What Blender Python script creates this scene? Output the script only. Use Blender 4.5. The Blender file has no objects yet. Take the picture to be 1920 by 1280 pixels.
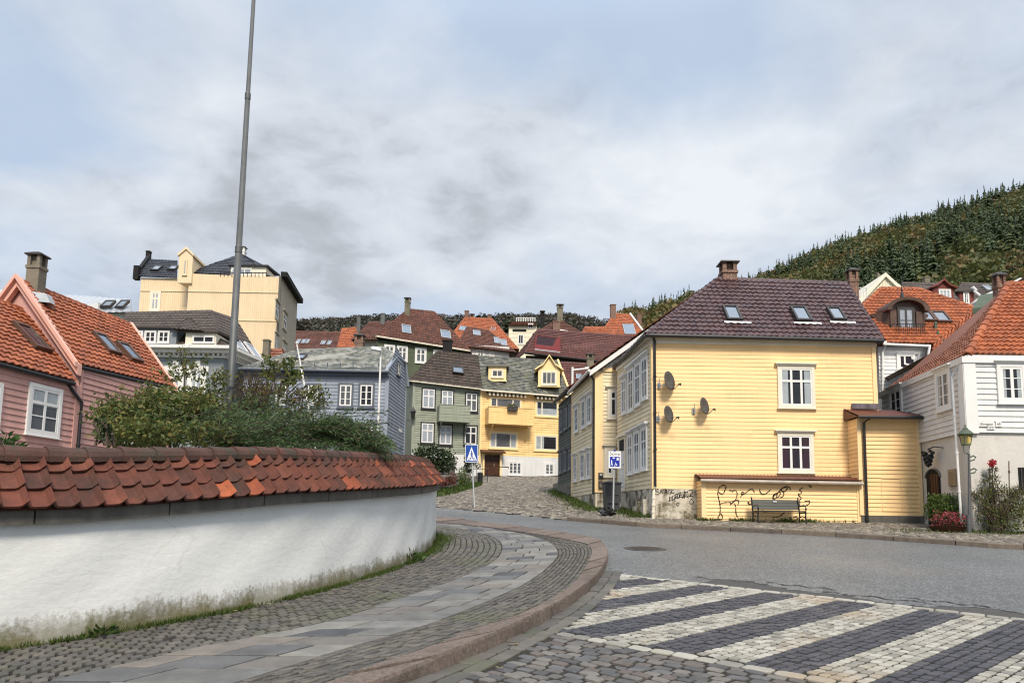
import bpy, math, random
import numpy as np
from mathutils import Vector
random.seed(7); np.random.seed(7)
sc = bpy.context.scene
COL = sc.collection
# ------------------------------------------------------------------ camera
FPX = 1400.0; PITCH = math.atan(FPX/12000.0); ROLL = 0.015
CAM = Vector((0, 0, 1.6)); CY0 = 975-FPX*math.tan(PITCH)
_F = Vector((0, math.cos(PITCH), math.sin(PITCH)))
_U0 = Vector((0, -math.sin(PITCH), math.cos(PITCH))); _R0 = Vector((1, 0, 0))
_R = _R0*math.cos(ROLL)+_U0*math.sin(ROLL); _U = _U0*math.cos(ROLL)-_R0*math.sin(ROLL)
cd = bpy.data.cameras.new('camera'); co = bpy.data.objects.new('camera', cd); COL.objects.link(co)
from mathutils import Matrix
m3 = Matrix((_R, _U, -_F)).transposed()
co.matrix_world = Matrix.Translation(CAM) @ m3.to_4x4()
cd.sensor_width = 36; cd.lens = FPX/1920*36; cd.shift_y = (CY0-640)/1920.0
cd.clip_start = .1; cd.clip_end = 6000
sc.camera = co
def ray(px, py):
    return _R*((px-960)/FPX) - _U*((py-CY0)/FPX) + _F
def at(px, py, Y):
    d = ray(px, py); return CAM + d*(Y/d.y)
HT = np.array([(-300, -6), (-30, -1.9), (0, 0), (22, 1.41), (25, 1.63), (30, 2.1), (62, 5.25), (75, 8.2), (110, 18.5), (140, 28), (160, 33), (3000, 60)], float)
def h(Y): return float(np.interp(Y, HT[:, 0], HT[:, 1]))
def G(px, py, off=0.0):
    d = ray(px, py); k = d.z/d.y
    Y0 = 2.0
    for i in range(2000):
        Y1 = Y0+.1
        if 1.6+k*Y1 - h(Y1) - off <= 0: break
        Y0 = Y1
    for i in range(25):
        Ym = (Y0+Y1)/2
        if 1.6+k*Ym - h(Ym) - off > 0: Y0 = Ym
        else: Y1 = Ym
    p = CAM + d*(Y0/d.y); return p
# ------------------------------------------------------------------ materials
MATS = {}
def _nt(name):
    m = bpy.data.materials.new(name); m.use_nodes = True
    nt = m.node_tree; b = nt.nodes['Principled BSDF']; MATS[name] = m
    return m, nt, b
def N(nt, t, **kw):
    n = nt.nodes.new(t)
    for k, v in kw.items():
        if k.startswith('i_'):
            key = k[2:]; key = int(key) if key.isdigit() else key
            n.inputs[key].default_value = v
        else: setattr(n, k, v)
    return n
def L(nt, a, b): nt.links.new(a, b)
def c4(c): return (c[0], c[1], c[2], 1)
def s2l(r, g, b):
    f = lambda v: (v/255/12.92 if v/255 <= .04045 else ((v/255+.055)/1.055)**2.4)
    return (f(r), f(g), f(b))
def mixc(nt, fac, a, b, mode='MIX'):
    n = nt.nodes.new('ShaderNodeMix'); n.data_type = 'RGBA'; n.blend_type = mode
    for i, v in ((0, fac), (6, a), (7, b)):
        if hasattr(v, 'links') or hasattr(v, 'is_linked'): nt.links.new(v, n.inputs[i])
        elif i == 0: n.inputs[0].default_value = v
        else: n.inputs[i].default_value = c4(v)
    return n.outputs[2]
def ramp(nt, src, pts, interp='LINEAR'):
    r = nt.nodes.new('ShaderNodeValToRGB'); r.color_ramp.interpolation = interp
    e = r.color_ramp.elements
    while len(e) < len(pts): e.new(.5)
    for i, (p, c) in enumerate(pts):
        e[i].position = p
        e[i].color = c4(c) if not isinstance(c, (int, float)) else (c, c, c, 1)
    nt.links.new(src, r.inputs[0]); return r.outputs[0]
def uvfloor(nt, half=False):
    uv = N(nt, 'ShaderNodeUVMap'); f = N(nt, 'ShaderNodeVectorMath', operation='FLOOR')
    L(nt, uv.outputs[0], f.inputs[0])
    w = N(nt, 'ShaderNodeTexWhiteNoise', noise_dimensions='2D'); L(nt, f.outputs[0], w.inputs['Vector'])
    return w
def noise(nt, scale, detail=5, rough=.6, vec=None, stretch=None):
    n = N(nt, 'ShaderNodeTexNoise'); n.inputs['Scale'].default_value = scale
    n.inputs['Detail'].default_value = detail; n.inputs['Roughness'].default_value = rough
    if vec is None:
        tc = N(nt, 'ShaderNodeTexCoord'); vec = tc.outputs['Object']
    if stretch:
        mp = N(nt, 'ShaderNodeMapping'); mp.inputs['Scale'].default_value = stretch
        L(nt, vec, mp.inputs[0]); vec = mp.outputs[0]
    L(nt, vec, n.inputs['Vector']); return n.outputs[0]
def bump(nt, b, hsock, strength=.3, dist=.02):
    bn = N(nt, 'ShaderNodeBump'); bn.inputs['Strength'].default_value = strength; bn.inputs['Distance'].default_value = dist
    L(nt, hsock, bn.inputs['Height']); L(nt, bn.outputs[0], b.inputs['Normal'])
def mat(name, c, rough=.65, var=.12, sc_=2.5, bmp=0, bsc=40, metal=0, uvvar=0, dirt=None, streak=0, spec=.4, cols=None):
    """dirt=(colour, scale, lo, hi); cols = list of per-tile colours picked by floor(uv)"""
    m, nt, b = _nt(name)
    if cols:
        w = uvfloor(nt); k = len(cols)
        col = ramp(nt, w.outputs['Value'], [(i/k, cc) for i, cc in enumerate(cols)], 'CONSTANT')
    else:
        rgb = N(nt, 'ShaderNodeRGB'); rgb.outputs[0].default_value = c4(c); col = rgb.outputs[0]
    if uvvar:
        w = uvfloor(nt)
        f = N(nt, 'ShaderNodeMapRange'); f.inputs[3].default_value = 1-uvvar; f.inputs[4].default_value = 1+uvvar
        L(nt, w.outputs['Value'], f.inputs[0])
        cm = N(nt, 'ShaderNodeCombineColor')
        for i in range(3): L(nt, f.outputs[0], cm.inputs[i])
        col = mixc(nt, 1.0, col, cm.outputs[0], 'MULTIPLY')
    n1 = noise(nt, sc_, 6, .65)
    col = mixc(nt, 1.0, col, ramp(nt, n1, [(.3, 1-var), (.7, 1+var)]), 'MULTIPLY')
    if streak:
        n2 = noise(nt, 1, 4, .6, stretch=(6, 6, .5))
        col = mixc(nt, 1.0, col, ramp(nt, n2, [(.35, 1-streak), (.6, 1.0)]), 'MULTIPLY')
    if dirt:
        n3 = noise(nt, dirt[1], 8, .7)
        col = mixc(nt, ramp(nt, n3, [(dirt[2], 0.0), (dirt[3], 1.0)]), col, dirt[0])
    L(nt, col, b.inputs['Base Color'])
    b.inputs['Roughness'].default_value = rough; b.inputs['Metallic'].default_value = metal
    b.inputs['Specular IOR Level'].default_value = spec
    if bmp: bump(nt, b, noise(nt, bsc, 6, .6), bmp, .02)
    return m
def brickmat(name, c1, c2, mortar, dirt):
    m, nt, b = _nt(name)
    tc = N(nt, 'ShaderNodeTexCoord'); sp = N(nt, 'ShaderNodeSeparateXYZ'); L(nt, tc.outputs['Object'], sp.inputs[0])
    ad = N(nt, 'ShaderNodeMath', operation='ADD'); L(nt, sp.outputs[0], ad.inputs[0]); L(nt, sp.outputs[1], ad.inputs[1])
    cb = N(nt, 'ShaderNodeCombineXYZ'); L(nt, ad.outputs[0], cb.inputs[0]); L(nt, sp.outputs[2], cb.inputs[1])
    br = N(nt, 'ShaderNodeTexBrick'); br.inputs['Scale'].default_value = 1; br.inputs['Brick Width'].default_value = .24; br.inputs['Row Height'].default_value = .085
    br.inputs['Mortar Size'].default_value = .012; br.inputs['Color1'].default_value = c4(c1); br.inputs['Color2'].default_value = c4(c2); br.inputs['Mortar'].default_value = c4(mortar)
    L(nt, cb.outputs[0], br.inputs['Vector'])
    col = mixc(nt, 1.0, br.outputs['Color'], ramp(nt, noise(nt, 5, 6, .7), [(.3, .65), (.7, 1.3)]), 'MULTIPLY')
    col = mixc(nt, ramp(nt, noise(nt, 2.2, 8, .7), [(.55, 0.0), (.68, .8)]), col, dirt)
    L(nt, col, b.inputs['Base Color']); b.inputs['Roughness'].default_value = .85; bump(nt, b, br.outputs['Fac'], -.6, .02); return m
def glassmat(name, refl=1.0, tint=(.9, .95, 1)):
    m, nt, b = _nt(name); nt.nodes.remove(b)
    out = nt.nodes['Material Output']
    tr = N(nt, 'ShaderNodeBsdfTransparent'); tr.inputs[0].default_value = c4(tint)
    gl = N(nt, 'ShaderNodeBsdfGlossy'); gl.inputs['Roughness'].default_value = .03; gl.inputs[0].default_value = c4((.95, .97, 1))
    fr = N(nt, 'ShaderNodeFresnel'); fr.inputs[0].default_value = 1.6
    ad = N(nt, 'ShaderNodeMath', operation='MULTIPLY_ADD'); ad.inputs[1].default_value = refl; ad.inputs[2].default_value = .05*refl
    ad.use_clamp = True
    n = noise(nt, 1.2, 2, .5); bn = N(nt, 'ShaderNodeBump'); bn.inputs['Strength'].default_value = .06; bn.inputs['Distance'].default_value = .05
    L(nt, n, bn.inputs['Height']); L(nt, bn.outputs[0], gl.inputs['Normal'])
    L(nt, fr.outputs[0], ad.inputs[0])
    mx = N(nt, 'ShaderNodeMixShader'); L(nt, ad.outputs[0], mx.inputs[0]); L(nt, tr.outputs[0], mx.inputs[1]); L(nt, gl.outputs[0], mx.inputs[2])
    L(nt, mx.outputs[0], out.inputs[0]); return m
def leafmat(name, cols, trans=.3, rough=.55):
    m, nt, b = _nt(name)
    w = uvfloor(nt); k = len(cols)
    col = ramp(nt, w.outputs['Value'], [((i+.5)/k, cc) for i, cc in enumerate(cols)])
    n1 = noise(nt, .9, 3, .6)
    col = mixc(nt, 1.0, col, ramp(nt, n1, [(.3, .75), (.7, 1.25)]), 'MULTIPLY')
    L(nt, col, b.inputs['Base Color']); b.inputs['Roughness'].default_value = rough; b.inputs['Specular IOR Level'].default_value = .25
    out = nt.nodes['Material Output']
    t = N(nt, 'ShaderNodeBsdfTranslucent'); L(nt, col, t.inputs[0])
    mx = N(nt, 'ShaderNodeMixShader'); mx.inputs[0].default_value = trans
    L(nt, b.outputs[0], mx.inputs[1]); L(nt, t.outputs[0], mx.inputs[2]); L(nt, mx.outputs[0], out.inputs[0])
    return m
# ------------------------------------------------------------------ objects
def thing(name, label, cat, loc, group=None):
    o = bpy.data.objects.new(name, None); COL.objects.link(o); o.location = loc; o.empty_display_size = .2
    o['label'] = label; o['category'] = cat
    if group: o['group'] = group
    return o
def tag(o, label, cat, group=None, kind=None):
    if kind: o['kind'] = kind
    else: o['category'] = cat
    if label: o['label'] = label
    if group: o['group'] = group
    return o
def rootloc(p):
    while p.parent: p = p.parent
    return p.location.copy()
class MB:
    def __init__(s): s.v = []; s.f = []; s.uv = []; s.mi = []; s.cur = 0
    def quad(s, *pts, uv=None):
        i = len(s.v); s.v.extend(pts); s.f.append(tuple(range(i, i+len(pts))))
        s.uv.append(uv if uv else [(.5, .5)]*len(pts)); s.mi.append(s.cur)
    def hexa(s, p):          # 8 pts: 0-3 bottom loop, 4-7 top loop
        i = len(s.v); s.v.extend(p)
        for f in ((3, 2, 1, 0), (4, 5, 6, 7), (0, 1, 5, 4), (1, 2, 6, 5), (2, 3, 7, 6), (3, 0, 4, 7)):
            s.f.append(tuple(i+k for k in f)); s.uv.append([(.5, .5)]*4); s.mi.append(s.cur)
    def box(s, x0, x1, y0, y1, z0, z1):
        V = Vector
        s.hexa([V((x0, y0, z0)), V((x1, y0, z0)), V((x1, y1, z0)), V((x0, y1, z0)), V((x0, y0, z1)), V((x1, y0, z1)), V((x1, y1, z1)), V((x0, y1, z1))])
    def fbox(s, F, u0, u1, v0, v1, o0, o1, tp=0):
        t = tp
        s.hexa([F.P(u0, v0, o0), F.P(u1, v0, o0), F.P(u1, v1, o0), F.P(u0, v1, o0), F.P(u0+t, v0+t, o1), F.P(u1-t, v0+t, o1), F.P(u1-t, v1-t, o1), F.P(u0+t, v1-t, o1)])
    def ring(s, F, u0, u1, v0, v1, w, o0, o1, wv=None):
        wv = wv or w
        s.fbox(F, u0, u0+w, v0, v1, o0, o1); s.fbox(F, u1-w, u1, v0, v1, o0, o1)
        s.fbox(F, u0+w, u1-w, v1-wv, v1, o0, o1); s.fbox(F, u0+w, u1-w, v0, v0+wv, o0, o1)
    def tube(s, pts, r, n=8, caps=True, sq=False):
        pts = [Vector(p) for p in pts]; k = len(pts)
        rs = r if isinstance(r, (list, tuple)) else [r]*k
        base = len(s.v); up = Vector((0, 0, 1))
        for i, p in enumerate(pts):
            d = (pts[min(i+1, k-1)]-pts[max(i-1, 0)]).normalized()
            a = d.cross(up if abs(d.z) < .95 else Vector((1, 0, 0))).normalized(); b = d.cross(a)
            for j in range(n):
                t = 2*math.pi*(j+(.5 if sq else 0))/n
                s.v.append(p + a*math.cos(t)*rs[i] + b*math.sin(t)*rs[i])
        for i in range(k-1):
            for j in range(n):
                q = (base+i*n+j, base+i*n+(j+1) % n, base+(i+1)*n+(j+1) % n, base+(i+1)*n+j)
                s.f.append(q); s.uv.append([(i+.5, .5)]*4); s.mi.append(s.cur)
        if caps:
            for st in (0, (k-1)*n):
                s.f.append(tuple(base+st+j for j in range(n))); s.uv.append([(.5, .5)]*n); s.mi.append(s.cur)
    def lathe(s, c, prof, n=12, sy=1, rot=0):
        base = len(s.v)
        for r, z in prof:
            for j in range(n):
                t = 2*math.pi*j/n+rot
                s.v.append(Vector(c)+Vector((r*math.cos(t), r*math.sin(t)*sy, z)))
        for i in range(len(prof)-1):
            for j in range(n):
                s.f.append((base+i*n+j, base+i*n+(j+1) % n, base+(i+1)*n+(j+1) % n, base+(i+1)*n+j)); s.uv.append([(.5, .5)]*4); s.mi.append(s.cur)
        for st in (0, (len(prof)-1)*n):
            s.f.append(tuple(base+st+j for j in range(n))); s.uv.append([(.5, .5)]*n); s.mi.append(s.cur)
    def np(s, V, F, uvf, mi=None):   # bulk arrays: V(n,3) F(m,k) uvf(m,2)
        i = len(s.v); s.v.extend(V.tolist())
        s.f.extend([tuple(q) for q in (F+i).tolist()])
        k = F.shape[1]
        s.uv.extend([[tuple(u)]*k for u in uvf.tolist()])
        s.mi.extend([s.cur]*len(F) if mi is None else mi.tolist())
    def build(s, name, mats, parent=None, smooth=False):
        if not isinstance(mats, (list, tuple)): mats = [mats]
        me = bpy.data.meshes.new(name)
        off = rootloc(parent) if parent else Vector((0, 0, 0))
        V = np.array([tuple(v) for v in s.v], float).reshape(-1, 3) - np.array(off)
        me.from_pydata(V.tolist(), [], s.f)
        uvl = me.uv_layers.new(name='UVMap')
        flat = np.array([c for f in s.uv for c in f], dtype=np.float32).ravel()
        uvl.data.foreach_set('uv', flat)
        for m in mats: me.materials.append(MATS[m] if isinstance(m, str) else m)
        me.polygons.foreach_set('material_index', np.array(s.mi, dtype=np.int32))
        if smooth: me.polygons.foreach_set('use_smooth', np.ones(len(s.f), dtype=bool))
        me.update()
        o = bpy.data.objects.new(name, me); COL.objects.link(o)
        if parent: o.parent = parent
        return o
class Pl:
    """planar frame: u along, v up the plane, n outward"""
    def __init__(s, O, u, v, n): s.O, s.u, s.v, s.n = Vector(O), Vector(u), Vector(v), Vector(n)
    def P(s, u, v, o=0): return s.O+s.u*u+s.v*v+s.n*o
    def px(s, px, py, o=0.03):
        d = ray(px, py); t = ((s.O+s.n*o)-CAM).dot(s.n)/d.dot(s.n)
        q = CAM+d*t-s.O; return (q.dot(s.u), q.dot(s.v))
    def rect(s, x0, y0, x1, y1):
        xm, ym = (x0+x1)/2, (y0+y1)/2
        return (s.px(x0, ym)[0], s.px(x1, ym)[0], s.px(xm, y1)[1], s.px(xm, y0)[1])
def Fc(A, B):
    A = Vector((A[0], A[1], 0)); B = Vector((B[0], B[1], 0)); u = (B-A).normalized()
    f = Pl(A, u, Vector((0, 0, 1)), Vector((u.y, -u.x, 0))); f.L = (B-A).length; f.A = A; f.B = B; return f
def clip(poly, z0, z1):
    def half(ps, z, keep_above):
        out = []
        for i in range(len(ps)):
            a, b = ps[i], ps[(i+1) % len(ps)]
            ia = a[1] >= z-1e-9 if keep_above else a[1] <= z+1e-9
            ib = b[1] >= z-1e-9 if keep_above else b[1] <= z+1e-9
            if ia: out.append(a)
            if ia != ib:
                t = (z-a[1])/(b[1]-a[1]); out.append((a[0]+t*(b[0]-a[0]), z))
        return out
    p = half(poly, z0, True)
    return half(p, z1, False) if p else p
_hid = [0]
def siding(mb, F, poly, hb=.14, d=.024, off=0.0, vertical=False):
    _hid[0] += 37
    if vertical: poly = [(b, a) for a, b in poly]
    zs = [p[1] for p in poly]; z0 = min(zs); zm = max(zs); k = 0
    PP = (lambda u, z, o: F.P(z, u, o)) if vertical else F.P
    while z0 < zm-1e-4:
        z1 = min(z0+hb, zm); pts = clip(poly, z0, z1)
        if len(pts) >= 3:
            jit = random.uniform(-.003, .003)
            def oo(z): return off + (d+jit)*(1-(z-z0)/hb)+.001
            if vertical:  # raised batten board: flat with ribs
                a = min(p[0] for p in pts); b = max(p[0] for p in pts)
                w = (z1-z0); zs_ = [z0, z0+w*.55, z0+w*.65, z0+w*.9, z1]; os_ = [0.002, .002, d, d, .002]
                for q in range(4):
                    pp = clip(poly, zs_[q], min(zs_[q+1], zm))
                    if len(pp) >= 3:
                        f = lambda z: off+(os_[q]+(os_[q+1]-os_[q])*(z-zs_[q])/max(zs_[q+1]-zs_[q], 1e-6))
                        mb.quad(*[PP(u, z, f(z)) for u, z in pp], uv=[(_hid[0]+.5, k+.5)]*len(pp))
            else:
                us_ = sorted(p[0] for p in pts)
                if len(pts) == 4 and abs(us_[0]-us_[1]) < 1e-6 and abs(us_[2]-us_[3]) < 1e-6 and us_[3]-us_[0] > 2.5:
                    cu = us_[0]; sg = 0      # lengths of board butted end to end
                    while cu < us_[3]-1e-6:
                        nx = min(us_[3], cu+random.uniform(1.6, 4.2)); nx = us_[3] if us_[3]-nx < .6 else nx
                        mb.quad(PP(cu, z0, oo(z0)), PP(nx-.002, z0, oo(z0)), PP(nx-.002, z1, oo(z1)), PP(cu, z1, oo(z1)), uv=[(_hid[0]+7*sg+.5, k+.5)]*4); cu = nx; sg += 1
                else: mb.quad(*[PP(u, z, oo(z)) for u, z in pts], uv=[(_hid[0]+.5, k+.5)]*len(pts))
                bt = [p[0] for p in pts if abs(p[1]-z0) < 1e-6]
                if len(bt) >= 2:
                    a, b = min(bt), max(bt)
                    mb.quad(PP(a, z0, oo(z0)), PP(b, z0, oo(z0)), PP(b, z0, off), PP(a, z0, off), uv=[(_hid[0]+.5, k+.5)]*4)
        z0 += hb; k += 1
def prism(mb, pts, z0, z1):
    """closed body; pts plan polygon, z1 float or list"""
    n = len(pts); z1 = z1 if isinstance(z1, list) else [z1]*n
    b = [Vector((p[0], p[1], z0)) for p in pts]; t = [Vector((p[0], p[1], z)) for p, z in zip(pts, z1)]
    for i in range(n):
        j = (i+1) % n; mb.quad(b[i], b[j], t[j], t[i])
    mb.quad(*t); mb.quad(*b[::-1])
class Roof:
    def __init__(s, EL, ER, RR, RL):
        s.EL, s.ER, s.RR, s.RL = map(Vector, (EL, ER, RR, RL))
        e = (s.ER-s.EL).normalized(); w = (s.RL-s.EL) if (s.RL-s.EL).length > .5 else (s.RR-s.EL)
        v = (w - e*w.dot(e)).normalized(); n = e.cross(v).normalized()
        if n.z < 0: n = -n
        s.pl = Pl(s.EL, e, v, n); s.S = w.dot(v)
    def pos(s, u, t, o=0):
        Lp = s.EL.lerp(s.RL, t); Rp = s.ER.lerp(s.RR, t)
        uL = (Lp-s.EL).dot(s.pl.u); uR = (Rp-s.EL).dot(s.pl.u)
        if uR-uL < 1e-5: return Lp+s.pl.n*o, True
        uc = min(max(u, uL), uR)
        return Lp+(Rp-Lp)*((uc-uL)/(uR-uL))+s.pl.n*o, (u < uL or u > uR)
    def tiles(s, mb, tw=.25, th=.33, amp=.035, lip=.03, ns=6, stagger=False, base=.03):
        K = max(1, round(s.S/th)); Lr = (s.ER-s.EL).length
        u0 = min(0, (s.RL-s.EL).dot(s.pl.u)); u1 = max(Lr, (s.RR-s.EL).dot(s.pl.u))
        nT = math.ceil((u1-u0)/tw)+1
        hs = random.randint(0, 5000)*3
        def wav(p):
            p = p % 1
            return amp*(.5-.5*math.cos(2*math.pi*p))**1.0
        for k in range(K):
            t0, t1 = k/K, (k+1)/K
            sh = tw*.5 if (stagger and k % 2) else 0
            jt = [random.uniform(-.25, .25)*lip for _ in range(nT+2)]
            row0, row1, rowl = [], [], []
            us = [u0-tw+sh+tw*(i/ns) for i in range((nT+1)*ns+1)]
            for i, u in enumerate(us):
                w = wav(i/ns); ti = min(i//ns, nT)
                row0.append(s.pos(u, t0, base+lip+w+jt[ti])); row1.append(s.pos(u, t1, base+w)); rowl.append(s.pos(u, t0, base+w*.9-.01))
            for i in range(len(us)-1):
                a, b, c, d_ = row0[i], row0[i+1], row1[i+1], row1[i]
                if (b[0]-a[0]).length < 1e-4 and (c[0]-d_[0]).length < 1e-4: continue
                idu = (hs+i//ns+.5, k+.5)
                mb.quad(a[0], b[0], c[0], d_[0], uv=[idu]*4)
                mb.quad(rowl[i][0], rowl[i+1][0], b[0], a[0], uv=[idu]*4)
        # underside slab
        n = s.pl.n
        mb.quad(s.EL-n*.02, s.ER-n*.02, s.RR-n*.02, s.RL-n*.02)
def caps(mb, p, q, r=.11, step=.36, lift=.03):
    p, q = Vector(p), Vector(q); d = q-p; n = max(1, round(d.length/step)); dn = d.normalized()
    up = Vector((0, 0, 1)); a = dn.cross(up).normalized(); b = a.cross(dn).normalized()
    hs = random.randint(0, 9999)
    for i in range(n):
        st = p+d*(i/n); en = p+d*((i+1.08)/n)
        for j in range(6):
            t0, t1 = math.pi*j/6, math.pi*(j+1)/6
            def pt(c, rr, t): return c + a*math.cos(t)*rr + b*(math.sin(t)*rr+lift-.05)
            mb.quad(pt(st, r, t0), pt(st, r, t1), pt(en, r*.82, t1), pt(en, r*.82, t0), uv=[(hs+i+.5, .5)]*4)
            mb.quad(pt(st, r*.7, t0), pt(st, r*.7, t1), pt(st, r, t1), pt(st, r, t0), uv=[(hs+i+.5, .5)]*4)
def gutter(mb, p, q, r=.06):
    mb.tube([p, q], r, 8)
# ------------------------------------------------------------------ windows
def window(root, F, box, cols=(.5,), rows=(.33, .66), cw=.1, frame='white_paint', case=None, cornice=0, sill=.03, curtain=None, dark='interior',
           sw=.05, mull=.07, bar=.028, transom=None, px=True, glass='glass', name='window', dp=1.0, curt_mat='curtain', off=0.0, open_left=False):
    u0, u1, v0, v1 = F.rect(*box) if px else box
    mb = MB(); O = lambda x: off+.012+x*dp
    case = case or frame
    mb.cur = 1
    if cw > 0: mb.ring(F, u0, u1, v0, v1, cw, O(0), O(.06))
    if cornice:
        mb.fbox(F, u0-.05, u1+.05, v1+.002, v1+.05, O(0), O(.10)); mb.fbox(F, u0-.09, u1+.09, v1+.052, v1+.052+cornice, O(0), O(.15))
    if sill: mb.fbox(F, u0-.04, u1+.04, v0-sill-.002, v0-.002, O(0), O(.10))
    mb.cur = 0
    a, b, c, d = u0+cw+.001, u1-cw-.001, v0+cw+.001, v1-cw-.001
    mb.ring(F, a, b, c, d, sw, O(0), O(.05))
    for t in cols:
        u = a+(b-a)*t; mb.fbox(F, u-mull/2, u+mull/2, c+sw, d-sw, O(0), O(.052))
    vt = d-sw
    if transom:
        v = c+(d-c)*transom; mb.fbox(F, a+sw, b-sw, v-mull/2, v+mull/2, O(0), O(.054))
    for t in rows:
        v = c+(d-c)*t; mb.fbox(F, a+sw, b-sw, v-bar/2, v+bar/2, O(.027), O(.043))
    mb.cur = 2; mb.quad(F.P(a, c, O(.0285)), F.P(b, c, O(.0285)), F.P(b, d, O(.0285)), F.P(a, d, O(.0285)))
    w = mb.build(name, [frame, case, dark], root)
    g = MB(); g.quad(F.P(a+.01, c+.01, O(.038)), F.P(b-.01, c+.01, O(.038)), F.P(b-.01, d-.01, O(.038)), F.P(a+.01, d-.01, O(.038)))
    g.build('pane', glass, w)
    if curtain:
        cm = MB()
        spans = {'side': [(a+sw, a+(b-a)*.24, c, d), (b-(b-a)*.24, b-sw, c, d)], 'full': [(a+sw, b-sw, c, d)], 'left': [(a+sw, a+(b-a)*.4, c, d)],
                 'half': [(a+sw, b-sw, c, c+(d-c)*.5)], 'top': [(a+sw, b-sw, c+(d-c)*.6, d)]}[curtain]
        for x0, x1, y0, y1 in spans:
            n = max(4, int((x1-x0)/.035)); os_ = [random.uniform(.0300, .0345) for _ in range(n+1)]
            for i in range(n):
                xa, xb = x0+(x1-x0)*i/n, x0+(x1-x0)*(i+1)/n
                cm.quad(F.P(xa, y0, O(os_[i])), F.P(xb, y0, O(os_[i+1])), F.P(xb, y1, O(os_[i+1])), F.P(xa, y1, O(os_[i])))
        cm.build('curtain', curt_mat, w)
    return w
def skylight(root, R, box, frame='dark_metal', px=True, name='skylight', up=.15, flash=False):
    F = R.pl; u0, u1, v0, v1 = F.rect(*box) if px else box
    mb = MB(); w = min(.09, (u1-u0)*.13)
    mb.ring(F, u0, u1, v0, v1, w, .0, up+.05)
    mb.cur = 1; mb.quad(F.P(u0+w, v0+w, up-.02), F.P(u1-w, v0+w, up-.02), F.P(u1-w, v1-w, up-.02), F.P(u0+w, v1-w, up-.02))
    if flash:
        mb.cur = 2; n = 24; fu0, fu1 = u0-.12, u1+.28
        for i in range(n):
            a, b = fu0+(fu1-fu0)*i/n, fu0+(fu1-fu0)*(i+1)/n
            wa, wb = .02*math.cos(a*25), .02*math.cos(b*25)
            mb.quad(F.P(a, v0-.13+wa, .10), F.P(b, v0-.13+wb, .10), F.P(b, v0-.04, .115), F.P(a, v0-.04, .115))
    o = mb.build(name, [frame, 'skylight_dark', 'lead_white'], root)
    g = MB(); g.quad(F.P(u0+w, v0+w, up+.02), F.P(u1-w, v0+w, up+.02), F.P(u1-w, v1-w, up+.02), F.P(u0+w, v1-w, up+.02))
    g.build('pane', 'roof_glass', o); return o
def chimney(root, x0, x1, yt, yb, Y, m='brick', style='slab', top=None, capm='dark_metal', asp=1.0, down=1.2):
    """pixel box -> square chimney with its cap as a sub-part"""
    xm = (x0+x1)/2; a = at(x0, (yt+yb)/2, Y); b = at(x1, (yt+yb)/2, Y); w = (b.x-a.x)/(1+asp*abs(xm-960)/FPX); cx = a.x+w/2 if xm < 960 else b.x-w/2; cy = Y+w*asp/2
    zt = at(xm, yt, Y).z; zb = at(xm, yb, Y).z-down
    hw, hd = w/2, w*asp/2
    mb = MB(); caph = min(.5, (zt-zb)*.22)
    zs = zt-caph if style in ('slab', 'cone') else zt
    mb.box(cx-hw, cx+hw, cy-hd, cy+hd, zb, zs-.1); e = w*.07
    mb.box(cx-hw-e, cx+hw+e, cy-hd-e, cy+hd+e, zs-.098, zs)
    c = mb.build('chimney', m, root)
    k = MB()
    if style in ('slab', 'cone'):
        r = w*.13
        for sx in (-1, 1):
            for sy in (-1, 1):
                px_, py_ = cx+sx*(hw-r), cy+sy*(hd-r); k.box(px_-r, px_+r, py_-r, py_+r, zs, zt-caph*.3)
        k.box(cx-hw*.5, cx+hw*.5, cy-hd*.5, cy+hd*.5, zs+.001, zt-caph*.34)
        k.cur = 1
        o_ = w*.17; z0 = zt-caph*.3; z1 = z0+.05
        B4 = lambda d_, z: [Vector((cx-hw-d_, cy-hd-d_, z)), Vector((cx+hw+d_, cy-hd-d_, z)), Vector((cx+hw+d_, cy+hd+d_, z)), Vector((cx-hw-d_, cy+hd+d_, z))]
        k.hexa(B4(o_, z0+.001)+B4(o_*.95, z1)); k.hexa(B4(o_*.9, z1+.001)+B4(-w*.3, zt))
        k.build('chimney_cap', [m, capm], c)
    elif style == 'pot':
        k.lathe((cx, cy, zs), [(w*.32, 0), (w*.26, .4*w), (w*.34, .45*w), (w*.34, .6*w), (w*.2, .62*w)], 10)
        k.build('chimney_pot', [capm], c)
    else:
        k.box(cx-hw*.7, cx+hw*.7, cy-hd*.7, cy+hd*.7, zs+.001, zs+.04); k.build('flue', ['soot'], c)
    return c
def text_obj(body, size, F, u, v, o, m, parent, name='lettering', align='CENTER', sx=1.0):
    cu = bpy.data.curves.new(name, 'FONT'); cu.body = body; cu.size = size; cu.align_x = align; cu.extrude = .0015
    tmp = bpy.data.objects.new('tmp_text', cu); COL.objects.link(tmp)
    dg = bpy.context.evaluated_depsgraph_get(); me = bpy.data.meshes.new_from_object(tmp.evaluated_get(dg))
    COL.objects.unlink(tmp); bpy.data.objects.remove(tmp)
    off = rootloc(parent)
    for vt in me.vertices:
        p = F.P(u+vt.co.x*sx, v+vt.co.y, o+vt.co.z) - off; vt.co = p
    me.materials.clear(); me.materials.append(MATS[m]); me.name = name
    ob = bpy.data.objects.new(name, me); COL.objects.link(ob); ob.parent = parent; return ob
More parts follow.
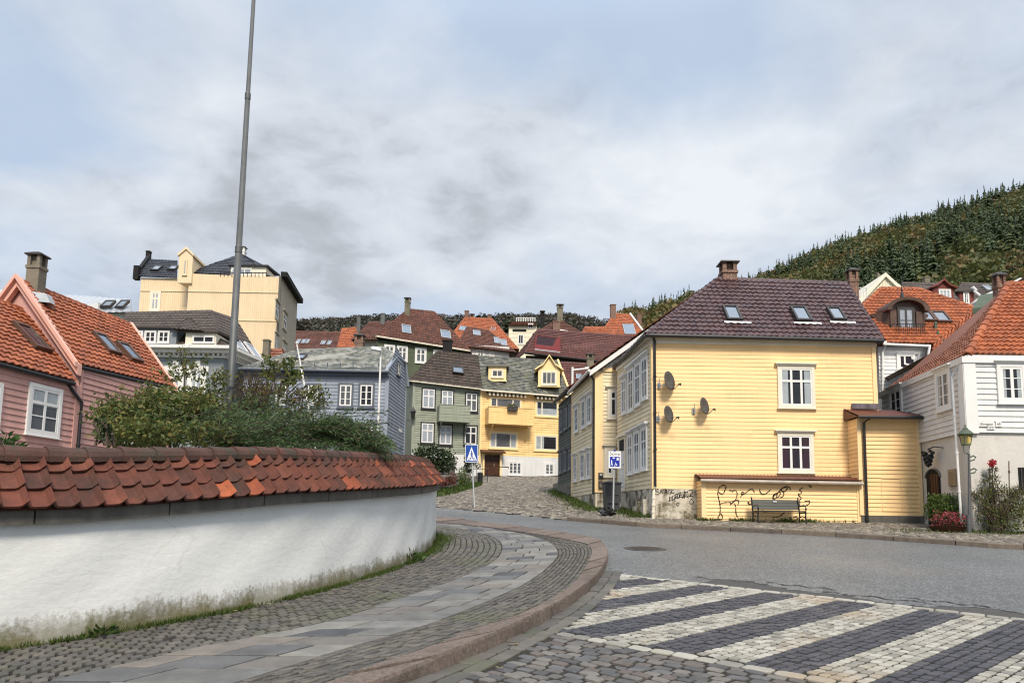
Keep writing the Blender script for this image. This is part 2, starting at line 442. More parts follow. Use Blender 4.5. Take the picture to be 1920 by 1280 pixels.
def ribbon(mb, F, pts, w=.03, o=.03):
    """hand drawn stroke on a plane; pts in (u,v)"""
    P = [Vector((p[0], p[1])) for p in pts]
    # catmull-rom
    Q = []
    for i in range(len(P)-1):
        p0, p1, p2, p3 = P[max(i-1, 0)], P[i], P[i+1], P[min(i+2, len(P)-1)]
        for k in range(5):
            t = k/5; Q.append(.5*((2*p1)+(p2-p0)*t+(2*p0-5*p1+4*p2-p3)*t*t+(3*p1-p0-3*p2+p3)*t**3))
    Q.append(P[-1])
    prev = None
    for i, q in enumerate(Q):
        d = (Q[min(i+1, len(Q)-1)]-Q[max(i-1, 0)]); d = d.normalized() if d.length > 1e-6 else Vector((1, 0))
        nn = Vector((-d.y, d.x))*w/2*random.uniform(.45, 1.35)
        cur = (F.P(q.x+nn.x, q.y+nn.y, o), F.P(q.x-nn.x, q.y-nn.y, o))
        if prev: mb.quad(prev[0], cur[0], cur[1], prev[1])
        prev = cur
# curves / stones
def cat(pts, n=12):
    P = [Vector((p[0], p[1])) for p in pts]; Q = []
    for i in range(len(P)-1):
        p0, p1, p2, p3 = P[max(i-1, 0)], P[i], P[i+1], P[min(i+2, len(P)-1)]
        for k in range(n):
            t = k/n; Q.append(.5*((2*p1)+(p2-p0)*t+(2*p0-5*p1+4*p2-p3)*t*t+(3*p1-p0-3*p2+p3)*t**3))
    Q.append(P[-1]); return np.array([tuple(q) for q in Q])
def resamp(c, n):
    d = np.r_[0, np.cumsum(np.linalg.norm(np.diff(c, axis=0), axis=1))]
    t = np.linspace(0, d[-1], n); return np.c_[np.interp(t, d, c[:, 0]), np.interp(t, d, c[:, 1])]
def arclen(c): return float(np.linalg.norm(np.diff(c, axis=0), axis=1).sum())
def hv(Y): return np.interp(Y, HT[:, 0], HT[:, 1])
_sid = [0]
def stones(mb, C, zoff=0.0, gap=.008, bev=.014, depth=.035, jz=.004, tilt=.012, cut=.22, mi=None, fine=True, zf=None):
    """C (N,4,2) plan corners (counter-clockwise) -> rounded setts"""
    C = np.asarray(C, float); n = len(C)
    if n == 0: return
    cen = C.mean(1, keepdims=True)
    def inset(d):
        v = C-cen; l = np.linalg.norm(v, axis=2, keepdims=True); return cen+v*np.clip(1-d*1.35/np.maximum(l, 1e-4), .2, 1)
    def ringpts(q):
        if not fine: return q
        nx = np.roll(q, -1, 1); a = q+(nx-q)*cut; b = nx+(q-nx)*cut
        return np.stack([a, b], 2).reshape(n, 8, 2)
    r0, r1, r2 = ringpts(inset(gap)), ringpts(inset(gap+bev*.25)), ringpts(inset(gap+bev))
    if fine:
        jit = np.random.uniform(-1, 1, r0.shape)*bev*.22; r0 = r0+jit; r1 = r1+jit; r2 = r2+jit
    k = r0.shape[1]
    zf = zf or (lambda X, Y: hv(Y))
    zj = np.random.normal(0, jz, (n, 1)); tx = np.random.normal(0, tilt, (n, 1)); ty = np.random.normal(0, tilt, (n, 1))
    V = []
    for r, dz in ((r0, -depth), (r1, -bev*.45), (r2, 0)):
        z = zf(r[..., 0], r[..., 1])+zoff+zj+dz+(r[..., 0]-cen[..., 0])*tx+(r[..., 1]-cen[..., 1])*ty
        V.append(np.dstack([r, z]))
    V = np.stack(V, 1)          # n,3,k,3
    base = (np.arange(n)*3*k)[:, None]
    ids = np.c_[np.arange(n)+_sid[0]+.5, np.full(n, .5)]; _sid[0] += n
    Q = []
    for lv in (0, 1):
        for j in range(k):
            Q.append(np.c_[base[:, 0]+lv*k+j, base[:, 0]+lv*k+(j+1) % k, base[:, 0]+(lv+1)*k+(j+1) % k, base[:, 0]+(lv+1)*k+j])
    Q = np.stack(Q, 1).reshape(-1, 4)
    mq = None if mi is None else np.repeat(mi, 2*k)
    i0 = len(mb.v)
    mb.np(V.reshape(-1, 3), Q, np.repeat(ids, 2*k, 0), mq)
    T = base+2*k+np.arange(k)[None, :]+i0
    mb.f.extend([tuple(t) for t in T.tolist()]); mb.uv.extend([[tuple(u)]*k for u in ids.tolist()])
    mb.mi.extend([mb.cur]*n if mi is None else mi.tolist())
def band_cells(cA, cB, along, across, stag=True, jit=.08, nrow=None):
    """cells between two curves, A -> B across"""
    Lm = (arclen(cA)+arclen(cB))/2; n = max(2, int(Lm/along))
    wid = np.linalg.norm(resamp(cA, 30)-resamp(cB, 30), axis=1).mean(); m = nrow or max(1, round(wid/across))
    S = 8; fa, fb = resamp(cA, n*S+1), resamp(cB, n*S+1)
    out = []
    for r in range(m):
        sh = 0 if not stag or r % 2 == 0 else .5
        es = np.clip((np.arange(n+1)+sh+np.random.uniform(-jit, jit, n+1)), 0, n)
        idx = np.clip((es*S).astype(int), 0, n*S)
        t0, t1 = r/m, (r+1)/m
        lo = fa[idx]*(1-t0)+fb[idx]*t0; hi = fa[idx]*(1-t1)+fb[idx]*t1
        c = np.stack([lo[:-1], lo[1:], hi[1:], hi[:-1]], 1)
        keep = np.linalg.norm(lo[1:]-lo[:-1], axis=1) > along*.2
        out.append(c[keep])
    C = np.concatenate(out)
    ar = (C[:, 1, 0]-C[:, 0, 0])*(C[:, 3, 1]-C[:, 0, 1])-(C[:, 1, 1]-C[:, 0, 1])*(C[:, 3, 0]-C[:, 0, 0])
    C[ar < 0] = C[ar < 0][:, ::-1]
    return C
def grid_cells(O, du, dv, nu, nv, a, b, jit=.1):
    """running bond grid in plan: rows along du, length a, height b"""
    du, dv = np.array(du, float), np.array(dv, float); out = []
    for r in range(nv):
        w = np.random.uniform(.8, 1.2, nu); x = np.r_[0, np.cumsum(w)]*a + (random.random()-.5)*a
        y0, y1 = r*b, (r+1)*b
        P = lambda xx, yy: np.array(O)+xx[:, None]*du+yy*dv
        lo, hi = P(x, y0), P(x+np.random.uniform(-jit, jit, nu+1)*a*.5, y1)
        out.append(np.stack([lo[:-1], lo[1:], hi[1:], hi[:-1]], 1))
    return np.concatenate(out)
def inpoly(P, poly):
    x, y = P[:, 0], P[:, 1]; r = np.zeros(len(P), bool); n = len(poly)
    for i in range(n):
        x1, y1 = poly[i]; x2, y2 = poly[(i+1) % n]
        c = ((y1 > y) != (y2 > y)) & (x < (x2-x1)*(y-y1)/((y2-y1) if y2 != y1 else 1e-9)+x1); r ^= c
    return r
def leaf_quads(P, size, aspect=.5, up=.3, fold=0, dirs=None):
    """rhombus leaves at points P; returns V,F"""
    n = len(P); d = np.random.normal(0, 1, (n, 3)) if dirs is None else dirs+np.random.normal(0, .25, (n, 3))
    d /= np.linalg.norm(d, axis=1, keepdims=True)
    nr = np.random.normal(0, 1, (n, 3)); nr[:, 2] = np.abs(nr[:, 2])+up
    s = np.cross(d, nr); s /= np.maximum(np.linalg.norm(s, axis=1, keepdims=True), 1e-6)
    sz = size*np.random.uniform(.6, 1.3, (n, 1))
    V = np.stack([P, P+d*sz*.45+s*sz*aspect*.5, P+d*sz, P+d*sz*.45-s*sz*aspect*.5], 1).reshape(-1, 3)
    F = np.arange(n*4).reshape(-1, 4); return V, F
_lid = [0]
def add_leaves(mb, P, size, mi=None, **k):
    V, F = leaf_quads(P, size, **k); n = len(P)
    ids = np.c_[np.random.randint(0, 4000, n)+.5, np.random.randint(0, 4000, n)+.5]
    mb.np(V, F, ids, mi)
def blob_points(blobs, n, shell=.55):
    """blobs: (cx,cy,cz,rx,ry,rz); clumpy points"""
    B = np.array(blobs, float); vol = B[:, 3]*B[:, 4]*B[:, 5]; pick = np.random.choice(len(B), n, p=vol/vol.sum())
    d = np.random.normal(0, 1, (n, 3)); d /= np.linalg.norm(d, axis=1, keepdims=True)
    r = np.random.uniform(shell, 1.0, (n, 1))**.6
    r = r*(1+.13*np.sin(d[:, :1]*9+pick[:, None])+.13*np.sin(d[:, 1:2]*8+pick[:, None]*2)+.1*np.sin(d[:, 2:]*11))
    return B[pick, :3]+d*r*B[pick, 3:]
# ------------------------------------------------------------------ material library
mat('white_paint', (.72, .71, .685), .45, .05, 2)
mat('cream_paint', (.74, .68, .55), .5, .06, 2)
mat('grey_paint', (.16, .17, .19), .5, .08)
mat('black_paint', (.018, .018, .02), .45, .1)
mat('yellow_siding', (.89, .61, .30), .55, .06, .5, .08, 60, uvvar=.055, streak=.03, dirt=((.74, .53, .25), .45, .56, .85))
mat('yellow_trim', (.90, .645, .34), .5, .06, 1.5)
mat('pale_siding', (.74, .635, .43), .6, .08, .7, .08, 60, uvvar=.06, streak=.05)
mat('gold_siding', (.87, .585, .255), .55, .07, 1, .05, uvvar=.06, streak=.1)
mat('gold_trim', (.87, .66, .33), .5, .06, 1.5)
mat('sage_siding', (.28, .305, .235), .6, .08, 1, .06, uvvar=.07, streak=.12)
mat('green_siding', (.068, .088, .043), .6, .1, 1, .06, uvvar=.08, streak=.1)
mat('dark_green_siding', (.07, .085, .075), .6, .12, 1, .06, uvvar=.09, streak=.12)
mat('blue_siding', (.26, .295, .355), .6, .08, 1, .06, uvvar=.06, streak=.14)
mat('blue_trim', (.085, .10, .13), .55, .08)
mat('pink_siding', (.53, .295, .255), .55, .07, 1, .08, 60, uvvar=.05, streak=.10)
mat('pink_trim', (.72, .40, .31), .5, .06, 1.2)
mat('white_siding', (.66, .655, .64), .5, .05, 1.2, .06, uvvar=.03, streak=.08)
mat('grey_plaster', (.21, .235, .255), .7, .08, 1.2, .15, 30)
mat('beige_siding', (.73, .58, .38), .55, .05, .5, 0, uvvar=.02, streak=.05)
mat('beige_plaster', (.42, .37, .285), .75, .08, 1, .15)
mat('cream_siding', (.70, .66, .50), .55, .06, 1, 0, uvvar=.04)
mat('brown_siding', (.06, .055, .04), .6, .1, 1, 0, uvvar=.08)
mat('red_siding', (.14, .028, .02), .6, .1, 1, 0, uvvar=.08)
mat('lime_plaster', (.56, .535, .49), .8, .10, .9, .5, 9, dirt=((.40, .37, .31), .8, .56, .80))
mat('old_plaster', (.55, .50, .41), .85, .18, 2, .6, 14, dirt=((.12, .10, .055), 1.6, .46, .58))
mat('stone_base', (.20, .185, .16), .85, .25, 3, .8, 8, dirt=((.07, .075, .04), 2, .5, .65))
brickmat('brick', (.20, .07, .04), (.13, .05, .03), (.20, .17, .14), (.05, .045, .035))
brickmat('weathered_brick', (.21, .085, .05), (.13, .06, .038), (.24, .20, .165), (.30, .25, .20))
mat('concrete', (.19, .165, .125), .85, .2, 3, .5, 18, dirt=((.07, .08, .04), 1.5, .5, .68))
mat('grey_metal', (.13, .135, .135), .6, .18, 3, .05, 60, metal=.6, streak=.25)
mat('galvanised', (.36, .37, .37), .45, .12, 5, 0, metal=.5)
mat('dark_metal', (.045, .04, .038), .5, .2, 4, .1)
mat('copper_brown', (.085, .045, .03), .5, .3, 3, .1, dirt=((.10, .115, .09), 2.5, .6, .75))
mat('verdigris', (.07, .095, .062), .6, .2, 4, .1)
mat('lead_white', (.62, .63, .64), .5, .1)
mat('soot', (.012, .012, .012), .9, .1)
mat('interior', (.02, .019, .019), .9, .5, .9)
mat('interior_grey', (.15, .145, .14), .9, .35, 1.1)
mat('interior_pale', (.48, .47, .47), .9, .18, 1.3)
mat('interior_wine', (.022, .008, .012), .9, .5, 1.5)
mat('curtain', (.50, .49, .46), .9, .15, 2)
mat('curtain_wine', (.05, .012, .018), .9, .3, 2)
mat('skylight_dark', (.16, .19, .22), .6, .2, 1)
glassmat('glass', .28); glassmat('roof_glass', 1.7); glassmat('lamp_glass', .6, (.85, .85, .62))
mat('wood_brown', (.075, .028, .012), .45, .2, 3, .1, streak=.3)
mat('grey_wood', (.12, .112, .098), .8, .25, 3, .3, streak=.3)
mat('rust_sheet', (.105, .032, .022), .5, .15, 3, .1)
mat('flash_lead', (.14, .12, .14), .5, .3, 4, .1, streak=.4)
_o = [(.25, .072, .029), (.28, .08, .032), (.225, .066, .028), (.30, .09, .036), (.26, .076, .033), (.20, .06, .028)]
mat('tile_orange', None, .65, .18, 1.2, .1, 60, cols=_o, dirt=((.10, .04, .025), .9, .58, .78))
mat('tile_bright', None, .65, .14, 1.2, .1, 60, cols=[(.30, .085, .030), (.335, .096, .034), (.27, .078, .029), (.36, .106, .038), (.24, .07, .028)], dirt=((.16, .055, .03), .7, .62, .8))
mat('tile_rust', None, .6, .15, 1.2, .1, 60, cols=[(.20, .072, .036), (.22, .08, .04), (.18, .064, .034), (.24, .088, .045)], dirt=((.07, .03, .02), .8, .58, .78))
mat('tile_brown', None, .65, .2, .8, .1, cols=[(.104, .038, .021), (.088, .032, .019), (.118, .042, .023), (.076, .029, .018)], dirt=((.06, .03, .02), .5, .55, .75))
mat('tile_maroon', None, .6, .18, .8, .1, cols=[(.092, .028, .019), (.08, .025, .018), (.104, .033, .022)], dirt=((.06, .025, .02), .5, .55, .75))
mat('tile_dark', None, .7, .22, .9, .2, cols=[(.048, .033, .025), (.058, .039, .03), (.038, .028, .022), (.066, .045, .034)], dirt=((.035, .03, .022), .7, .5, .7))
mat('tile_chocolate', None, .6, .15, .8, .1, cols=[(.07, .053, .042), (.08, .06, .047), (.06, .046, .038)])
mat('tile_black', None, .5, .15, .8, .1, cols=[(.018, .019, .024), (.024, .025, .03), (.014, .015, .02)])
mat('tile_plum', None, .40, .12, 2.0, .05, 60, spec=.5, cols=[(.064, .033, .034), (.074, .038, .038), (.055, .029, .031), (.067, .034, .034), (.082, .042, .040)], dirt=((.045, .02, .016), .55, .60, .82))
_s = [(.19, .195, .17), (.13, .14, .125), (.24, .24, .21), (.105, .115, .105), (.18, .172, .145), (.28, .27, .235)]
mat('slate', None, .6, .2, 1.5, .2, cols=_s, dirt=((.10, .11, .075), 1.1, .52, .7))
mat('slate_dark', None, .6, .25, 1.2, .2, cols=[(.105, .11, .092), (.07, .074, .064), (.135, .13, .108), (.055, .06, .053), (.12, .115, .093), (.165, .16, .132)], dirt=((.12, .12, .06), 1.1, .55, .7))
mat('tile_wall', None, .8, .34, 5, .5, 50, cols=[(.108, .034, .021), (.088, .030, .02), (.125, .038, .023), (.074, .028, .02), (.135, .044, .026), (.096, .034, .022)], dirt=((.042, .025, .019), 3.2, .50, .72))
mat('tile_ridge', None, .85, .3, 5, .5, 50, cols=[(.082, .036, .026), (.07, .034, .026), (.095, .04, .028), (.062, .033, .026)], dirt=((.045, .04, .028), 3, .48, .66))
mat('tile_wall_new', None, .8, .2, 6, .4, 50, cols=[(.29, .075, .032), (.25, .066, .03), (.33, .09, .036), (.21, .058, .028)], dirt=((.11, .045, .03), 4, .56, .72))
# setts and paving
mat('sett', None, .6, .25, 6, .4, 70, cols=[(.092, .088, .083), (.118, .112, .105), (.078, .078, .079), (.13, .118, .105), (.105, .088, .078), (.15, .138, .124), (.104, .103, .104), (.068, .067, .067)])
mat('sett_white', None, .65, .14, 3, .4, 70, cols=[(.29, .278, .24), (.345, .33, .285), (.25, .24, .205), (.37, .355, .31), (.31, .292, .245), (.205, .196, .172)], dirt=((.32, .215, .115), .55, .55, .80))
mat('sett_dark', None, .55, .25, 5, .4, 70, cols=[(.042, .043, .052), (.052, .052, .061), (.036, .037, .045), (.062, .060, .067), (.047, .048, .058)], dirt=((.13, .115, .11), .6, .58, .85))
mat('sett_small', None, .65, .25, 5, .4, 80, cols=[(.085, .079, .070), (.102, .094, .082), (.072, .069, .064), (.115, .105, .09), (.09, .083, .076)], dirt=((.09, .095, .055), .8, .52, .72))
mat('sett_alley', None, .7, .25, 4, .4, 60, cols=[(.145, .126, .10), (.19, .168, .135), (.12, .105, .087), (.24, .212, .172), (.16, .138, .112), (.108, .097, .083)], dirt=((.10, .095, .055), .45, .58, .75))
mat('slab', None, .6, .28, 3.5, .3, 60, cols=[(.135, .132, .124), (.165, .16, .148), (.10, .10, .10), (.155, .138, .12), (.12, .118, .112), (.185, .178, .16), (.062, .064, .068), (.14, .128, .116)], dirt=((.13, .125, .11), 1.2, .55, .75))
mat('kerb_granite', None, .75, .45, 28, .9, 70, cols=[(.15, .115, .095), (.18, .142, .118), (.125, .098, .083), (.165, .128, .106)], dirt=((.075, .06, .045), 2.2, .50, .72))
mat('kerb_dark', None, .75, .3, 8, .5, 50, cols=[(.125, .10, .078), (.15, .12, .092), (.105, .085, .07)])
mat('joint_soil', (.022, .019, .015), .95, .4, 8, .4, 60, dirt=((.025, .032, .012), .9, .55, .7))
mat('earth', (.085, .085, .05), .95, .35, .4, .4, 5, dirt=((.05, .07, .02), .15, .4, .6))
mat('manhole_iron', (.07, .062, .055), .55, .3, 8, .3, 60, metal=.4)
mat('road_line', (.62, .62, .60), .7, .2, 6, 0)
leafmat('grass_blade', [(.045, .085, .015), (.07, .11, .02), (.035, .065, .012), (.10, .115, .03)])
def asphalt():
    m, nt, b = _nt('asphalt')
    n1 = noise(nt, 30, 5, .75); n2 = noise(nt, .35, 5, .6); n3 = noise(nt, 5, 6, .7)
    col = ramp(nt, n1, [(.38, (.03, .032, .033)), (.50, (.10, .106, .108)), (.62, (.27, .275, .272))])
    col = mixc(nt, 1.0, col, ramp(nt, n2, [(.3, .80), (.7, 1.15)]), 'MULTIPLY')
    col = mixc(nt, 1.0, col, ramp(nt, n3, [(.3, .80), (.7, 1.15)]), 'MULTIPLY')
    n4 = noise(nt, .23, 3, .5)
    col = mixc(nt, ramp(nt, n4, [(.60, 0.0), (.80, .35)]), col, (.24, .19, .14))
    L(nt, col, b.inputs['Base Color']); b.inputs['Roughness'].default_value = .55
    b.inputs['Specular IOR Level'].default_value = .45
    bump(nt, b, noise(nt, 70, 4, .7), .5, .012)
asphalt()
mat('asphalt_worn', (.06, .058, .054), .75, .35, 14, .5, 60)
mat('crack', (.018, .016, .014), .95, .3, 10)
# ------------------------------------------------------------------ world, sun
W = bpy.data.worlds.new('World'); sc.world = W; W.use_nodes = True
nt = W.node_tree; bg = nt.nodes['Background']
SUN_EL, SUN_AZ = math.radians(46), math.radians(172)     # azimuth measured from +Y towards +X
sky = N(nt, 'ShaderNodeTexSky', sky_type='NISHITA', sun_disc=False); sky.sun_elevation = SUN_EL; sky.sun_rotation = SUN_AZ
sky.air_density = 1.0; sky.dust_density = 2.0
tc = N(nt, 'ShaderNodeTexCoord'); gen = tc.outputs['Generated']
sep = N(nt, 'ShaderNodeSeparateXYZ'); L(nt, gen, sep.inputs[0])
def mth(op, a, b=None, clamp=False):
    n = N(nt, 'ShaderNodeMath', operation=op); n.use_clamp = clamp
    for i, v in enumerate((a, b)):
        if v is None: continue
        if isinstance(v, (int, float)): n.inputs[i].default_value = v
        else: L(nt, v, n.inputs[i])
    return n.outputs[0]
zc = mth('MAXIMUM', sep.outputs[2], 0.0); den = mth('ADD', zc, .22)
cx = mth('DIVIDE', sep.outputs[0], den); cy = mth('DIVIDE', sep.outputs[1], den)
cv = N(nt, 'ShaderNodeCombineXYZ'); L(nt, cx, cv.inputs[0]); L(nt, cy, cv.inputs[1])
def cloudnoise(scale, detail, dist, off):
    mp = N(nt, 'ShaderNodeMapping'); mp.inputs['Location'].default_value = off; L(nt, cv.outputs[0], mp.inputs[0])
    n = N(nt, 'ShaderNodeTexNoise'); n.inputs['Scale'].default_value = scale; n.inputs['Detail'].default_value = detail
    n.inputs['Roughness'].default_value = .55; n.inputs['Distortion'].default_value = dist; L(nt, mp.outputs[0], n.inputs['Vector']); return n.outputs[0]
def skyblob(px, py, wx, amp, sy=.5):
    """soft lobe of cloud density about a sky direction"""
    d = ray(px, py).normalized(); e = max(d.z, 0)+.22
    cxx, cyy = d.x/e, d.y/e; s = wx/FPX/e
    a = mth('MULTIPLY', mth('SUBTRACT', cx, cxx), 1/s); b_ = mth('MULTIPLY', mth('SUBTRACT', cy, cyy), 1/(s*sy*2.2))
    r2 = mth('ADD', mth('MULTIPLY', a, a), mth('MULTIPLY', b_, b_))
    return mth('MULTIPLY', mth('EXPONENT', mth('MULTIPLY', r2, -1.0)), amp)
fine_ = cloudnoise(3.6, 10, .3, (3.1, 1.7, 0)); big_ = cloudnoise(1.2, 6, .3, (7.3, 2.2, 0)); wisp = cloudnoise(10, 9, .5, (1.3, 8.2, 0))
# darkness of the cloud layer
dk = mth('ADD', mth('MULTIPLY', mth('SUBTRACT', fine_, .5), 1.35), mth('MULTIPLY', mth('SUBTRACT', big_, .5), .55))
dk = mth('ADD', dk, mth('MULTIPLY', mth('SUBTRACT', wisp, .5), .6))
for (px, py, w, a) in [(650, 360, 600, .22), (960, 380, 280, .14), (300, 450, 380, .12), (1620, 200, 300, .14), (250, 420, 200, .04), (1560, 350, 110, .12), (1450, 460, 130, .12), (640, 560, 160, .06), (1080, 510, 130, .10), (900, 480, 130, .08), (1750, 160, 300, .03), (350, 60, 350, -.12), (1200, 60, 500, -.12),
                       (1330, 330, 230, -.42), (1080, 470, 150, -.12), (800, 510, 130, -.14), (720, 500, 80, -.10), (420, 160, 300, -.04), (120, 330, 200, -.16), (1650, 280, 120, -.14), (950, 130, 420, -.10), (1500, 420, 180, -.10)]:
    dk = mth('ADD', dk, skyblob(px, py, w, a))
# gaps where the blue shows
bl = mth('ADD', mth('MULTIPLY', mth('SUBTRACT', cloudnoise(1.5, 7, .3, (5.1, 4.4, 0)), .5), 2.4), .34)
for (px, py, w, a) in [(870, 70, 260, .34), (1180, 190, 170, .34), (40, 240, 130, .40), (1420, 120, 220, .10), (200, 60, 220, .15), (1330, 330, 260, -.4), (760, 380, 380, -.5), (500, 500, 300, -.3), (1750, 150, 300, -.2)]:
    bl = mth('ADD', bl, skyblob(px, py, w, a))
bl = mth('MULTIPLY', bl, 1.6, True)
cloud = ramp(nt, mth('ADD', mth('MULTIPLY', dk, .9), .33, True), [(0.0, (6.5, 6.7, 7.0)), (.28, (5.7, 5.95, 6.35)), (.5, (5.0, 5.28, 5.75)), (.70, (3.9, 4.1, 4.45)), (1.0, (3.05, 3.2, 3.45))])
skyb = mixc(nt, 1.0, sky.outputs[0], (.6, .6, .6), 'MULTIPLY')
skyb = mixc(nt, .75, skyb, (4.5, 5.5, 6.95))
colr = mixc(nt, mth('MULTIPLY', bl, .85), cloud, skyb)
# an overcast sky is brighter overhead than near the horizon
zen = mth('ADD', mth('MULTIPLY', mth('POWER', mth('MAXIMUM', mth('SUBTRACT', sep.outputs[2], .57), 0.0), 1.0), 2.8), 1.0)
hz = mth('MULTIPLY', zen, 1.0)
cmb = N(nt, 'ShaderNodeCombineColor'); [L(nt, mth('MULTIPLY', hz, kk), cmb.inputs[i]) for i, kk in enumerate((.985, 1.0, 1.015))]
colr = mixc(nt, 1.0, colr, cmb.outputs[0], 'MULTIPLY')
L(nt, colr, bg.inputs['Color']); bg.inputs['Strength'].default_value = .10
sl = bpy.data.lights.new('sun', 'SUN'); so = bpy.data.objects.new('sun', sl); COL.objects.link(so)
sl.energy = 3.1; sl.angle = math.radians(14); sl.color = (1, .90, .76)
sdir = Vector((math.sin(SUN_AZ)*math.cos(SUN_EL), math.cos(SUN_AZ)*math.cos(SUN_EL), math.sin(SUN_EL)))
so.rotation_euler = sdir.to_track_quat('Z', 'Y').to_euler(); so.location = (0, 0, 60)
sc.cycles.use_denoising = True; sc.cycles.filter_width = 1.15; sc.cycles.max_bounces = 5; sc.cycles.diffuse_bounces = 3; sc.cycles.glossy_bounces = 3; sc.cycles.transparent_max_bounces = 6
sc.view_settings.view_transform = 'Standard'; sc.view_settings.look = 'None'; sc.view_settings.gamma = 1
sc.view_settings.exposure = .42
# ------------------------------------------------------------------ ground sheet and hills
def sheet(name, X, Y, zfun, m):
    XX, YY = np.meshgrid(X, Y); Z = zfun(XX, YY)
    V = np.stack([XX, YY, Z], 2).reshape(-1, 3); w = len(X); n = []
    I = np.arange(len(V)).reshape(len(Y), w)
    F = np.stack([I[:-1, :-1], I[:-1, 1:], I[1:, 1:], I[1:, :-1]], 2).reshape(-1, 4)
    mb = MB(); mb.np(V, F, np.full((len(F), 2), .5)); return mb
gX = np.r_[np.linspace(-1600, -120, 14), np.linspace(-100, 100, 41), np.linspace(120, 1600, 14)]
gY = np.r_[np.linspace(-300, -10, 8), np.linspace(-5, 60, 27), np.linspace(62, 160, 30), np.linspace(200, 1600, 12)]
g = sheet('ground', gX, gY, lambda X, Y: hv(Y)-.16, 0).build('ground', 'earth', smooth=True); g['kind'] = 'structure'
SKYL = np.array([(-900, 650), (200, 632), (430, 612), (545, 607), (620, 604), (700, 601), (760, 604), (830, 606), (930, 597), (1050, 590), (1100, 600), (1130, 611), (1190, 598), (1215, 586), (1300, 553), (1400, 520), (1500, 478), (1600, 434), (1700, 402), (1800, 375), (1920, 338), (2100, 300), (2700, 260)], float)
def hillY(px): return float(np.interp(px, [-900, 1120, 1250, 1500, 1920, 2700], [820, 820, 760, 560, 430, 400]))
def hill_pt(px, t):
    """t 0 foot .. 1 ridge"""
    Yr = hillY(px); Y = 138+(Yr-138)*t
    top = at(px, float(np.interp(px, SKYL[:, 0], SKYL[:, 1])), Yr)
    th = 13.0 if px > 1200 else 5.0
    r = top.x/Yr; z0 = 26.0; z = z0+(top.z-th-z0)*(t**.92)
    return Vector((r*Y, Y, z+2.5*math.sin(px*.013+t*9)*t*(1-t)*3))
pxs = list(range(-900, 2701, 36)); ts = [i/22 for i in range(23)]
mb = MB(); I = {}
for a, px in enumerate(pxs):
    for b, t in enumerate(ts): I[a, b] = len(mb.v); mb.v.append(hill_pt(px, t))
    q = hill_pt(px, 1.0); I[a, 23] = len(mb.v); mb.v.append(Vector((q.x*1.5, q.y*1.5, q.z*.9)))
for a in range(len(pxs)-1):
    for b in range(23):
        mb.f.append((I[a, b], I[a+1, b], I[a+1, b+1], I[a, b+1])); mb.uv.append([(.5, .5)]*4); mb.mi.append(0)
mat('hill_soil', (.055, .05, .03), .95, .4, .03, 0, dirt=((.10, .06, .03), .02, .5, .6))
o = mb.build('hills', 'hill_soil', smooth=True); o['kind'] = 'structure'
# ------------------------------------------------------------------ forest on the hills
leafmat('conifer', [(.042, .064, .027), (.062, .085, .034), (.033, .052, .024), (.078, .10, .04)], .12)
leafmat('broad_green', [(.085, .10, .032), (.11, .12, .038), (.07, .085, .028), (.135, .13, .045)], .25)
leafmat('broad_autumn', [(.175, .135, .045), (.145, .12, .04), (.20, .14, .05), (.13, .09, .045)], .25)
leafmat('broad_far', [(.075, .07, .055), (.085, .078, .06), (.07, .07, .056), (.095, .076, .058)], .15)
mat('bark', (.05, .04, .03), .9, .3, 4, .4)
def conifer_tpl(seed, H=1.0, layers=15, br=9, wid=.19):
    r = np.random.RandomState(seed); V = []; F = []; 
    for l in range(layers):
        t = l/(layers-1); z = .06+.90*t+r.uniform(-.02, .02); R = wid*(1-t)**.85*r.uniform(.75, 1.15)+.012
        for b in range(br if t < .8 else 4):
            a = 2*math.pi*(b+r.uniform(-.3, .3))/br+l*1.3; rr = R*r.uniform(.45, 1.35); w = rr*.26
            c, s = math.cos(a), math.sin(a); dz = rr*.55
            i = len(V)
            V += [(0, 0, z+.055), (c*rr*.6-s*w, s*rr*.6+c*w, z-dz*.35), (c*rr, s*rr, z-dz), (c*rr*.6+s*w, s*rr*.6-c*w, z-dz*.35)]; F.append((i, i+1, i+2, i+3))
    for b in range(3):
        a = b*2.1; i = len(V); V += [(math.cos(a)*.014, math.sin(a)*.014, .9), (0, 0, 1.02), (-math.cos(a)*.014, -math.sin(a)*.014, .9), (0, 0, .8)]; F.append((i, i+1, i+2, i+3))
    return np.array(V)*H, np.array(F)
def broad_tpl(seed, n=70):
    np.random.seed(seed); bl = [(np.random.uniform(-.2, .2), np.random.uniform(-.2, .2), np.random.uniform(.4, .75), .26, .26, .24) for _ in range(5)]
    P = blob_points(bl, n, .6); V, F = leaf_quads(P, .115, aspect=.8); return V, F
CT = [conifer_tpl(i, 1, 13+i, 9+i % 2, (.13, .17, .22, .27)[i]) for i in range(4)]; BT = [broad_tpl(40+i, 110+i*14) for i in range(4)]
def plant_forest(name, label, spots):
    """spots: (x,y,z,height,width factor,tpl kind,material)"""
    mb = MB(); mats = ['conifer', 'broad_green', 'broad_autumn', 'broad_far', 'bark']
    rs = np.random.RandomState(5)
    for (x, y, z, hh, wf, kind, mi) in spots:
        V, F = (CT if kind == 'c' else BT)[rs.randint(4)]
        a = rs.uniform(0, 6.28); c, s = math.cos(a), math.sin(a)
        P = np.c_[(V[:, 0]*c-V[:, 1]*s)*hh*wf+x, (V[:, 0]*s+V[:, 1]*c)*hh*wf+y, V[:, 2]*hh+z]
        tid = rs.randint(0, 3000)
        mb.np(P, F, np.c_[np.full(len(F), tid+.5), rs.randint(0, 2, len(F))+.5], np.full(len(F), mi))
    o = mb.build(name, mats); tag(o, label, None, kind='stuff'); return o
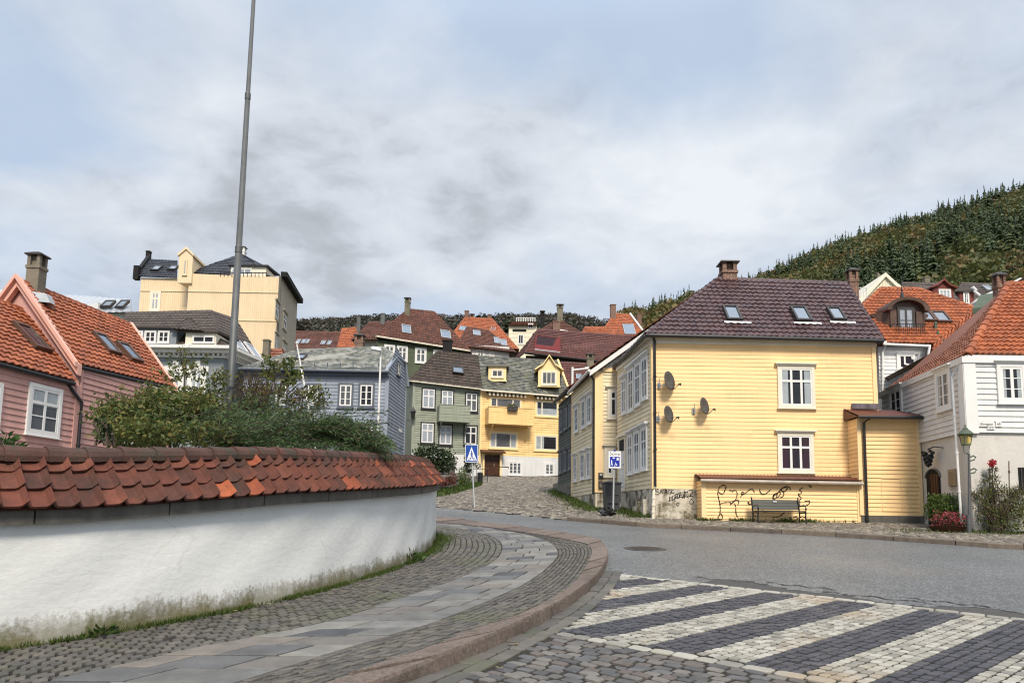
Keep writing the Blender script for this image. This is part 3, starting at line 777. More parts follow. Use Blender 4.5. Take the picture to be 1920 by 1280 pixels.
rs = np.random.RandomState(11); sp = []
for i in range(3000):
    px = rs.uniform(1170, 2080); t = 1-rs.uniform(0, 1)**1.1*.93; p = hill_pt(px, t)
    k = math.sin(px*.021+t*7)+math.sin(px*.009-t*13)+rs.normal(0, .6)
    lowl = np.interp(px, [1200, 1500, 1700, 2000], [.7, .3, -.2, -.3])
    if t > .95: con = rs.rand() < .55
    else: con = k < -.55-lowl*1.4+(.55 if px > 1600 else 0)
    if con: sp.append((p.x, p.y, p.z, rs.uniform(7, 17), rs.uniform(.8, 1.35), 'c', 0))
    else: sp.append((p.x, p.y, p.z-1, rs.uniform(7, 13), rs.uniform(.9, 1.3), 'b', 2 if rs.rand() < .30+.25*lowl else 1))
plant_forest('hillside_forest', 'mixed dark spruce and autumn broadleaf forest covering the steep right hillside', sp)
sp = []
for i in range(1500):
    px = rs.uniform(420, 1200); t = 1-rs.uniform(0, 1)**1.3*.85; p = hill_pt(px, t)
    con = rs.rand() < (.5 if 930 < px < 1140 else .10)
    sp.append((p.x, p.y, p.z-1, rs.uniform(4, 8), rs.uniform(1.3, 2.2), 'c' if con else 'b', 0 if con else 3))
plant_forest('distant_woodland', 'brownish bare autumn woodland on the low far ridge behind the roofs', sp)
# spruces standing out on the right skyline, one object each
skyline_me = []
for j in range(3):
    V, F = conifer_tpl(60+j, 1, 17, 8, .17+.03*j); mb = MB(); mb.np(V, F, np.c_[np.full(len(F), 33.5+j), np.arange(len(F))+.5])
    o = mb.build('spruce_tree', ['conifer']); skyline_me.append(o)
    mt = MB(); mt.tube([(0, 0, -.15), (0, 0, .5), (0, 0, .97)], [.022, .014, .003], 5)
px = 1225; first = True; idx = 0
GRP = 'spruces along the right skyline'
while px < 1925:
    p = hill_pt(px, 1.0); hh = rs.uniform(8, 19)*(1.0 if px > 1450 else .8)
    if 1840 < px < 1900: hh *= 1.25
    src = skyline_me[idx % 3]; o = src if idx < 3 else src.copy()
    if idx >= 3: COL.objects.link(o)
    o.location = (p.x, p.y, p.z-1.0); o.scale = (hh*rs.uniform(.9, 1.4), hh*rs.uniform(.9, 1.4), hh); o.rotation_euler = (0, 0, rs.uniform(0, 6))
    tag(o, 'dark pointed spruce standing out on the wooded right skyline', 'tree', GRP)
    px += rs.uniform(7, 20); idx += 1
# ------------------------------------------------------------------ road, kerbs, pavements
ZS = .12                                              # pavement height above the road
rX = np.r_[np.linspace(-40, -8, 12), np.linspace(-7, 14, 43), np.linspace(15, 60, 20)]; rY = np.linspace(3.0, 30.0, 82)
road = sheet('road', rX, rY, lambda X, Y: hv(Y)-.004, 0)
road = road.build('road', 'asphalt', smooth=True); road['kind'] = 'structure'
gp = lambda lst, off=0: [tuple(G(x, y, off))[:2] for x, y in lst]
def ext(c, d=4.0):
    a, b = np.array(c[0]), np.array(c[1]); v = (a-b)/np.linalg.norm(a-b); return [tuple(a+v*d), tuple(a+v*d/2)]+list(c)
wall_px = [(0, 1218), (200, 1186), (450, 1140), (640, 1095), (760, 1055), (800, 1032)]
wallc = cat([(-6.6, .8), (-5.6, 3.6), (-5.05, 4.9)]+gp(wall_px, ZS)+[(-1.62, 15.6), (-1.75, 17.0), (-2.6, 18.6), (-4.4, 19.9), (-8, 21.5), (-14, 23.5)])
kerb_out = cat(ext(gp([(775, 1280), (870, 1240), (961, 1198), (1007, 1174), (1074, 1133), (1122, 1088), (1140, 1050), (1132, 1028), (1106, 1016.5), (1010, 1000), (910, 986), (822, 975)]))+[(-6.5, 26.2), (-14, 29)])
kerb_in = cat(ext(gp([(606, 1282), (803, 1217), (888, 1183), (974, 1155), (1044, 1118), (1074, 1094), (1097, 1064), (1109, 1038), (1104, 1023), (1080, 1015), (990, 999), (900, 986.5), (822, 977)], ZS))+[(-6.5, 25.7), (-14, 28.4)])
slab_in = cat(ext(gp([(150, 1262), (400, 1206), (562, 1175), (688, 1142), (761, 1117), (844, 1089), (921, 1054), (941, 1027), (931, 1010), (905, 1000), (870, 993), (830, 987)], ZS))+[(-5.5, 22.0), (-14, 25.0)])
slab_out = cat(ext(gp([(440, 1280), (595, 1231), (708, 1197), (794, 1172), (861, 1148), (921, 1123), (990, 1090), (1034, 1057), (1047, 1037), (1037, 1020), (1004, 1006), (950, 995), (880, 985.5)], ZS))+[(-5.5, 23.6), (-14, 26.4)])
ST = lambda o: o.__setitem__('kind', 'structure')
# bedding under the pavement (fills the joints)
mb = MB(); A_, B_ = resamp(wallc[12:], 120), resamp(kerb_in, 120)
for i in range(119):
    for j in range(4):
        f = lambda k, t: Vector((*(A_[k]*(1-t)+B_[k]*t), 0))
        q = [f(i, j/4), f(i, (j+1)/4), f(i+1, (j+1)/4), f(i+1, j/4)]
        for p in q: p.z = h(p.y)+ZS-.016
        mb.quad(*q)
ST(mb.build('pavement_bed', 'joint_soil'))
def trunc(c, ymax=24.5):
    k = np.argmax(c[:, 1] > ymax) if (c[:, 1] > ymax).any() else len(c); return c[:max(k, 3)]
mb = MB(); C = band_cells(wallc[12:], slab_in, .125, .115); stones(mb, C, ZS, gap=.008, bev=.014, jz=.005, tilt=.02, fine=False)
C = band_cells(slab_out, kerb_in, .125, .115); stones(mb, C, ZS, gap=.008, bev=.014, jz=.005, tilt=.02, fine=False)
ST(mb.build('pavement_setts', 'sett_small'))
mb = MB(); 
def slab_rows(cA, cB, depth):
    n = int((arclen(cA)+arclen(cB))/2/depth); S = 1; a, b = resamp(cA, n+1), resamp(cB, n+1); out = []
    for i in range(n):
        t = [0]; x = [.0, .22, .38][i % 3]+random.uniform(-.05, .05)
        if x > .12: t.append(x)
        while t[-1] < .86:
            nx = t[-1]+random.uniform(.38, .52); t.append(nx if nx < .86 else 1.0)
        if t[-1] < 1: t[-1] = 1.0
        for u, v in zip(t[:-1], t[1:]):
            P = lambda c0, c1, k: c0*(1-k)+c1*k
            out.append([P(a[i], b[i], u), P(a[i], b[i], v), P(a[i+1], b[i+1], v), P(a[i+1], b[i+1], u)])
    C = np.array(out); ar = (C[:, 1, 0]-C[:, 0, 0])*(C[:, 3, 1]-C[:, 0, 1])-(C[:, 1, 1]-C[:, 0, 1])*(C[:, 3, 0]-C[:, 0, 0])
    C[ar < 0] = C[ar < 0][:, ::-1]; return C
C = slab_rows(slab_in, slab_out, .43); stones(mb, C, ZS+.004, gap=.010, bev=.010, jz=.003, tilt=.002, fine=False)
ST(mb.build('pavement_slabs', 'slab'))
# granite kerb
def kerb(name, inner, outer, length, m, top, drop=.14, bev=.025):
    n = int(arclen(outer)/length); a, b = resamp(inner, n*4+1), resamp(outer, n*4+1); mb = MB()
    for i in range(n):
        hs = random.randint(0, 9999); dz = random.uniform(-.014, .014); g_ = .03 if m == 'kerb_granite' else .010
        for k in range(4):
            i0, i1 = i*4+k, i*4+k+1
            def pt(c, j, z, sh=0.0):
                q = c[j].copy(); d = (b[j]-a[j]); d = d/max(np.linalg.norm(d), 1e-6)
                tn = (b[min(j+1, len(b)-1)]-b[max(j-1, 0)]); tn = tn/np.linalg.norm(tn)
                e = g_*1.0 if (k == 0 and j == i0) else (-g_ if (k == 3 and j == i1) else 0)
                q = q+d*sh+tn*e
                return Vector((q[0], q[1], h(q[1])+z+dz))
            uv = [(hs+.5, .5)]*4
            prof = [(a, -.03, .0), (a, top-.004, .0), (a, top, .012), (b, top, -bev), (b, top-bev, 0), (b, top-drop-.06, .008)]
            for r in range(len(prof)-1):
                (c0, z0, s0), (c1, z1, s1) = prof[r], prof[r+1]
                mb.quad(pt(c0, i0, z0, s0), pt(c0, i1, z0, s0), pt(c1, i1, z1, s1), pt(c1, i0, z1, s1), uv=uv)
            if k == 0: mb.quad(*[pt(c, i0, z, s) for c, z, s in prof], uv=[(hs+.5, .5)]*6)
            if k == 3: mb.quad(*[pt(c, i1, z, s) for c, z, s in prof], uv=[(hs+.5, .5)]*6)
    o = mb.build(name, m); ST(o)
kerb('kerb', kerb_in, kerb_out, 1.05, 'kerb_granite', ZS+.015)
# gutter course of long setts in front of the kerb
gut_o = np.array([kerb_out[i]+np.array([(kerb_out[min(i+1, len(kerb_out)-1)]-kerb_out[max(i-1, 0)])[1], -(kerb_out[min(i+1, len(kerb_out)-1)]-kerb_out[max(i-1, 0)])[0]])/np.linalg.norm(kerb_out[min(i+1, len(kerb_out)-1)]-kerb_out[max(i-1, 0)])*.30 for i in range(len(kerb_out))])
mk = (kerb_out[:, 1] < 12.6)
# crossing frame
ca = np.array(tuple(G(1135, 1074))[:2]); cb = np.array(tuple(G(1920, 1162))[:2])
cu_ = (cb-ca)/np.linalg.norm(cb-ca); cn_ = np.array([cu_[1], -cu_[0]])      # towards the camera
clow = np.array(tuple(G(1220, 1216))[:2]); CW = float((clow-ca)@cn_)
CO = ca - cu_*1.2
# everything paved with setts near the camera lies on the camera side of the upper edge of the crossing
mb = MB(); 
near = [tuple(CO), tuple(CO+cu_*16), (16, 2.0), (-1.5, 2.0)]
poly_k = np.vstack([gut_o[mk], [(9, 2), (14, 4), tuple(CO+cu_*13), tuple(CO+cu_*1.0)]])
bed = MB(); n = 40
XX = np.linspace(-1.4, 15, n); YY = np.linspace(2.4, 13.5, n)
lim = lambda P: ((P-ca)@cn_ > 0) & inpoly(P, np.vstack([kerb_out[mk], [(20, 2), (20, 6), tuple(CO+cu_*16)]]))
for i in range(n-1):
    for j in range(n-1):
        q = [(XX[i], YY[j]), (XX[i+1], YY[j]), (XX[i+1], YY[j+1]), (XX[i], YY[j+1])]
        if all((np.array(p)-ca)@cn_ > -.05 for p in q): bed.quad(*[Vector((x, y, h(y)+.006)) for x, y in q])
ST(bed.build('sett_bed', 'joint_soil'))
def keep(C, poly=None, lo=None, hi=None):
    c = C.mean(1); k = np.ones(len(C), bool)
    if lo is not None: k &= (c-ca)@cn_ > lo
    if hi is not None: k &= (c-ca)@cn_ < hi
    k &= inpoly(c, np.vstack([gut_o[mk], [tuple(gut_o[mk][-1]+np.array([0, 2])), (30, 14), (30, 2)]]))
    return C[k]
SZ = .018
C = keep(grid_cells(CO+cn_*(CW+.16)-cu_*4, cu_, cn_, 115, 68, .168, .115, .22), lo=CW+.12)
stones(mb, C, SZ, gap=.0095, bev=.010, jz=.005, tilt=.022, cut=.16)
ST(mb.build('sett_paving', 'sett'))
mb = MB()
# border rows
for d0 in (0.0, CW+.0):
    C = keep(grid_cells(CO+cn_*(d0+.0)-cu_*2, cu_, cn_, 80, 1, .22, .15, .1)); stones(mb, C, SZ+.002, gap=.005, bev=.012, jz=.003, cut=.16)
sB = [float((np.array(tuple(G(x, y))[:2])-ca)@cu_) for x, y in ((1325, 1095), (1383, 1101), (1441, 1107.5), (1500, 1113.5), (1570, 1121), (1655, 1130.5), (1732, 1139.5), (1820, 1150), (1910, 1161))]
sw_ = (sB[-1]-sB[0])/8; print('stripe', sw_, np.diff(sB)); nstripe = 24
dS = np.array(tuple(G(1134, 1185))[:2])-np.array(tuple(G(1467, 1117))[:2]); dS = dS/np.linalg.norm(dS); print('dS', dS, cn_)
for i in range(-4, nstripe+8):
    dark = (i % 2 == 0)
    O = ca+cu_*(sB[0]+(i-4)*sw_)+dS*(.165/(dS@cn_))
    mb.cur = 1 if dark else 0
    C = keep(grid_cells(O, dS, cu_, int((CW-.15)/(dS@cn_)/.12)+3, 5, .125, sw_/5, .15), lo=.15, hi=CW-.02)
    stones(mb, C, SZ, gap=.0075, bev=.009, jz=.003, cut=.16)
o = mb.build('zebra_crossing', ['sett_white', 'sett_dark']); ST(o)
mb = MB(); C = band_cells(kerb_out[mk], gut_o[mk], .42, .15, nrow=2); stones(mb, C, SZ, gap=.006, bev=.013, fine=True, cut=.1)
ST(mb.build('gutter_setts', 'sett_small'))
# worn asphalt edge, cracks, manhole
mb = MB(); prev = None
for i in range(120):
    s = 1.6+i*.085; w = .34+.12*math.sin(i*.35)+.22*math.sin(i*.13+1)+random.uniform(-.05, .05); w = max(.06, w+.08)
    a = ca+cu_*s-cn_*.0; b = ca+cu_*s-cn_*w; m_ = ca+cu_*s-cn_*(w+.06*abs(math.sin(i*.9))*(1 if math.sin(i*.21) > -.2 else .1))
    A3, B3, M3 = [Vector((p[0], p[1], h(p[1])+z)) for p, z in ((a, .0035), (b, .0035), (m_, .0037))]
    if prev:
        mb.cur = 0; mb.quad(prev[0], A3, B3, prev[1]); mb.cur = 1; mb.quad(prev[1], B3, M3, prev[2])
    prev = (A3, B3, M3)
mb.cur = 1
for (s0, s1, d) in ((1.2, 2.4, .62), (2.3, 3.3, .85), (3.2, 4.6, .52), (4.2, 5.2, .75), (5.3, 6.6, .45), (6.2, 7.4, .95), (6.9, 8.4, .6)):
    ps = [];
    for i in range(26):
        s = s0+(s1-s0)*i/25; ps.append(ca+cu_*s-cn_*(d+.06*math.sin(i*.7)+random.uniform(-.02, .02)))
    for i in range(25):
        w = .026*random.uniform(.2, 1.3); a, b = ps[i], ps[i+1]
        mb.quad(*[Vector((p[0], p[1], h(p[1])+.0045)) for p in (a-cn_*w, b-cn_*w, b+cn_*w, a+cn_*w)])
ST(mb.build('road_edge', ['asphalt_worn', 'crack']))
mc = G(1210, 1028); F0 = Pl(mc, (1, 0, 0), Vector((0, 1, .064)).normalized(), Vector((0, -.064, 1)).normalized())
mh = thing('manhole_cover', 'round iron manhole cover set in the grey road', 'manhole', mc)
mb = MB(); k = 28
for i in range(k):
    a, b = 2*math.pi*i/k, 2*math.pi*(i+1)/k
    for r0, r1, z0, z1, m_ in ((.46, .40, .004, .012, 0), (.40, .36, .012, .006, 0), (.36, 0, .006, .008, 0)):
        pt = lambda r, t, z: F0.P(r*math.cos(t), r*math.sin(t), z)
        mb.quad(pt(r0, a, z0), pt(r0, b, z0), pt(r1, b, z1), pt(r1, a, z1))
mb.build('frame', 'manhole_iron', mh)
mb = MB()
for i in range(-4, 5):
    hw = math.sqrt(max(.33**2-(i*.075)**2, 0)); mb.fbox(F0, -hw, hw, i*.075-.015, i*.075+.015, .008, .014)
mb.build('grating', 'manhole_iron', mh)
# far pavement in front of the yellow house, its kerb and cobbles
fk = cat(gp([(1062, 975.5), (1120, 980), (1200, 987), (1330, 993.5), (1450, 999.5), (1580, 1007), (1700, 1015), (1800, 1022), (1920, 1030)])+[(15.5, 16.2), (22, 13.5), (30, 10)])
fk_in = fk + np.array([.09, .155])
kerb('far_kerb', fk_in, fk, 1.4, 'kerb_dark', ZS+.01, drop=.13, bev=.02)
fb = cat([tuple(fk[0]+np.array([.4, 1.0])), (3.6, 29.5), (4.0, 27), (4.75, 25.1), (8, 24.9), (11.6, 24.9), (13.2, 24.2), (13.4, 21.6), (18, 21.4), (24, 20), (32, 16)])
mb = MB(); A_, B_ = resamp(fk_in, 90), resamp(fb, 90)
for i in range(89):
    for j in range(4):
        f = lambda k, t: Vector((*(A_[k]*(1-t)+B_[k]*t), 0))
        q = [f(i, j/4), f(i+1, j/4), f(i+1, (j+1)/4), f(i, (j+1)/4)]
        for p in q: p.z = h(p.y)+ZS-.02
        mb.quad(*q)
ST(mb.build('far_pavement_bed', 'joint_soil'))
mb = MB(); poly = np.vstack([fk_in, fb[::-1]])
C = grid_cells((1, 12), (1, 0), (0, 1), 250, 150, .15, .125, .3); C = C[inpoly(C.mean(1), poly)]
stones(mb, C, ZS-.003, gap=.006, bev=.018, jz=.007, tilt=.03, fine=False)
ST(mb.build('far_pavement', 'sett_alley'))
# cobbled alley going up between the houses
al = gp([(820, 950), (905, 958), (990, 966), (1062, 975)])
ar_ = [(2.4, 27.0), (3.0, 29.5), (2.75, 31), (2.5, 35), (2.2, 40), (2.6, 48), (4.6, 61.5)]
ale = [(-3.2, 59.5), (-3.4, 52), (-3.2, 44), (-3.0, 38), (-4.2, 34), (-7.5, 32), (-14, 33), (-14, 31)]
poly = np.array(al+ar_+ale)
mb = MB()
q = np.array([(x, y) for x in np.linspace(-14, 6, 50) for y in np.linspace(25, 62, 60)])
xs, ys = np.linspace(-15, 6, 52), np.linspace(24, 63, 70)
for i in range(51):
    for j in range(69):
        c = np.array([[(xs[i]+xs[i+1])/2, (ys[j]+ys[j+1])/2]])
        if inpoly(c, poly)[0] or ys[j] > 32: mb.quad(*[Vector((x, y, h(y)+.012)) for x, y in ((xs[i], ys[j]), (xs[i+1], ys[j]), (xs[i+1], ys[j+1]), (xs[i], ys[j+1]))])
ST(mb.build('alley_bed', 'joint_soil'))
C = grid_cells((-15, 24.5), (1, 0), (0, 1), 125, 235, .21, .165, .5); C = C[inpoly(C.mean(1), poly)]
mb = MB(); stones(mb, C, .03, gap=.008, bev=.035, jz=.014, tilt=.05, fine=False)
ST(mb.build('cobbled_alley', 'sett_alley'))
mb = MB(); a = G(812, 955.0); b = G(842, 956.5)
mb.quad(Vector((a.x, a.y-.05, h(a.y)+.004)), Vector((b.x, b.y-.05, h(b.y)+.004)), Vector((b.x, b.y+.35, h(b.y)+.02)), Vector((a.x, a.y+.35, h(a.y)+.02)))
ST(mb.build('road_marking', 'road_line'))
# ------------------------------------------------------------------ building helpers
def plan(px, Y, py=800): return (at(px, py, Y).x, Y)
def meet(P, a, px, py=800):
    """point where the plan line P + t*(a,1) is seen at image column px"""
    r = at(px, py, 1.0).x; t = (P[0]-r*P[1])/(r-a); return (P[0]+a*t, P[1]+t)
def zat(px, py, Y): return at(px, py, Y).z
def body(root, pts, z0, z1, m, name='core'):
    mb = MB(); prism(mb, pts, z0, z1); return mb.build(name, m, root)
def walls(root, specs, m, name='wall', hb=.14, d=.024, core=None, vertical=False, off=0.0):
    """specs: (F, polygon); core: (plan pts, z0, z1) closes the volume behind the boards"""
    mb = MB()
    for F, poly in specs: siding(mb, F, poly, hb, d, off, vertical)
    if core: prism(mb, *core)
    return mb.build(name, m, root)
def rect(F, z0, z1, u0=0, u1=None): u1 = F.L if u1 is None else u1; return [(u0, z0), (u1, z0), (u1, z1), (u0, z1)]
def back(F, D, inset=.0):
    n = F.n; return [(F.A.x, F.A.y), (F.B.x, F.B.y), (F.B.x-n.x*D, F.B.y-n.y*D), (F.A.x-n.x*D, F.A.y-n.y*D)]
def roofs(root, planes, m, name='roof', capl=(), under='grey_wood', **k):
    mb = MB(); out = []
    for q in planes:
        q = [at(*p) if not isinstance(p, Vector) else p for p in q]; r = Roof(*q); r.tiles(mb, **k); out.append(r)
    for a, b, rr in capl:
        a = at(*a) if not isinstance(a, Vector) else a; b = at(*b) if not isinstance(b, Vector) else b
        caps(mb, a, b, rr, step=max(.3, rr*3), lift=.03)
    o = mb.build(name, m, root); return o, out
def trim(root, items, m, name): 
    for F, u0, u1, v0, v1, o0, o1 in items:
        mb = MB(); mb.fbox(F, u0, u1, v0, v1, o0, o1); o = mb.build(name, m, root)
    return o
def pipe(root, pts, m='black_paint', r=.045, name='downpipe'):
    mb = MB(); mb.tube(pts, r, 8)
    for i in range(1, 4):
        p = Vector(pts[-2]).lerp(Vector(pts[-1]), i/4); mb.tube([p-Vector((0, 0, .03)), p+Vector((0, 0, .03))], r*1.3, 8)
    return mb.build(name, m, root, smooth=False)
def bars(root, segs, m, name, r=.06, n=8):
    mb = MB()
    for s in segs: mb.tube([at(*p) if not isinstance(p, Vector) else p for p in s], r, n)
    return mb.build(name, m, root)
# ================================================================== main yellow house
A = plan(1224, 25); B = plan(1646, 25); Ffar = meet(A, -.106, 1158)
yh = thing('yellow_house', 'large yellow clapboard house with plum tiled hip roof and three satellite dishes on its side', 'house', (A[0], 25, 1.4))
F1 = Fc(A, B); F2 = Fc(Ffar, A)
zs0 = F1.px(1224, 915)[1]; ze = F1.px(1430, 632)[1]; zsf = F2.px(1190, 919)[1]
BR = (B[0]+.5, 30.2)
walls(yh, [(F1, rect(F1, zs0, ze))], 'yellow_siding', hb=.135, d=.013, core=([A, B, BR, Ffar], 1.0, ze))
walls(yh, [(F2, rect(F2, zsf, ze))], 'pale_siding', 'side_wall', hb=.15)
FR = Fc(B, BR); walls(yh, [(FR, rect(FR, 1.2, ze))], 'brown_siding', 'rear_side_wall', hb=.15)
trim(yh, [(F1, -.03, .11, zs0-.02, ze-.28, .0, .045), (F1, F1.L-.12, F1.L+.02, zs0, ze-.28, 0, .045), (F2, F2.L-.14, F2.L+.042, zsf-.03, ze-.28, 0, .046)], 'yellow_trim', 'corner_board')
trim(yh, [(F1, -.05, F1.L+.05, ze-.28, ze-.06, 0, .06), (F2, -.05, F2.L+.05, ze-.28, ze-.06, 0, .055)], 'cream_paint', 'frieze_board')
fb_ = MB(); fb_.fbox(F1, 0.02, F1.L, .9, zs0-.002, -.3, .012); fb_.fbox(F2, 0, F2.L-.02, .9, zsf-.002, -.3, .010)
for t in (.55, .68, .82): fb_.fbox(F2, F2.L*t, F2.L*t+.28, .9, zsf-.1-random.random()*.5, .0105, .12+random.random()*.1)
fnd = fb_.build('foundation', 'old_plaster', yh)
EL, ER = at(1211, 627, 24.68), at(1656, 638, 24.68); RL, RR = at(1347, 522, 27.55), at(1586, 531, 27.55)
FL = at(1150, 692, 30.3); FL.z = EL.z; BKR = Vector((ER.x+.5, 30.5, EL.z))
ro, (yr, yl, _, _) = roofs(yh, [(EL, ER, RR, RL), (FL, EL, RL, RL), (ER, BKR, RR, RR), (BKR, FL, RL, RR)], 'tile_plum', tw=.205, th=.275, amp=.035, lip=.035,
      capl=[(EL, RL, .11), (RL, RR, .10), (ER, RR, .10)])
mb = MB(); n = F1.n
for a, b in ((EL, ER), (FL, EL)):
    mb.tube([a+Vector((0, 0, -.02)), b+Vector((0, 0, -.02))], .075, 8)
mb.build('gutter', 'black_paint', yh)
mb = MB(); z = ze-.055; q = [EL, ER, BKR, FL]; mb.quad(*[Vector((p.x*.998+.01, p.y+.03, z)) for p in q]); mb.build('soffit', 'cream_paint', yh)
for bx in ((1358, 579, 1386, 604.5), (1486, 580.5, 1515, 606), (1554, 582, 1579, 604.5)): skylight(yh, yr, bx, flash=True)
chimney(yh, 1348, 1382, 485, 524, 27.4, 'weathered_brick'); chimney(yh, 1586, 1610, 500, 556, 28.6, 'weathered_brick')
window(yh, F1, (1458, 686, 1527.5, 765), cols=(.34, .66), rows=(), transom=.66, cw=.10, cornice=.04, curtain='side', frame='white_paint', case='cream_paint', mull=.075, dark='interior')
window(yh, F1, (1458, 811.5, 1525.5, 886), cols=(.34, .66), rows=(), transom=.66, cw=.10, cornice=.04, curtain='side', curt_mat='curtain_wine', dark='interior_wine', case='cream_paint', mull=.075)
# windows of the street side (left face)
for bx in ((1166, 709, 1174.5, 777), (1178, 690, 1188.5, 772), (1190.5, 679, 1201.5, 762), (1203, 668, 1215, 750)):
    window(yh, F2, bx, cols=(.5,), rows=(.35,), transom=.68, cw=.09, cornice=.07, mull=.06, dark='interior_grey')
for bx in ((1177, 813, 1187, 890), (1189, 806, 1200, 886), (1202, 799, 1214, 882)):
    window(yh, F2, bx, cols=(.5,), rows=(), transom=.68, cw=.09, cornice=.07, mull=.06, dark='interior_grey', curtain='half')
u0, u1, v0, v1 = F2.rect(1162, 824, 1172, 920)
mb = MB(); mb.ring(F2, u0-.1, u1+.1, v0-.02, v1+.1, .1, 0, .07); mb.fbox(F2, u0-.15, u1+.15, v1+.102, v1+.18, 0, .16); mb.build('door_frame', 'cream_paint', yh)
mb = MB(); mb.fbox(F2, u0+.002, u1-.002, v0, v0+(v1-v0)*.76, .0, .05)
for q in (.08, .42): mb.fbox(F2, u0+.12, u1-.12, v0+(v1-v0)*q, v0+(v1-v0)*(q+.28), .051, .065)
mb.cur = 1; mb.fbox(F2, u0+.002, u1-.002, v0+(v1-v0)*.79, v1-.02, .0, .045); d_ = mb.build('door', ['white_paint', 'interior'], yh)
mb = MB(); mb.tube([F2.P(u1-.1, v0+1.0, .07), F2.P(u1-.2, v0+1.0, .09)], .015, 6); mb.build('handle', 'dark_metal', d_)
pipe(yh, [EL+Vector((.25, .02, -.05)), F1.P(.06, ze-.2, .12), F1.P(.05, zs0+.05, .10)])
pipe(yh, [F1.P(.05, zs0+.05, .10), F1.P(.0, zs0-.1, .10), F1.P(-.03, h(24.9)+.1, .10)], 'cream_paint', .05)
mat('cream_grey', (.42, .36, .30), .6, .15, 3, .1, streak=.2)
# low lean-to behind the bench
Yl = 24.35; S0 = plan(1316, Yl, 930); S1 = plan(1612, Yl, 930); FS = Fc(S0, S1); zt = FS.px(1460, 903)[1]; zg = h(24.3)+.05
FSL = Fc((S0[0], 24.99), S0)
lt = walls(yh, [(FS, rect(FS, zg, zt)), (FSL, rect(FSL, zg, zt))], 'yellow_siding', 'lean_to', hb=.118, core=([S0, S1, (S1[0], 24.97), (S0[0], 24.97)], .9, zt))
mb = MB(); mb.fbox(FS, -.02, .13, zg, zt, .0, .04); mb.fbox(FS, FS.L-.10, FS.L+.0, zg, zt, 0, .04); mb.build('corner_board', 'yellow_trim', lt)
a0, a1 = Vector((S0[0]-.08, 24.18, zt+.05)), Vector((S1[0]+.04, 24.18, zt+.05)); b0, b1 = Vector((S0[0]-.08, 24.985, zt+.22)), Vector((S1[0]+.04, 24.985, zt+.22))
mb = MB(); Roof(a0, a1, b1, b0).tiles(mb, tw=.12, th=2, amp=.018, lip=0, ns=4); mb.build('roof', 'rust_sheet', lt)
mb = MB(); mb.fbox(FS, -.07, FS.L+.03, zt-.015, zt+.045, .02, .15); mb.tube([FS.P(-.08, zt+.0, .20), FS.P(FS.L+.04, zt-.03, .20)], .055, 8); mb.build('gutter', 'cream_grey', lt)
gr = MB()
def zz(x, y, s=3.84, ox=1200, oy=840): return FS.px(ox+x/s, oy+y/s)
for st in ([(600, 328), (612, 300), (618, 275), (600, 265), (575, 280), (560, 315), (565, 350), (575, 400), (578, 440), (572, 480), (560, 500), (575, 512), (595, 500), (590, 480), (575, 465)],
           [(545, 515), (560, 512), (580, 510)], [(562, 310), (580, 325), (600, 325), (615, 295)],
           [(640, 305), (650, 300), (665, 310), (680, 300), (692, 305), (700, 330), (690, 365), (670, 390), (650, 403), (655, 390), (610, 390), (570, 402)],
           [(705, 370), (712, 385), (705, 405)], [(680, 395), (690, 420), (690, 455), (698, 485), (708, 497)], [(665, 385), (690, 372), (708, 370)],
           [(722, 350), (735, 335), (750, 320), (735, 315), (730, 325), (745, 330), (765, 318), (785, 300), (805, 292), (815, 300), (825, 318)],
           [(862, 292), (866, 315), (880, 328), (905, 325), (925, 312), (938, 298)],
           [(772, 392), (785, 385), (780, 400), (800, 398), (815, 382), (830, 392), (845, 408), (860, 400), (865, 410), (845, 410)],
           [(955, 355), (965, 330), (985, 325), (985, 345), (970, 365), (960, 350), (990, 320), (1010, 315), (1005, 340), (985, 355)],
           [(990, 325), (1010, 300), (1040, 280), (1060, 285), (1050, 305), (1025, 310), (1020, 290), (1050, 275), (1075, 280), (1085, 300)],
           [(960, 355), (960, 375), (985, 390), (1020, 388), (1045, 395), (1062, 418)], [(1015, 300), (1035, 320), (1030, 345), (1010, 352)],
           [(1175, 282), (1158, 290), (1150, 300), (1165, 315), (1150, 330), (1140, 325), (1148, 345), (1162, 355), (1150, 372), (1152, 395), (1148, 410)],
           [(1185, 380), (1205, 378), (1222, 380), (1215, 400), (1190, 412), (1170, 408)], [(1212, 270), (1225, 268), (1235, 277), (1220, 280)], [(1105, 405), (1120, 405), (1118, 412)],
           [(880, 410), (905, 408), (912, 415)], [(880, 445), (905, 455), (925, 450)], [(950, 495), (985, 495), (1010, 485), (1035, 465), (1043, 450)],
           [(1070, 500), (1090, 497), (1075, 512), (1095, 510)], [(1105, 495), (1130, 490), (1140, 505), (1120, 505)]):
    ribbon(gr, FS, [zz(*p) for p in st], .028, .034)
gr.build('graffiti', 'soot', lt)
gr = MB(); z2 = lambda x, y: F1.px(1200+x/3.84, 840+y/3.84)
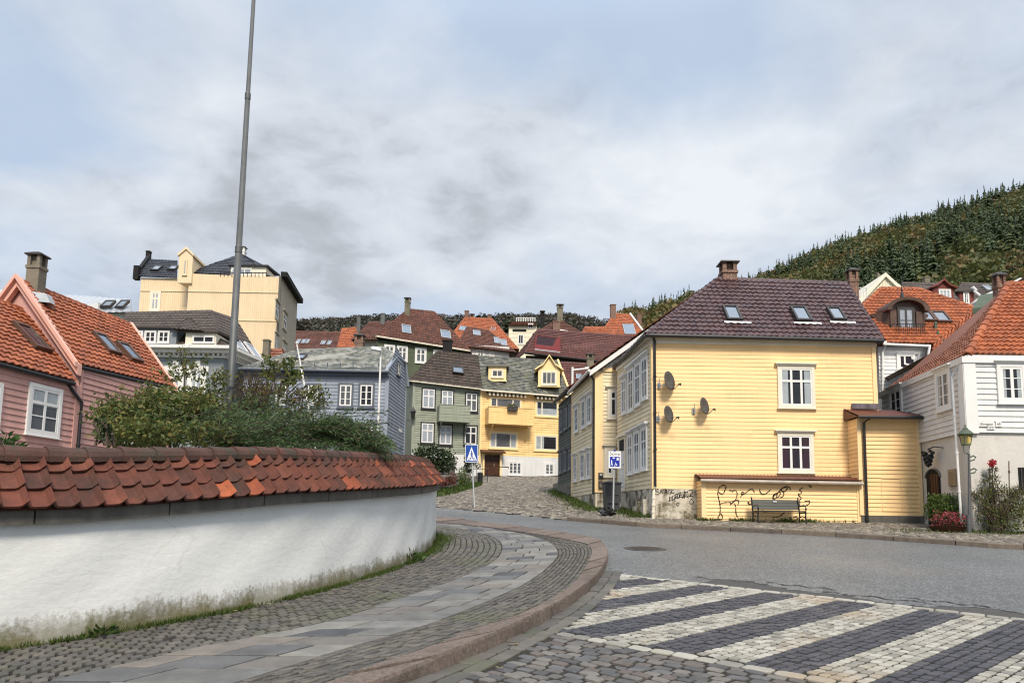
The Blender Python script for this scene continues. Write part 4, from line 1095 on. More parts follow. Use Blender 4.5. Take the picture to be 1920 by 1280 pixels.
for st in ([(135, 300), (120, 288), (105, 298), (115, 310), (135, 315), (138, 328), (118, 332), (104, 322)], [(148, 328), (150, 300), (165, 325), (168, 295)], [(175, 328), (186, 298), (198, 328)], [(180, 318), (194, 316)],
           [(222, 300), (205, 305), (205, 325), (222, 326), (222, 314), (213, 314)], [(245, 297), (230, 302), (228, 320), (244, 324), (246, 310)],
           [(215, 345), (212, 375)], [(212, 360), (235, 352)], [(235, 340), (232, 378)], [(205, 380), (240, 375), (260, 380)], [(250, 345), (248, 370), (262, 350), (270, 340)], [(262, 325), (255, 355)],
           [(275, 330), (270, 362), (285, 345), (280, 330), (270, 338)], [(290, 310), (287, 362)], [(300, 330), (310, 362), (316, 325)], [(285, 335), (310, 332)], [(322, 300), (322, 360)], [(322, 330), (345, 310), (340, 330), (330, 340), (352, 360)],
           [(345, 305), (375, 300), (380, 320), (360, 335), (385, 350), (362, 375), (360, 395), (375, 400), (388, 385), (375, 370)], [(262, 402), (272, 392), (282, 402), (272, 414), (262, 402)], [(225, 355), (262, 330), (300, 320), (340, 315)], [(210, 372), (300, 350), (385, 345)]):
    ribbon(gr, F1, [z2(*p) for p in st], .024, .016)
gr.build('graffiti', 'soot', fnd)
# annex at the right
Ya = 24.3; S0 = plan(1610, Ya, 880); S1 = plan(1726, Ya, 880); FA = Fc(S0, S1); zt = FA.px(1660, 785)[1]; zg = FA.px(1660, 966)[1]
FAL = Fc((S0[0], 24.99), S0)
an = walls(yh, [(FA, rect(FA, zg, zt)), (FAL, rect(FAL, zg, zt))], 'yellow_siding', 'annex', hb=.135, core=([S0, S1, (S1[0]+.3, 25.6), (S0[0], 24.97)], 1.0, zt))
mb = MB(); mb.fbox(FA, -.02, .1, zg, zt, 0, .045); mb.fbox(FA, FA.L-.1, FA.L+.02, zg, zt, 0, .045); mb.fbox(FA, -.02, FA.L+.02, zt-.08, zt+.001, .046, .07); mb.build('corner_board', 'yellow_trim', an)
mb = MB(); mb.fbox(FA, .02, FA.L, zg-.22, zg-.002, -.1, .03); mb.build('sill_beam', 'grey_wood', an)
mb = MB(); mb.fbox(FA, 0.02, FA.L, .9, zg-.222, -.1, .06); mb.build('foundation', 'stone_base', an)
e0, e1 = Vector((S0[0]-.12, 23.95, zt+.02)), Vector((S1[0]+.0, 23.95, zt+.04)); r0, r1 = Vector((S0[0]-.12, 24.985, zt+.38)), Vector((S1[0]-.15, 25.4, zt+.42))
mb = MB(); Roof(e0, e1, r1, r0).tiles(mb, tw=.11, th=3, amp=.02, lip=0, ns=4); mb.quad(e0, r0, Vector((r0.x, r0.y, e0.z))); mb.build('roof', 'rust_sheet', an)
mb = MB(); mb.tube([e0+Vector((0, -.05, -.02)), e1+Vector((0, -.05, -.03))], .055, 8); mb.build('gutter', 'black_paint', an)
mb = MB(); mb.fbox(F1, F1.px(1596, 760)[0], F1.L+.0, F1.px(1620, 767)[1], F1.px(1620, 757)[1], .046, .12); mb.build('flashing', 'flash_lead', an)
mb = MB(); mb.tube([e0+Vector((.35, -.02, -.06)), FA.P(.18, zt-.15, .11), FA.P(.17, h(24.2)+.15, .10)], .045, 8); mb.build('downpipe', 'black_paint', an)
u0, u1, v0, v1 = FA.rect(1653.5, 896, 1690, 958)
mb = MB(); mb.ring(FA, u0, u1, v0, v1, .012, .02, .034); mb.build('hatch', 'yellow_trim', an)
# ================================================================== second yellow house (gable to the street)
A2 = plan(1117, 30.2); far2 = meet(A2, -.106, 1073); B2 = (A2[0]+8.6, 30.2)
h2 = thing('gabled_house', 'pale yellow clapboard gabled house tucked behind the large yellow house', 'house', (A2[0], A2[1], 2))
G1 = Fc(A2, B2); G2 = Fc(far2, A2)
za = G1.px(1117, 697)[1]; zb = G1.px(1135, 922)[1]; ap = at(1312, 552, 30.0)
ua = (Vector((ap.x, 30.2, 0))-G1.A).dot(G1.u)
white_from = G1.px(1130, 694)[1]
walls(h2, [(G1, [(0, zb), (G1.L, zb), (G1.L, white_from), (0, white_from)])], 'pale_siding', hb=.15, core=([A2, B2, (B2[0], far2[1]), far2], 1.5, za-.05))
gm = [(0.0, white_from+.02), (G1.L, white_from+.02), (G1.L, za+.05), (ua, ap.z-.1), (0, za+.05)] if za > white_from else [(0.2, white_from+.02), (G1.L, white_from+.02), (ua, ap.z-.15)]
walls(h2, [(G1, gm)], 'white_siding', 'gable', hb=.15)
walls(h2, [(G2, rect(G2, zb-.05, za))], 'pale_siding', 'side_wall', hb=.155)
trim(h2, [(G1, -.02, .3, zb-.02, za-.02, 0, .05), (G2, G2.L-.12, G2.L+.045, zb-.02, za-.02, 0, .046), (G2, -.0, .12, zb-.02, za-.02, 0, .046), (G1, .302, 3.5, white_from-.06, white_from+.1, 0, .07)], 'yellow_trim', 'corner_board')
mb = MB(); mb.fbox(G1, 0.05, G1.L, 1.4, zb-.022, -.3, .01); mb.fbox(G2, G2.L*.45, G2.L-.01, 1.4, zb-.052, -.3, .01); mb.build('foundation', 'old_plaster', h2)
e0 = at(1106, 695, 29.85); e0.z += .05; ef = at(1066, 736, far2[1]+.1); ef.z = e0.z; rf = Vector((ap.x-.4, far2[1]+.1, ap.z)); apx = Vector((ap.x, 29.85, ap.z+.1))
roofs(h2, [(ef, e0, apx, rf)], 'tile_rust', tw=.25, th=.36, capl=[(apx, rf, .1)])
er = Vector((B2[0]+.3, 29.85, e0.z)); roofs(h2, [(er, Vector((B2[0], far2[1], e0.z)), rf, apx)], 'tile_rust', tw=.25, th=.36, name='rear_roof')
mb = MB()
d = (apx-e0); dn = d.normalized(); up = Vector((-dn.z, 0, dn.x))
mb.hexa([e0+Vector((0, .02, -.02)), apx+Vector((0, .02, -.02)), apx+Vector((0, .12, -.02)), e0+Vector((0, .12, -.02)), e0+Vector((0, .02, -.25)), apx+Vector((0, .02, -.25)), apx+Vector((0, .12, -.25)), e0+Vector((0, .12, -.25))])
mb.build('bargeboard', 'white_paint', h2)
bars(h2, [(ef+Vector((-.02, 0, -.03)), e0+Vector((-.02, 0, -.03)))], 'white_paint', 'gutter', .06)
pipe(h2, [e0+Vector((.05, .3, -.1)), G2.P(G2.L-.02, za-.35, .09), G2.P(G2.L-.02, zb-.1, .09)])
for bx in ((1077.5, 762, 1084.5, 811), (1090.5, 748, 1098, 803), (1101, 741, 1109, 796), (1075.5, 854, 1081.5, 903), (1088.5, 848, 1096.5, 899), (1100.5, 843.5, 1107.5, 897)):
    window(h2, G2, bx, cols=(.5,), rows=(.3, .6), cw=.09, cornice=.05, mull=.05, dark='interior_grey')
window(h2, G1, (1139, 728, 1161, 785), cols=(), rows=(), transom=.70, cw=.13, cornice=.04, case='cream_paint', mull=.08)
window(h2, G1, (1133, 838, 1154, 894), cols=(), rows=(), transom=.76, cw=.13, cornice=.04, case='cream_paint', mull=.08)
for nm, bx, lab in (('meter_box', (1121.5, 886, 1131, 898), ''), ('mailbox', (1121.5, 902, 1139.5, 915.5), '')):
    u0, u1, v0, v1 = G1.rect(*bx); mb = MB(); mb.fbox(G1, u0, u1, v0, v1, .03, .15, .01); mb.cur = 1
    if nm == 'mailbox': mb.fbox(G1, u0+.04, (u0+u1)/2-.02, v0+.04, v1-.06, .151, .157); mb.fbox(G1, (u0+u1)/2+.02, u1-.04, v0+.03, v1-.05, .151, .158)
    else: mb.fbox(G1, u0+.05, u1-.05, v1-.12, v1-.05, .151, .156)
    mb.build(nm, ['black_paint', 'interior_pale' if nm == 'meter_box' else 'concrete'], h2)
u0, u1, v0, v1 = G1.rect(1141, 905, 1147.5, 911); mb = MB(); mb.fbox(G1, u0, u1, v0, v1, .0, .04); mb.build('vent', 'flash_lead', h2)
# ================================================================== dark green house, end of the row
A3 = plan(1074.5, 35.6); far3 = meet(A3, -.106, 1047.5)
h3 = thing('green_house', 'dark grey green clapboard house at the far end of the right hand row', 'house', (A3[0], A3[1], 2.5))
H2 = Fc(far3, A3); za = H2.px(1060, 747)[1]; zb = H2.px(1062, 904)[1]
walls(h3, [(H2, rect(H2, zb, za))], 'dark_green_siding', hb=.15, core=([far3, A3, (A3[0]+6, A3[1]), (far3[0]+6, far3[1])], 2, za))
for bx in ((1050.5, 768, 1055.5, 812), (1058, 764, 1064, 806), (1067, 757, 1072, 800), (1048.5, 848, 1053.5, 888), (1056.5, 845, 1062.5, 884), (1066.5, 841, 1071.5, 880)):
    window(h3, H2, bx, cols=(.5,), rows=(.35, .65), cw=.08, cornice=.04, frame='grey_paint', case='grey_paint', mull=.05, dark='interior_grey')
mb = MB(); mb.fbox(H2, 0, H2.L-.02, 1.5, zb-.002, -.3, .01); mb.build('foundation', 'stone_base', h3)
e0 = Vector((A3[0]-.3, A3[1]-.3, za+.1)); ef = Vector((far3[0]-.3, far3[1]+.3, za+.1)); rg0 = Vector((A3[0]+3, A3[1]-.3, za+2.3)); rg1 = Vector((far3[0]+3, far3[1]+.3, za+2.3))
roofs(h3, [(ef, e0, rg0, rg1)], 'tile_rust', tw=.25, th=.36); bars(h3, [(ef, e0)], 'black_paint', 'gutter', .07)
# ================================================================== green and yellow terrace at the top of the alley
P0 = plan(772.5, 59.0); aT = (3.36, 1.0)
def along(px):
    r = at(px, 800, 1.0).x; t = (r*P0[1]-P0[0])/(3.36-r); return (P0[0]+3.36*t, P0[1]+t)
Pm = along(900); Pe = along(1067)
hg = thing('sage_house', 'sage green clapboard house with a small wooden balcony and dark brown tiles', 'house', (P0[0], P0[1], 5))
T1 = Fc(P0, Pm); ze = T1.px(840, 717)[1]; zb = T1.px(830, 850)[1]; zg = T1.px(840, 900)[1]
bk = back(T1, 6)
TL = Fc((P0[0]-1.0, P0[1]+6), P0)
walls(hg, [(T1, rect(T1, zb, ze)), (TL, rect(TL, zb, ze))], 'sage_siding', hb=.19, d=.03, core=(bk, 3.5, ze))
mb = MB(); mb.fbox(T1, 0, T1.L, 3, zb-.002, -.2, .02); mb.build('foundation', 'white_siding', hg)
trim(hg, [(T1, -.03, .16, zb, ze, 0, .06)], 'sage_siding', 'corner_board')
e0, e1 = at(767, 713.5, 58.6), at(904, 729.5, Pm[1]-.45); r0, r1 = at(821.5, 658.5, 61.8), at(896, 667, Pm[1]+2.9)
bl = Vector((e0.x+1.2, e0.y+6.5, e0.z))
bl = at(764, 706, 64.0); bl.z = e0.z
ro, (gr_, _) = roofs(hg, [(e0, e1, r1, r0), (bl, e0, r0, r0)], 'tile_dark', tw=.34, th=.36, amp=.04, lip=.04, ns=4, capl=[(e0, r0, .12), (r0, r1, .12)])
bars(hg, [(e0, e1)], 'cream_paint', 'gutter', .07)
skylight(hg, gr_, (848, 689.5, 868.5, 701))
chimney(hg, 830, 848, 637, 662, 62.2, 'soot', 'plain')
gw = dict(cw=.10, cols=(.5,), rows=(), case='black_paint', frame='white_paint', mull=.11, sw=.09, sill=.06, transom=.62)
window(hg, T1, (790, 727, 817, 767), dark='interior_pale', **gw); window(hg, T1, (826, 730, 851.5, 765), dark='interior_pale', **gw); window(hg, T1, (871.5, 735, 896.5, 773), dark='interior_grey', **gw)
window(hg, T1, (788, 791, 815, 832), dark='interior_pale', **gw); window(hg, T1, (822, 795, 849, 835), dark='interior_pale', **gw); window(hg, T1, (869, 797, 895.5, 835), dark='interior', **gw)
u0, u1, v0, v1 = T1.rect(819, 763, 876, 791); dpt = 1.1
mb = MB()
mb.fbox(T1, u0, u1, v0-.1, v0, .035, dpt)
for k in range(5):
    z = v0+(v1-v0)*k/5; zz_ = z+(v1-v0)/5-.02
    mb.fbox(T1, u0, u1, z+.002, zz_, dpt-.05, dpt); mb.fbox(T1, u0, u0+.05, z+.002, zz_, .05, dpt-.052); mb.fbox(T1, u1-.05, u1, z+.002, zz_, .05, dpt-.052)
mb.fbox(T1, u0-.03, u1+.03, v1, v1+.05, dpt-.09, dpt+.04)
for uu in (u0+(u1-u0)*.47, u0+(u1-u0)*.55): mb.fbox(T1, uu, uu+.07, v0+.15, v1-.1, dpt+.001, dpt+.03)
for uu in (u0+.15, u1-.25): mb.hexa([T1.P(uu, v0-1.1, .03), T1.P(uu+.1, v0-1.1, .03), T1.P(uu+.1, v0-.95, .03), T1.P(uu, v0-.95, .03), T1.P(uu, v0-.22, dpt-.1), T1.P(uu+.1, v0-.22, dpt-.1), T1.P(uu+.1, v0-.102, dpt-.1), T1.P(uu, v0-.102, dpt-.1)])
mb.build('balcony', 'sage_siding', hg)
u0, u1, v0, v1 = T1.rect(836, 858, 853, 887); mb = MB(); mb.fbox(T1, u0, u1, v0, v1, .021, .07); mb.build('basement_door', 'grey_wood', hg)
# --- yellow part
hy = thing('balcony_house', 'warm yellow clapboard terrace house with striped awnings, balcony and brown door', 'house', (Pm[0], Pm[1], 5))
T2 = Fc(Pm, Pe); ze = T2.px(980, 738)[1]; zb = T2.px(1000, 856)[1]
walls(hy, [(T2, rect(T2, zb, ze))], 'gold_siding', hb=.19, d=.03, core=(back(T2, 6), 3.5, ze))
mb = MB(); mb.fbox(T2, 0, T2.L, 3, zb-.002, -.2, .02); mb.build('foundation', 'white_siding', hy)
trim(hy, [(T2, -.04, .12, zb-.8, ze, 0, .08), (T2, 0, T2.L, ze-.18, ze, .03, .09)], 'gold_trim', 'corner_board')
e0, e1 = at(903, 731, Pm[1]-.45), at(1071, 744.5, Pe[1]-.45); r0, r1 = at(896, 667, Pm[1]+2.9), at(1046, 676.5, Pe[1]+2.7)
ro, (sr,) = roofs(hy, [(e0, e1, r1, r0)], 'slate_dark', tw=.27, th=.21, amp=0, lip=.024, ns=1, stagger=True, capl=[(r0, r1, .09)])
bars(hy, [(e0, e1)], 'cream_paint', 'gutter', .07)
bars(hy, [(e1+Vector((0, 0, .1)), r1+Vector((0, 0, .1)))], 'gold_trim', 'bargeboard', .10)
# dormers
def dormer(root, px0, px1, yb, yt, Y, wallm, gable=None, roofm='slate_dark', name='dormer', D=2.5, wing=0):
    Fd = Fc(plan(px0, Y, yb), plan(px1, Y, yb)); z0 = zat((px0+px1)/2, yb, Y); z1 = zat((px0+px1)/2, yt, Y); n = Fd.n
    poly = rect(Fd, z0, z1)
    if gable: za_ = zat(*gable, Y); poly = [(0, z0), (Fd.L, z0), (Fd.L, z1), (Fd.L/2, za_-.12), (0, z1)]
    mb = MB(); f = [Fd.P(u, z, 0) for u, z in poly]; b = [p-n*D for p in f]; mb.quad(*f); mb.quad(*b[::-1])
    for i in range(len(f)): mb.quad(f[i], f[(i+1) % len(f)], b[(i+1) % len(f)], b[i])
    mb.fbox(Fd, -.06, Fd.L+.06, z0-.06, z0+.04, -.05, .06)
    d = mb.build(name, wallm, root)
    mb = MB()
    if gable:
        for sg, ux in ((-1, -wing), (1, Fd.L+wing)):
            pts = [Fd.P(Fd.L/2, za_, .25), Fd.P(Fd.L/2+sg*Fd.L*.28, z1+(za_-z1)*.36, .25), Fd.P(ux, z1-.02, .25)]
            for a_, b_ in zip(pts[:-1], pts[1:]):
                mb.hexa([a_, b_, b_-n*D, a_-n*D, a_+Vector((0, 0, .13)), b_+Vector((0, 0, .13)), b_-n*D+Vector((0, 0, .13)), a_-n*D+Vector((0, 0, .13))])
    else:
        mb.hexa([Fd.P(-.2, z1, .2), Fd.P(Fd.L+.2, z1, .2), Fd.P(Fd.L+.2, z1+.25, -D), Fd.P(-.2, z1+.25, -D), Fd.P(-.2, z1+.12, .2), Fd.P(Fd.L+.2, z1+.12, .2), Fd.P(Fd.L+.2, z1+.37, -D), Fd.P(-.2, z1+.37, -D)])
    mb.build('dormer_roof', roofm, d)
    return d, Fd
Yd = Pm[1]+.75
d1, Fd = dormer(hy, 915.5, 949, 713.5, 687, Yd, 'gold_trim'); window(d1, Fd, (921, 692, 944, 708), cols=(.5,), rows=(), cw=.1, frame='cream_paint', dark='interior_grey', name='dormer_window')
d2, Fd = dormer(hy, 1009, 1049.5, 724, 694, Pe[1]-.9, 'gold_trim', gable=(1028.5, 668), roofm='gold_trim', wing=.28); window(d2, Fd, (1014.5, 695, 1044, 722), cols=(.33, .66), rows=(), cw=.12, frame='cream_paint', dark='interior_grey', name='dormer_window')
yw = dict(cw=.13, frame='cream_paint', case='gold_trim', sw=.08, mull=.1, rows=())
window(hy, T2, (917, 744, 979, 771), cols=(.2, .74), dark='interior_grey', **yw); window(hy, T2, (1003, 750, 1048, 782), cols=(.26,), dark='interior', curtain='half', **yw)
window(hy, T2, (916, 808.5, 971.5, 842), cols=(.21, .76), dark='interior_grey', curtain='side', **yw); window(hy, T2, (1001, 814, 1046.5, 846), cols=(.27,), dark='interior', curtain='left', **yw)
window(hy, T2, (952, 864, 979.5, 891), cols=(.33, .66), rows=(.33, .66), cw=.1, frame='white_paint', mull=.11, sw=.09, dark='interior_grey'); window(hy, T2, (1020, 867, 1040, 892), cols=(.5,), rows=(.33, .66), cw=.1, frame='white_paint', mull=.11, sw=.09, dark='interior_grey')
mat('awning_stripe', None, .8, .1, 3, 0, cols=[(.66, .60, .45), (.06, .045, .035)])
for bx in ((911, 735.5, 985, 744), (1001, 744, 1052, 750)):
    u0, u1, v0, v1 = T2.rect(*bx); mb = MB(); k = int((u1-u0)/.17)
    mb.fbox(T2, u0, u1, v1-.08, v1+.04, .1, .3)
    for i in range(k):
        a, b = u0+(u1-u0)*i/k, u0+(u1-u0)*(i+1)/k
        m_ = (a+b)/2; mb.quad(T2.P(a, v1-.05, .31), T2.P(b, v1-.05, .31), T2.P(b, v0+.06, .33), T2.P(m_, v0-.02, .33), T2.P(a, v0+.06, .33), uv=[(hash((i % 2, 3)) % 2 + i % 2*2+.5, .5)]*5)
    mb.build('awning', 'awning_stripe', hy)
u0, u1, v0, v1 = T2.rect(909, 768, 992.5, 796); dpt = 1.25; mb = MB()
mb.fbox(T2, u0, u1, v0-.12, v0, .035, dpt)
for k in range(6):
    z = v0+(v1-v0)*k/6; zz_ = z+(v1-v0)/6-.02
    mb.fbox(T2, u0, u1, z+.002, zz_, dpt-.05, dpt); mb.fbox(T2, u0, u0+.05, z+.002, zz_, .05, dpt-.052); mb.fbox(T2, u1-.05, u1, z+.002, zz_, .05, dpt-.052)
mb.fbox(T2, u0-.04, u1+.04, v1, v1+.06, dpt-.1, dpt+.05)
for uu in (u0+.35, u1-.45): mb.hexa([T2.P(uu, v0-1.4, .03), T2.P(uu+.1, v0-1.4, .03), T2.P(uu+.1, v0-1.25, .03), T2.P(uu, v0-1.25, .03), T2.P(uu, v0-.24, dpt-.1), T2.P(uu+.1, v0-.24, dpt-.1), T2.P(uu+.1, v0-.122, dpt-.1), T2.P(uu, v0-.122, dpt-.1)])
mb.build('balcony', 'gold_siding', hy)
bx = T2.rect(943, 764, 961, 770.5); fb2 = thing('flower_box', 'dark flower box hanging on the yellow wooden balcony', 'flower box', T2.P(bx[0], bx[2], dpt))
mb = MB(); mb.fbox(T2, bx[0], bx[1], bx[2]-.15, bx[3]-.1, dpt+.06, dpt+.3); mb.build('box', 'dark_metal', fb2)
mb = MB(); pts = np.array([tuple(T2.P(random.uniform(bx[0], bx[1]), random.uniform(bx[3]-.12, bx[3]+.12), dpt+random.uniform(.05, .35))) for _ in range(120)]); add_leaves(mb, pts, .14); mb.build('foliage', 'broad_green', fb2)
u0, u1, v0, v1 = T2.rect(907, 853, 935, 891.5); v0 = min(v0, h(61)+.05)
mb = MB(); mb.fbox(T2, u0-.16, u0-.02, v0, v1+.1, .0, .35); mb.fbox(T2, u1+.02, u1+.16, v0, v1+.1, 0, .35); mb.build('porch_post', 'gold_trim', hy)
mb = MB(); mb.hexa([T2.P(u0-.35, v1+.12, .9), T2.P(u1+.35, v1+.12, .9), T2.P(u1+.35, v1+.3, .03), T2.P(u0-.35, v1+.3, .03), T2.P(u0-.35, v1+.2, .9), T2.P(u1+.35, v1+.2, .9), T2.P(u1+.35, v1+.45, .03), T2.P(u0-.35, v1+.45, .03)]); mb.build('canopy', 'wood_brown', hy)
mb = MB(); mb.fbox(T2, u0, u1, v0, v1, .0, .12); 
for a, b, c, d in ((.08, .46, .04, .42), (.54, .92, .04, .42), (.08, .46, .46, .74), (.54, .92, .46, .74)): mb.fbox(T2, u0+(u1-u0)*a, u0+(u1-u0)*b, v0+(v1-v0)*c, v0+(v1-v0)*d, .121, .15, .03)
mb.fbox(T2, u0, u1, v0+(v1-v0)*.76, v0+(v1-v0)*.79, .121, .17)
dr = mb.build('door', 'wood_brown', hy); mb = MB(); mb.fbox(T2, u0+(u1-u0)*.64, u0+(u1-u0)*.67, v0+.75, v0+1.0, .151, .19); mb.build('handle', 'galvanised', dr)
# ================================================================== blue house
A = plan(452, 40); B = plan(724.5, 40); C_ = meet(B, .055, 758.5)
hb_ = thing('blue_house', 'blue grey clapboard house with grey slate roof and one open window', 'house', (B[0], 40, 3))
F = Fc(A, B); FR = Fc(B, C_); ze = F.px(600, 697)[1]
bk = [A, B, C_, (A[0]+1, C_[1])]
walls(hb_, [(F, rect(F, 2.5, ze))], 'blue_siding', hb=.19, d=.03, core=(bk, 2.2, ze))
zsl = lambda px, py: FR.px(px, py)
pt = [zsl(726, 692), zsl(744, 668), zsl(757, 678), zsl(760, 722)]
walls(hb_, [(FR, [(0, 2.5), (FR.L, 2.5), (FR.L, ze), (FR.L*.8, ze+1.6), (FR.L*.35, ze+1.9), (0, ze)])], 'blue_siding', 'gable', hb=.19, d=.03)
trim(hb_, [(F, F.L-.14, F.L+.05, 2.5, ze-.1, 0, .06), (FR, -.05, .14, 2.5, ze-.1, 0, .062), (FR, FR.L-.13, FR.L, 2.5, ze-.1, 0, .06)], 'blue_siding', 'corner_board')
trim(hb_, [(F, 0, F.L+.08, ze-.22, ze+.02, .031, .22)], 'blue_trim', 'frieze_board')
e0, e1 = at(447, 691, 39.6), at(724, 697, 39.6); r0, r1 = at(556, 655.5, 43), at(718, 650, 43); hp = at(744, 668.5, 42.4); hp2 = at(760, 680, 44.5)
ro, (br,) = roofs(hb_, [(e0, e1, r1, r0)], 'slate', tw=.21, th=.20, amp=0, lip=.022, ns=1, stagger=True, capl=[(r0, r1, .07)])
roofs(hb_, [(e1, hp, r1, r1), (hp, hp2, r1, r1)], 'slate', tw=.21, th=.20, amp=0, lip=.022, ns=1, stagger=True, name='half_hip')
el = at(444, 684, 46); el.z = e0.z; roofs(hb_, [(el, e0, r0, r0)], 'slate', tw=.21, th=.20, amp=0, lip=.022, ns=1, stagger=True, name='hip_roof')
bars(hb_, [(e0, e1+Vector((.1, 0, 0)))], 'blue_trim', 'gutter', .07)
bars(hb_, [(e1, at(727, 690, 39.8), hp+Vector((0, -.2, 0)), hp2+Vector((0, -.1, 0)), at(765, 724, 45))], 'blue_siding', 'verge_board', .10)
mb = MB(); 
for px_ in range(470, 722, 24): p = at(px_, 687.5, 39.9); mb.tube([p, p+Vector((0, -.05, .22))], .025, 5)
mb.tube([at(455, 686, 39.85), at(722, 690.5, 39.85)], .02, 5); mb.build('snow_guard', 'blue_trim', hb_)
skylight(hb_, br, (555.5, 668, 573.5, 676.5)); chimney(hb_, 665, 683.5, 624, 654, 43.2, 'weathered_brick', 'cone', asp=1)
bw = dict(cw=.10, cols=(.5,), rows=(.33, .66), case='blue_trim', mull=.09, sw=.07, bar=.03, sill=.06)
for bx, dk_, cu in (((476, 719, 502, 763), 'interior_grey', 'side'), ((513.5, 719, 540, 763), 'interior_grey', None), ((573.5, 718.5, 601, 763), 'interior_grey', 'full'), ((633.5, 718, 662.5, 764), 'interior_grey', None)):
    window(hb_, F, bx, dark=dk_, curtain=cu, **bw)
bw2 = dict(bw); window(hb_, F, (672, 718, 702, 764), dark='soot', curtain=None, **bw2)
for bx in ((629.5, 795.5, 662, 838), (668.5, 795.5, 701.5, 838)): window(hb_, F, bx, dark='interior', curtain='side', **bw)
u0, u1, v0, v1 = FR.rect(742, 676, 750, 708); window(hb_, FR, (u0+.2, u0+1.2, v0+.1, v1), px=False, cols=(.5,), rows=(.5,), case='blue_trim', dark='interior')
sg = FR.px(751, 807); mb = MB(); mb.fbox(FR, sg[0]-.5, sg[0]+.4, sg[1]-.09, sg[1]+.09, .034, .05); mb.build('street_plate', 'white_paint', hb_)
# ================================================================== grey house with brown hipped roof
A = plan(225, 42); B = plan(412, 42); C_ = meet(B, .164, 487)
h4 = thing('grey_house', 'blue grey plastered house with brown hipped roof and white cornice', 'house', (B[0], 42, 3))
F = Fc(A, B); FR = Fc(B, C_); ze = F.px(340, 655)[1]
body(h4, [A, B, C_, (A[0], C_[1])], 2.5, ze, 'grey_plaster', 'wall')
mb = MB()
for a, b, o0, o1 in ((ze-.05, ze+.12, 0, .78), (ze-.24, ze-.051, 0, .42), (ze-.46, ze-.36, 0, .12)): mb.fbox(F, -.3, F.L+o1, a, b, o0, o1); mb.fbox(FR, 0, FR.L+.3, a+.002, b-.002, o0, o1)
k = 0
while k*.28 < F.L: mb.fbox(F, k*.28, k*.28+.13, ze-.36, ze-.241, 0, .24); k += 1
k = 0
while k*.28 < FR.L: mb.fbox(FR, k*.28, k*.28+.13, ze-.36, ze-.241, 0, .24); k += 1
mb.build('cornice', 'white_paint', h4)
e0, e1 = at(215, 645, 41.4), at(417, 651, 41.4); r0, r1 = at(236, 587, 45), at(397, 583, 45); er = at(500, 672, 47.5); er.z = e1.z
ro, (r4, r4b) = roofs(h4, [(e0, e1, r1, r0), (e1, er, at(440, 597, 49), r1)], 'tile_chocolate', tw=.24, th=.34, amp=.035, lip=.03, ns=4, capl=[(r0, r1, .11), (e1, r1, .11)])
bars(h4, [(e0, e1)], 'white_paint', 'gutter', .07)
for bx in ((440, 642, 452, 655), (468, 652, 478, 668)): skylight(h4, r4b, bx, frame='lead_white')
d1, Fd = dormer(h4, 258, 330, 645, 616, 41.45, 'grey_plaster', roofm='tile_chocolate', D=4)
window(d1, Fd, (271, 620, 293, 643), cols=(.5,), rows=(.5,), cw=.06, dark='interior', name='dormer_window'); window(d1, Fd, (296, 620, 318, 643), cols=(.5,), rows=(.5,), cw=.06, dark='interior', name='dormer_window'); window(d1, Fd, (258.5, 620, 268, 643), cols=(), rows=(.5,), cw=.06, dark='interior', name='dormer_window')
roofs(h4, [(at(320, 617, 41.1), at(382, 621, 41.1), at(356, 597, 43.6), at(356, 597, 43.6))], 'tile_chocolate', name='dormer_roof', tw=.24, th=.34, ns=4)
d2, Fd = dormer(h4, 347, 404, 646.5, 624, 41.4, 'cream_paint', roofm='tile_chocolate', D=3); window(d2, Fd, (361, 629, 402, 643), cols=(.55,), rows=(), cw=.04, dark='soot', name='dormer_window')
mb = MB(); a_, b_ = at(345, 641, 42.0), at(364, 627, 42.6); mb.hexa([a_, a_+Vector((.5, 0, 0)), b_+Vector((.5, 0, 0)), b_, a_+Vector((0, 0, .15)), a_+Vector((.5, 0, .15)), b_+Vector((.5, 0, .15)), b_+Vector((0, 0, .15))]); mb.build('awning_window', 'white_paint', h4)
for bx in ((351, 686, 386.5, 740), (311, 686, 345, 740), (262, 686, 297, 740)):
    w_ = window(h4, F, bx, cols=(.5,), rows=(), transom=.62, cw=.26, dark='interior_grey', curtain='full', mull=.1, sw=.06)
    u0, u1, v0, v1 = F.rect(*bx); mb = MB(); mb.fbox(F, (u0+u1)/2-.16, (u0+u1)/2+.16, v1+.001, v1+.32, 0, .1); mb.fbox(F, u0-.12, u0+.2, v1-.42, v1-.02, .061, .1); mb.fbox(F, u1-.2, u1+.12, v1-.42, v1-.02, .061, .1); mb.build('surround', 'white_paint', w_)
# ================================================================== tall beige building
A = plan(244, 60); Am = plan(333, 60); B0 = plan(336, 58.5); B = plan(512, 58.5); C_ = meet(B, -.105, 545)
h5 = thing('tall_building', 'tall beige corrugated apartment building with black roof behind the grey house', 'building', (B[0], 60, 5))
FW = Fc(A, (Am[0]+.3, 60)); F = Fc(B0, B); FR = Fc(B, C_)
z1 = FW.px(290, 521)[1]; z2 = F.px(430, 516)[1]
walls(h5, [(FW, rect(FW, 4, z1)), (F, [(0, 4), (F.L, 4), (F.L, z2-.1), (F.L*.48, z2+.05), (F.L*.47, z2), (0, z2+.1)])], 'beige_siding', hb=.17, d=.025, vertical=True, core=([A, (A[0]+3.5, 60), (B0[0], 59.9), B0, B, C_, (A[0], 70)], 3, [z1, z1, z1, z2-.1, z2-.1, z2-.1, z1]))
for z in (F.px(430, 601)[1], F.px(430, 548)[1]): trim(h5, [(F, 0, F.L, z, z+.06, .0, .07)], 'beige_siding', 'belt_board')
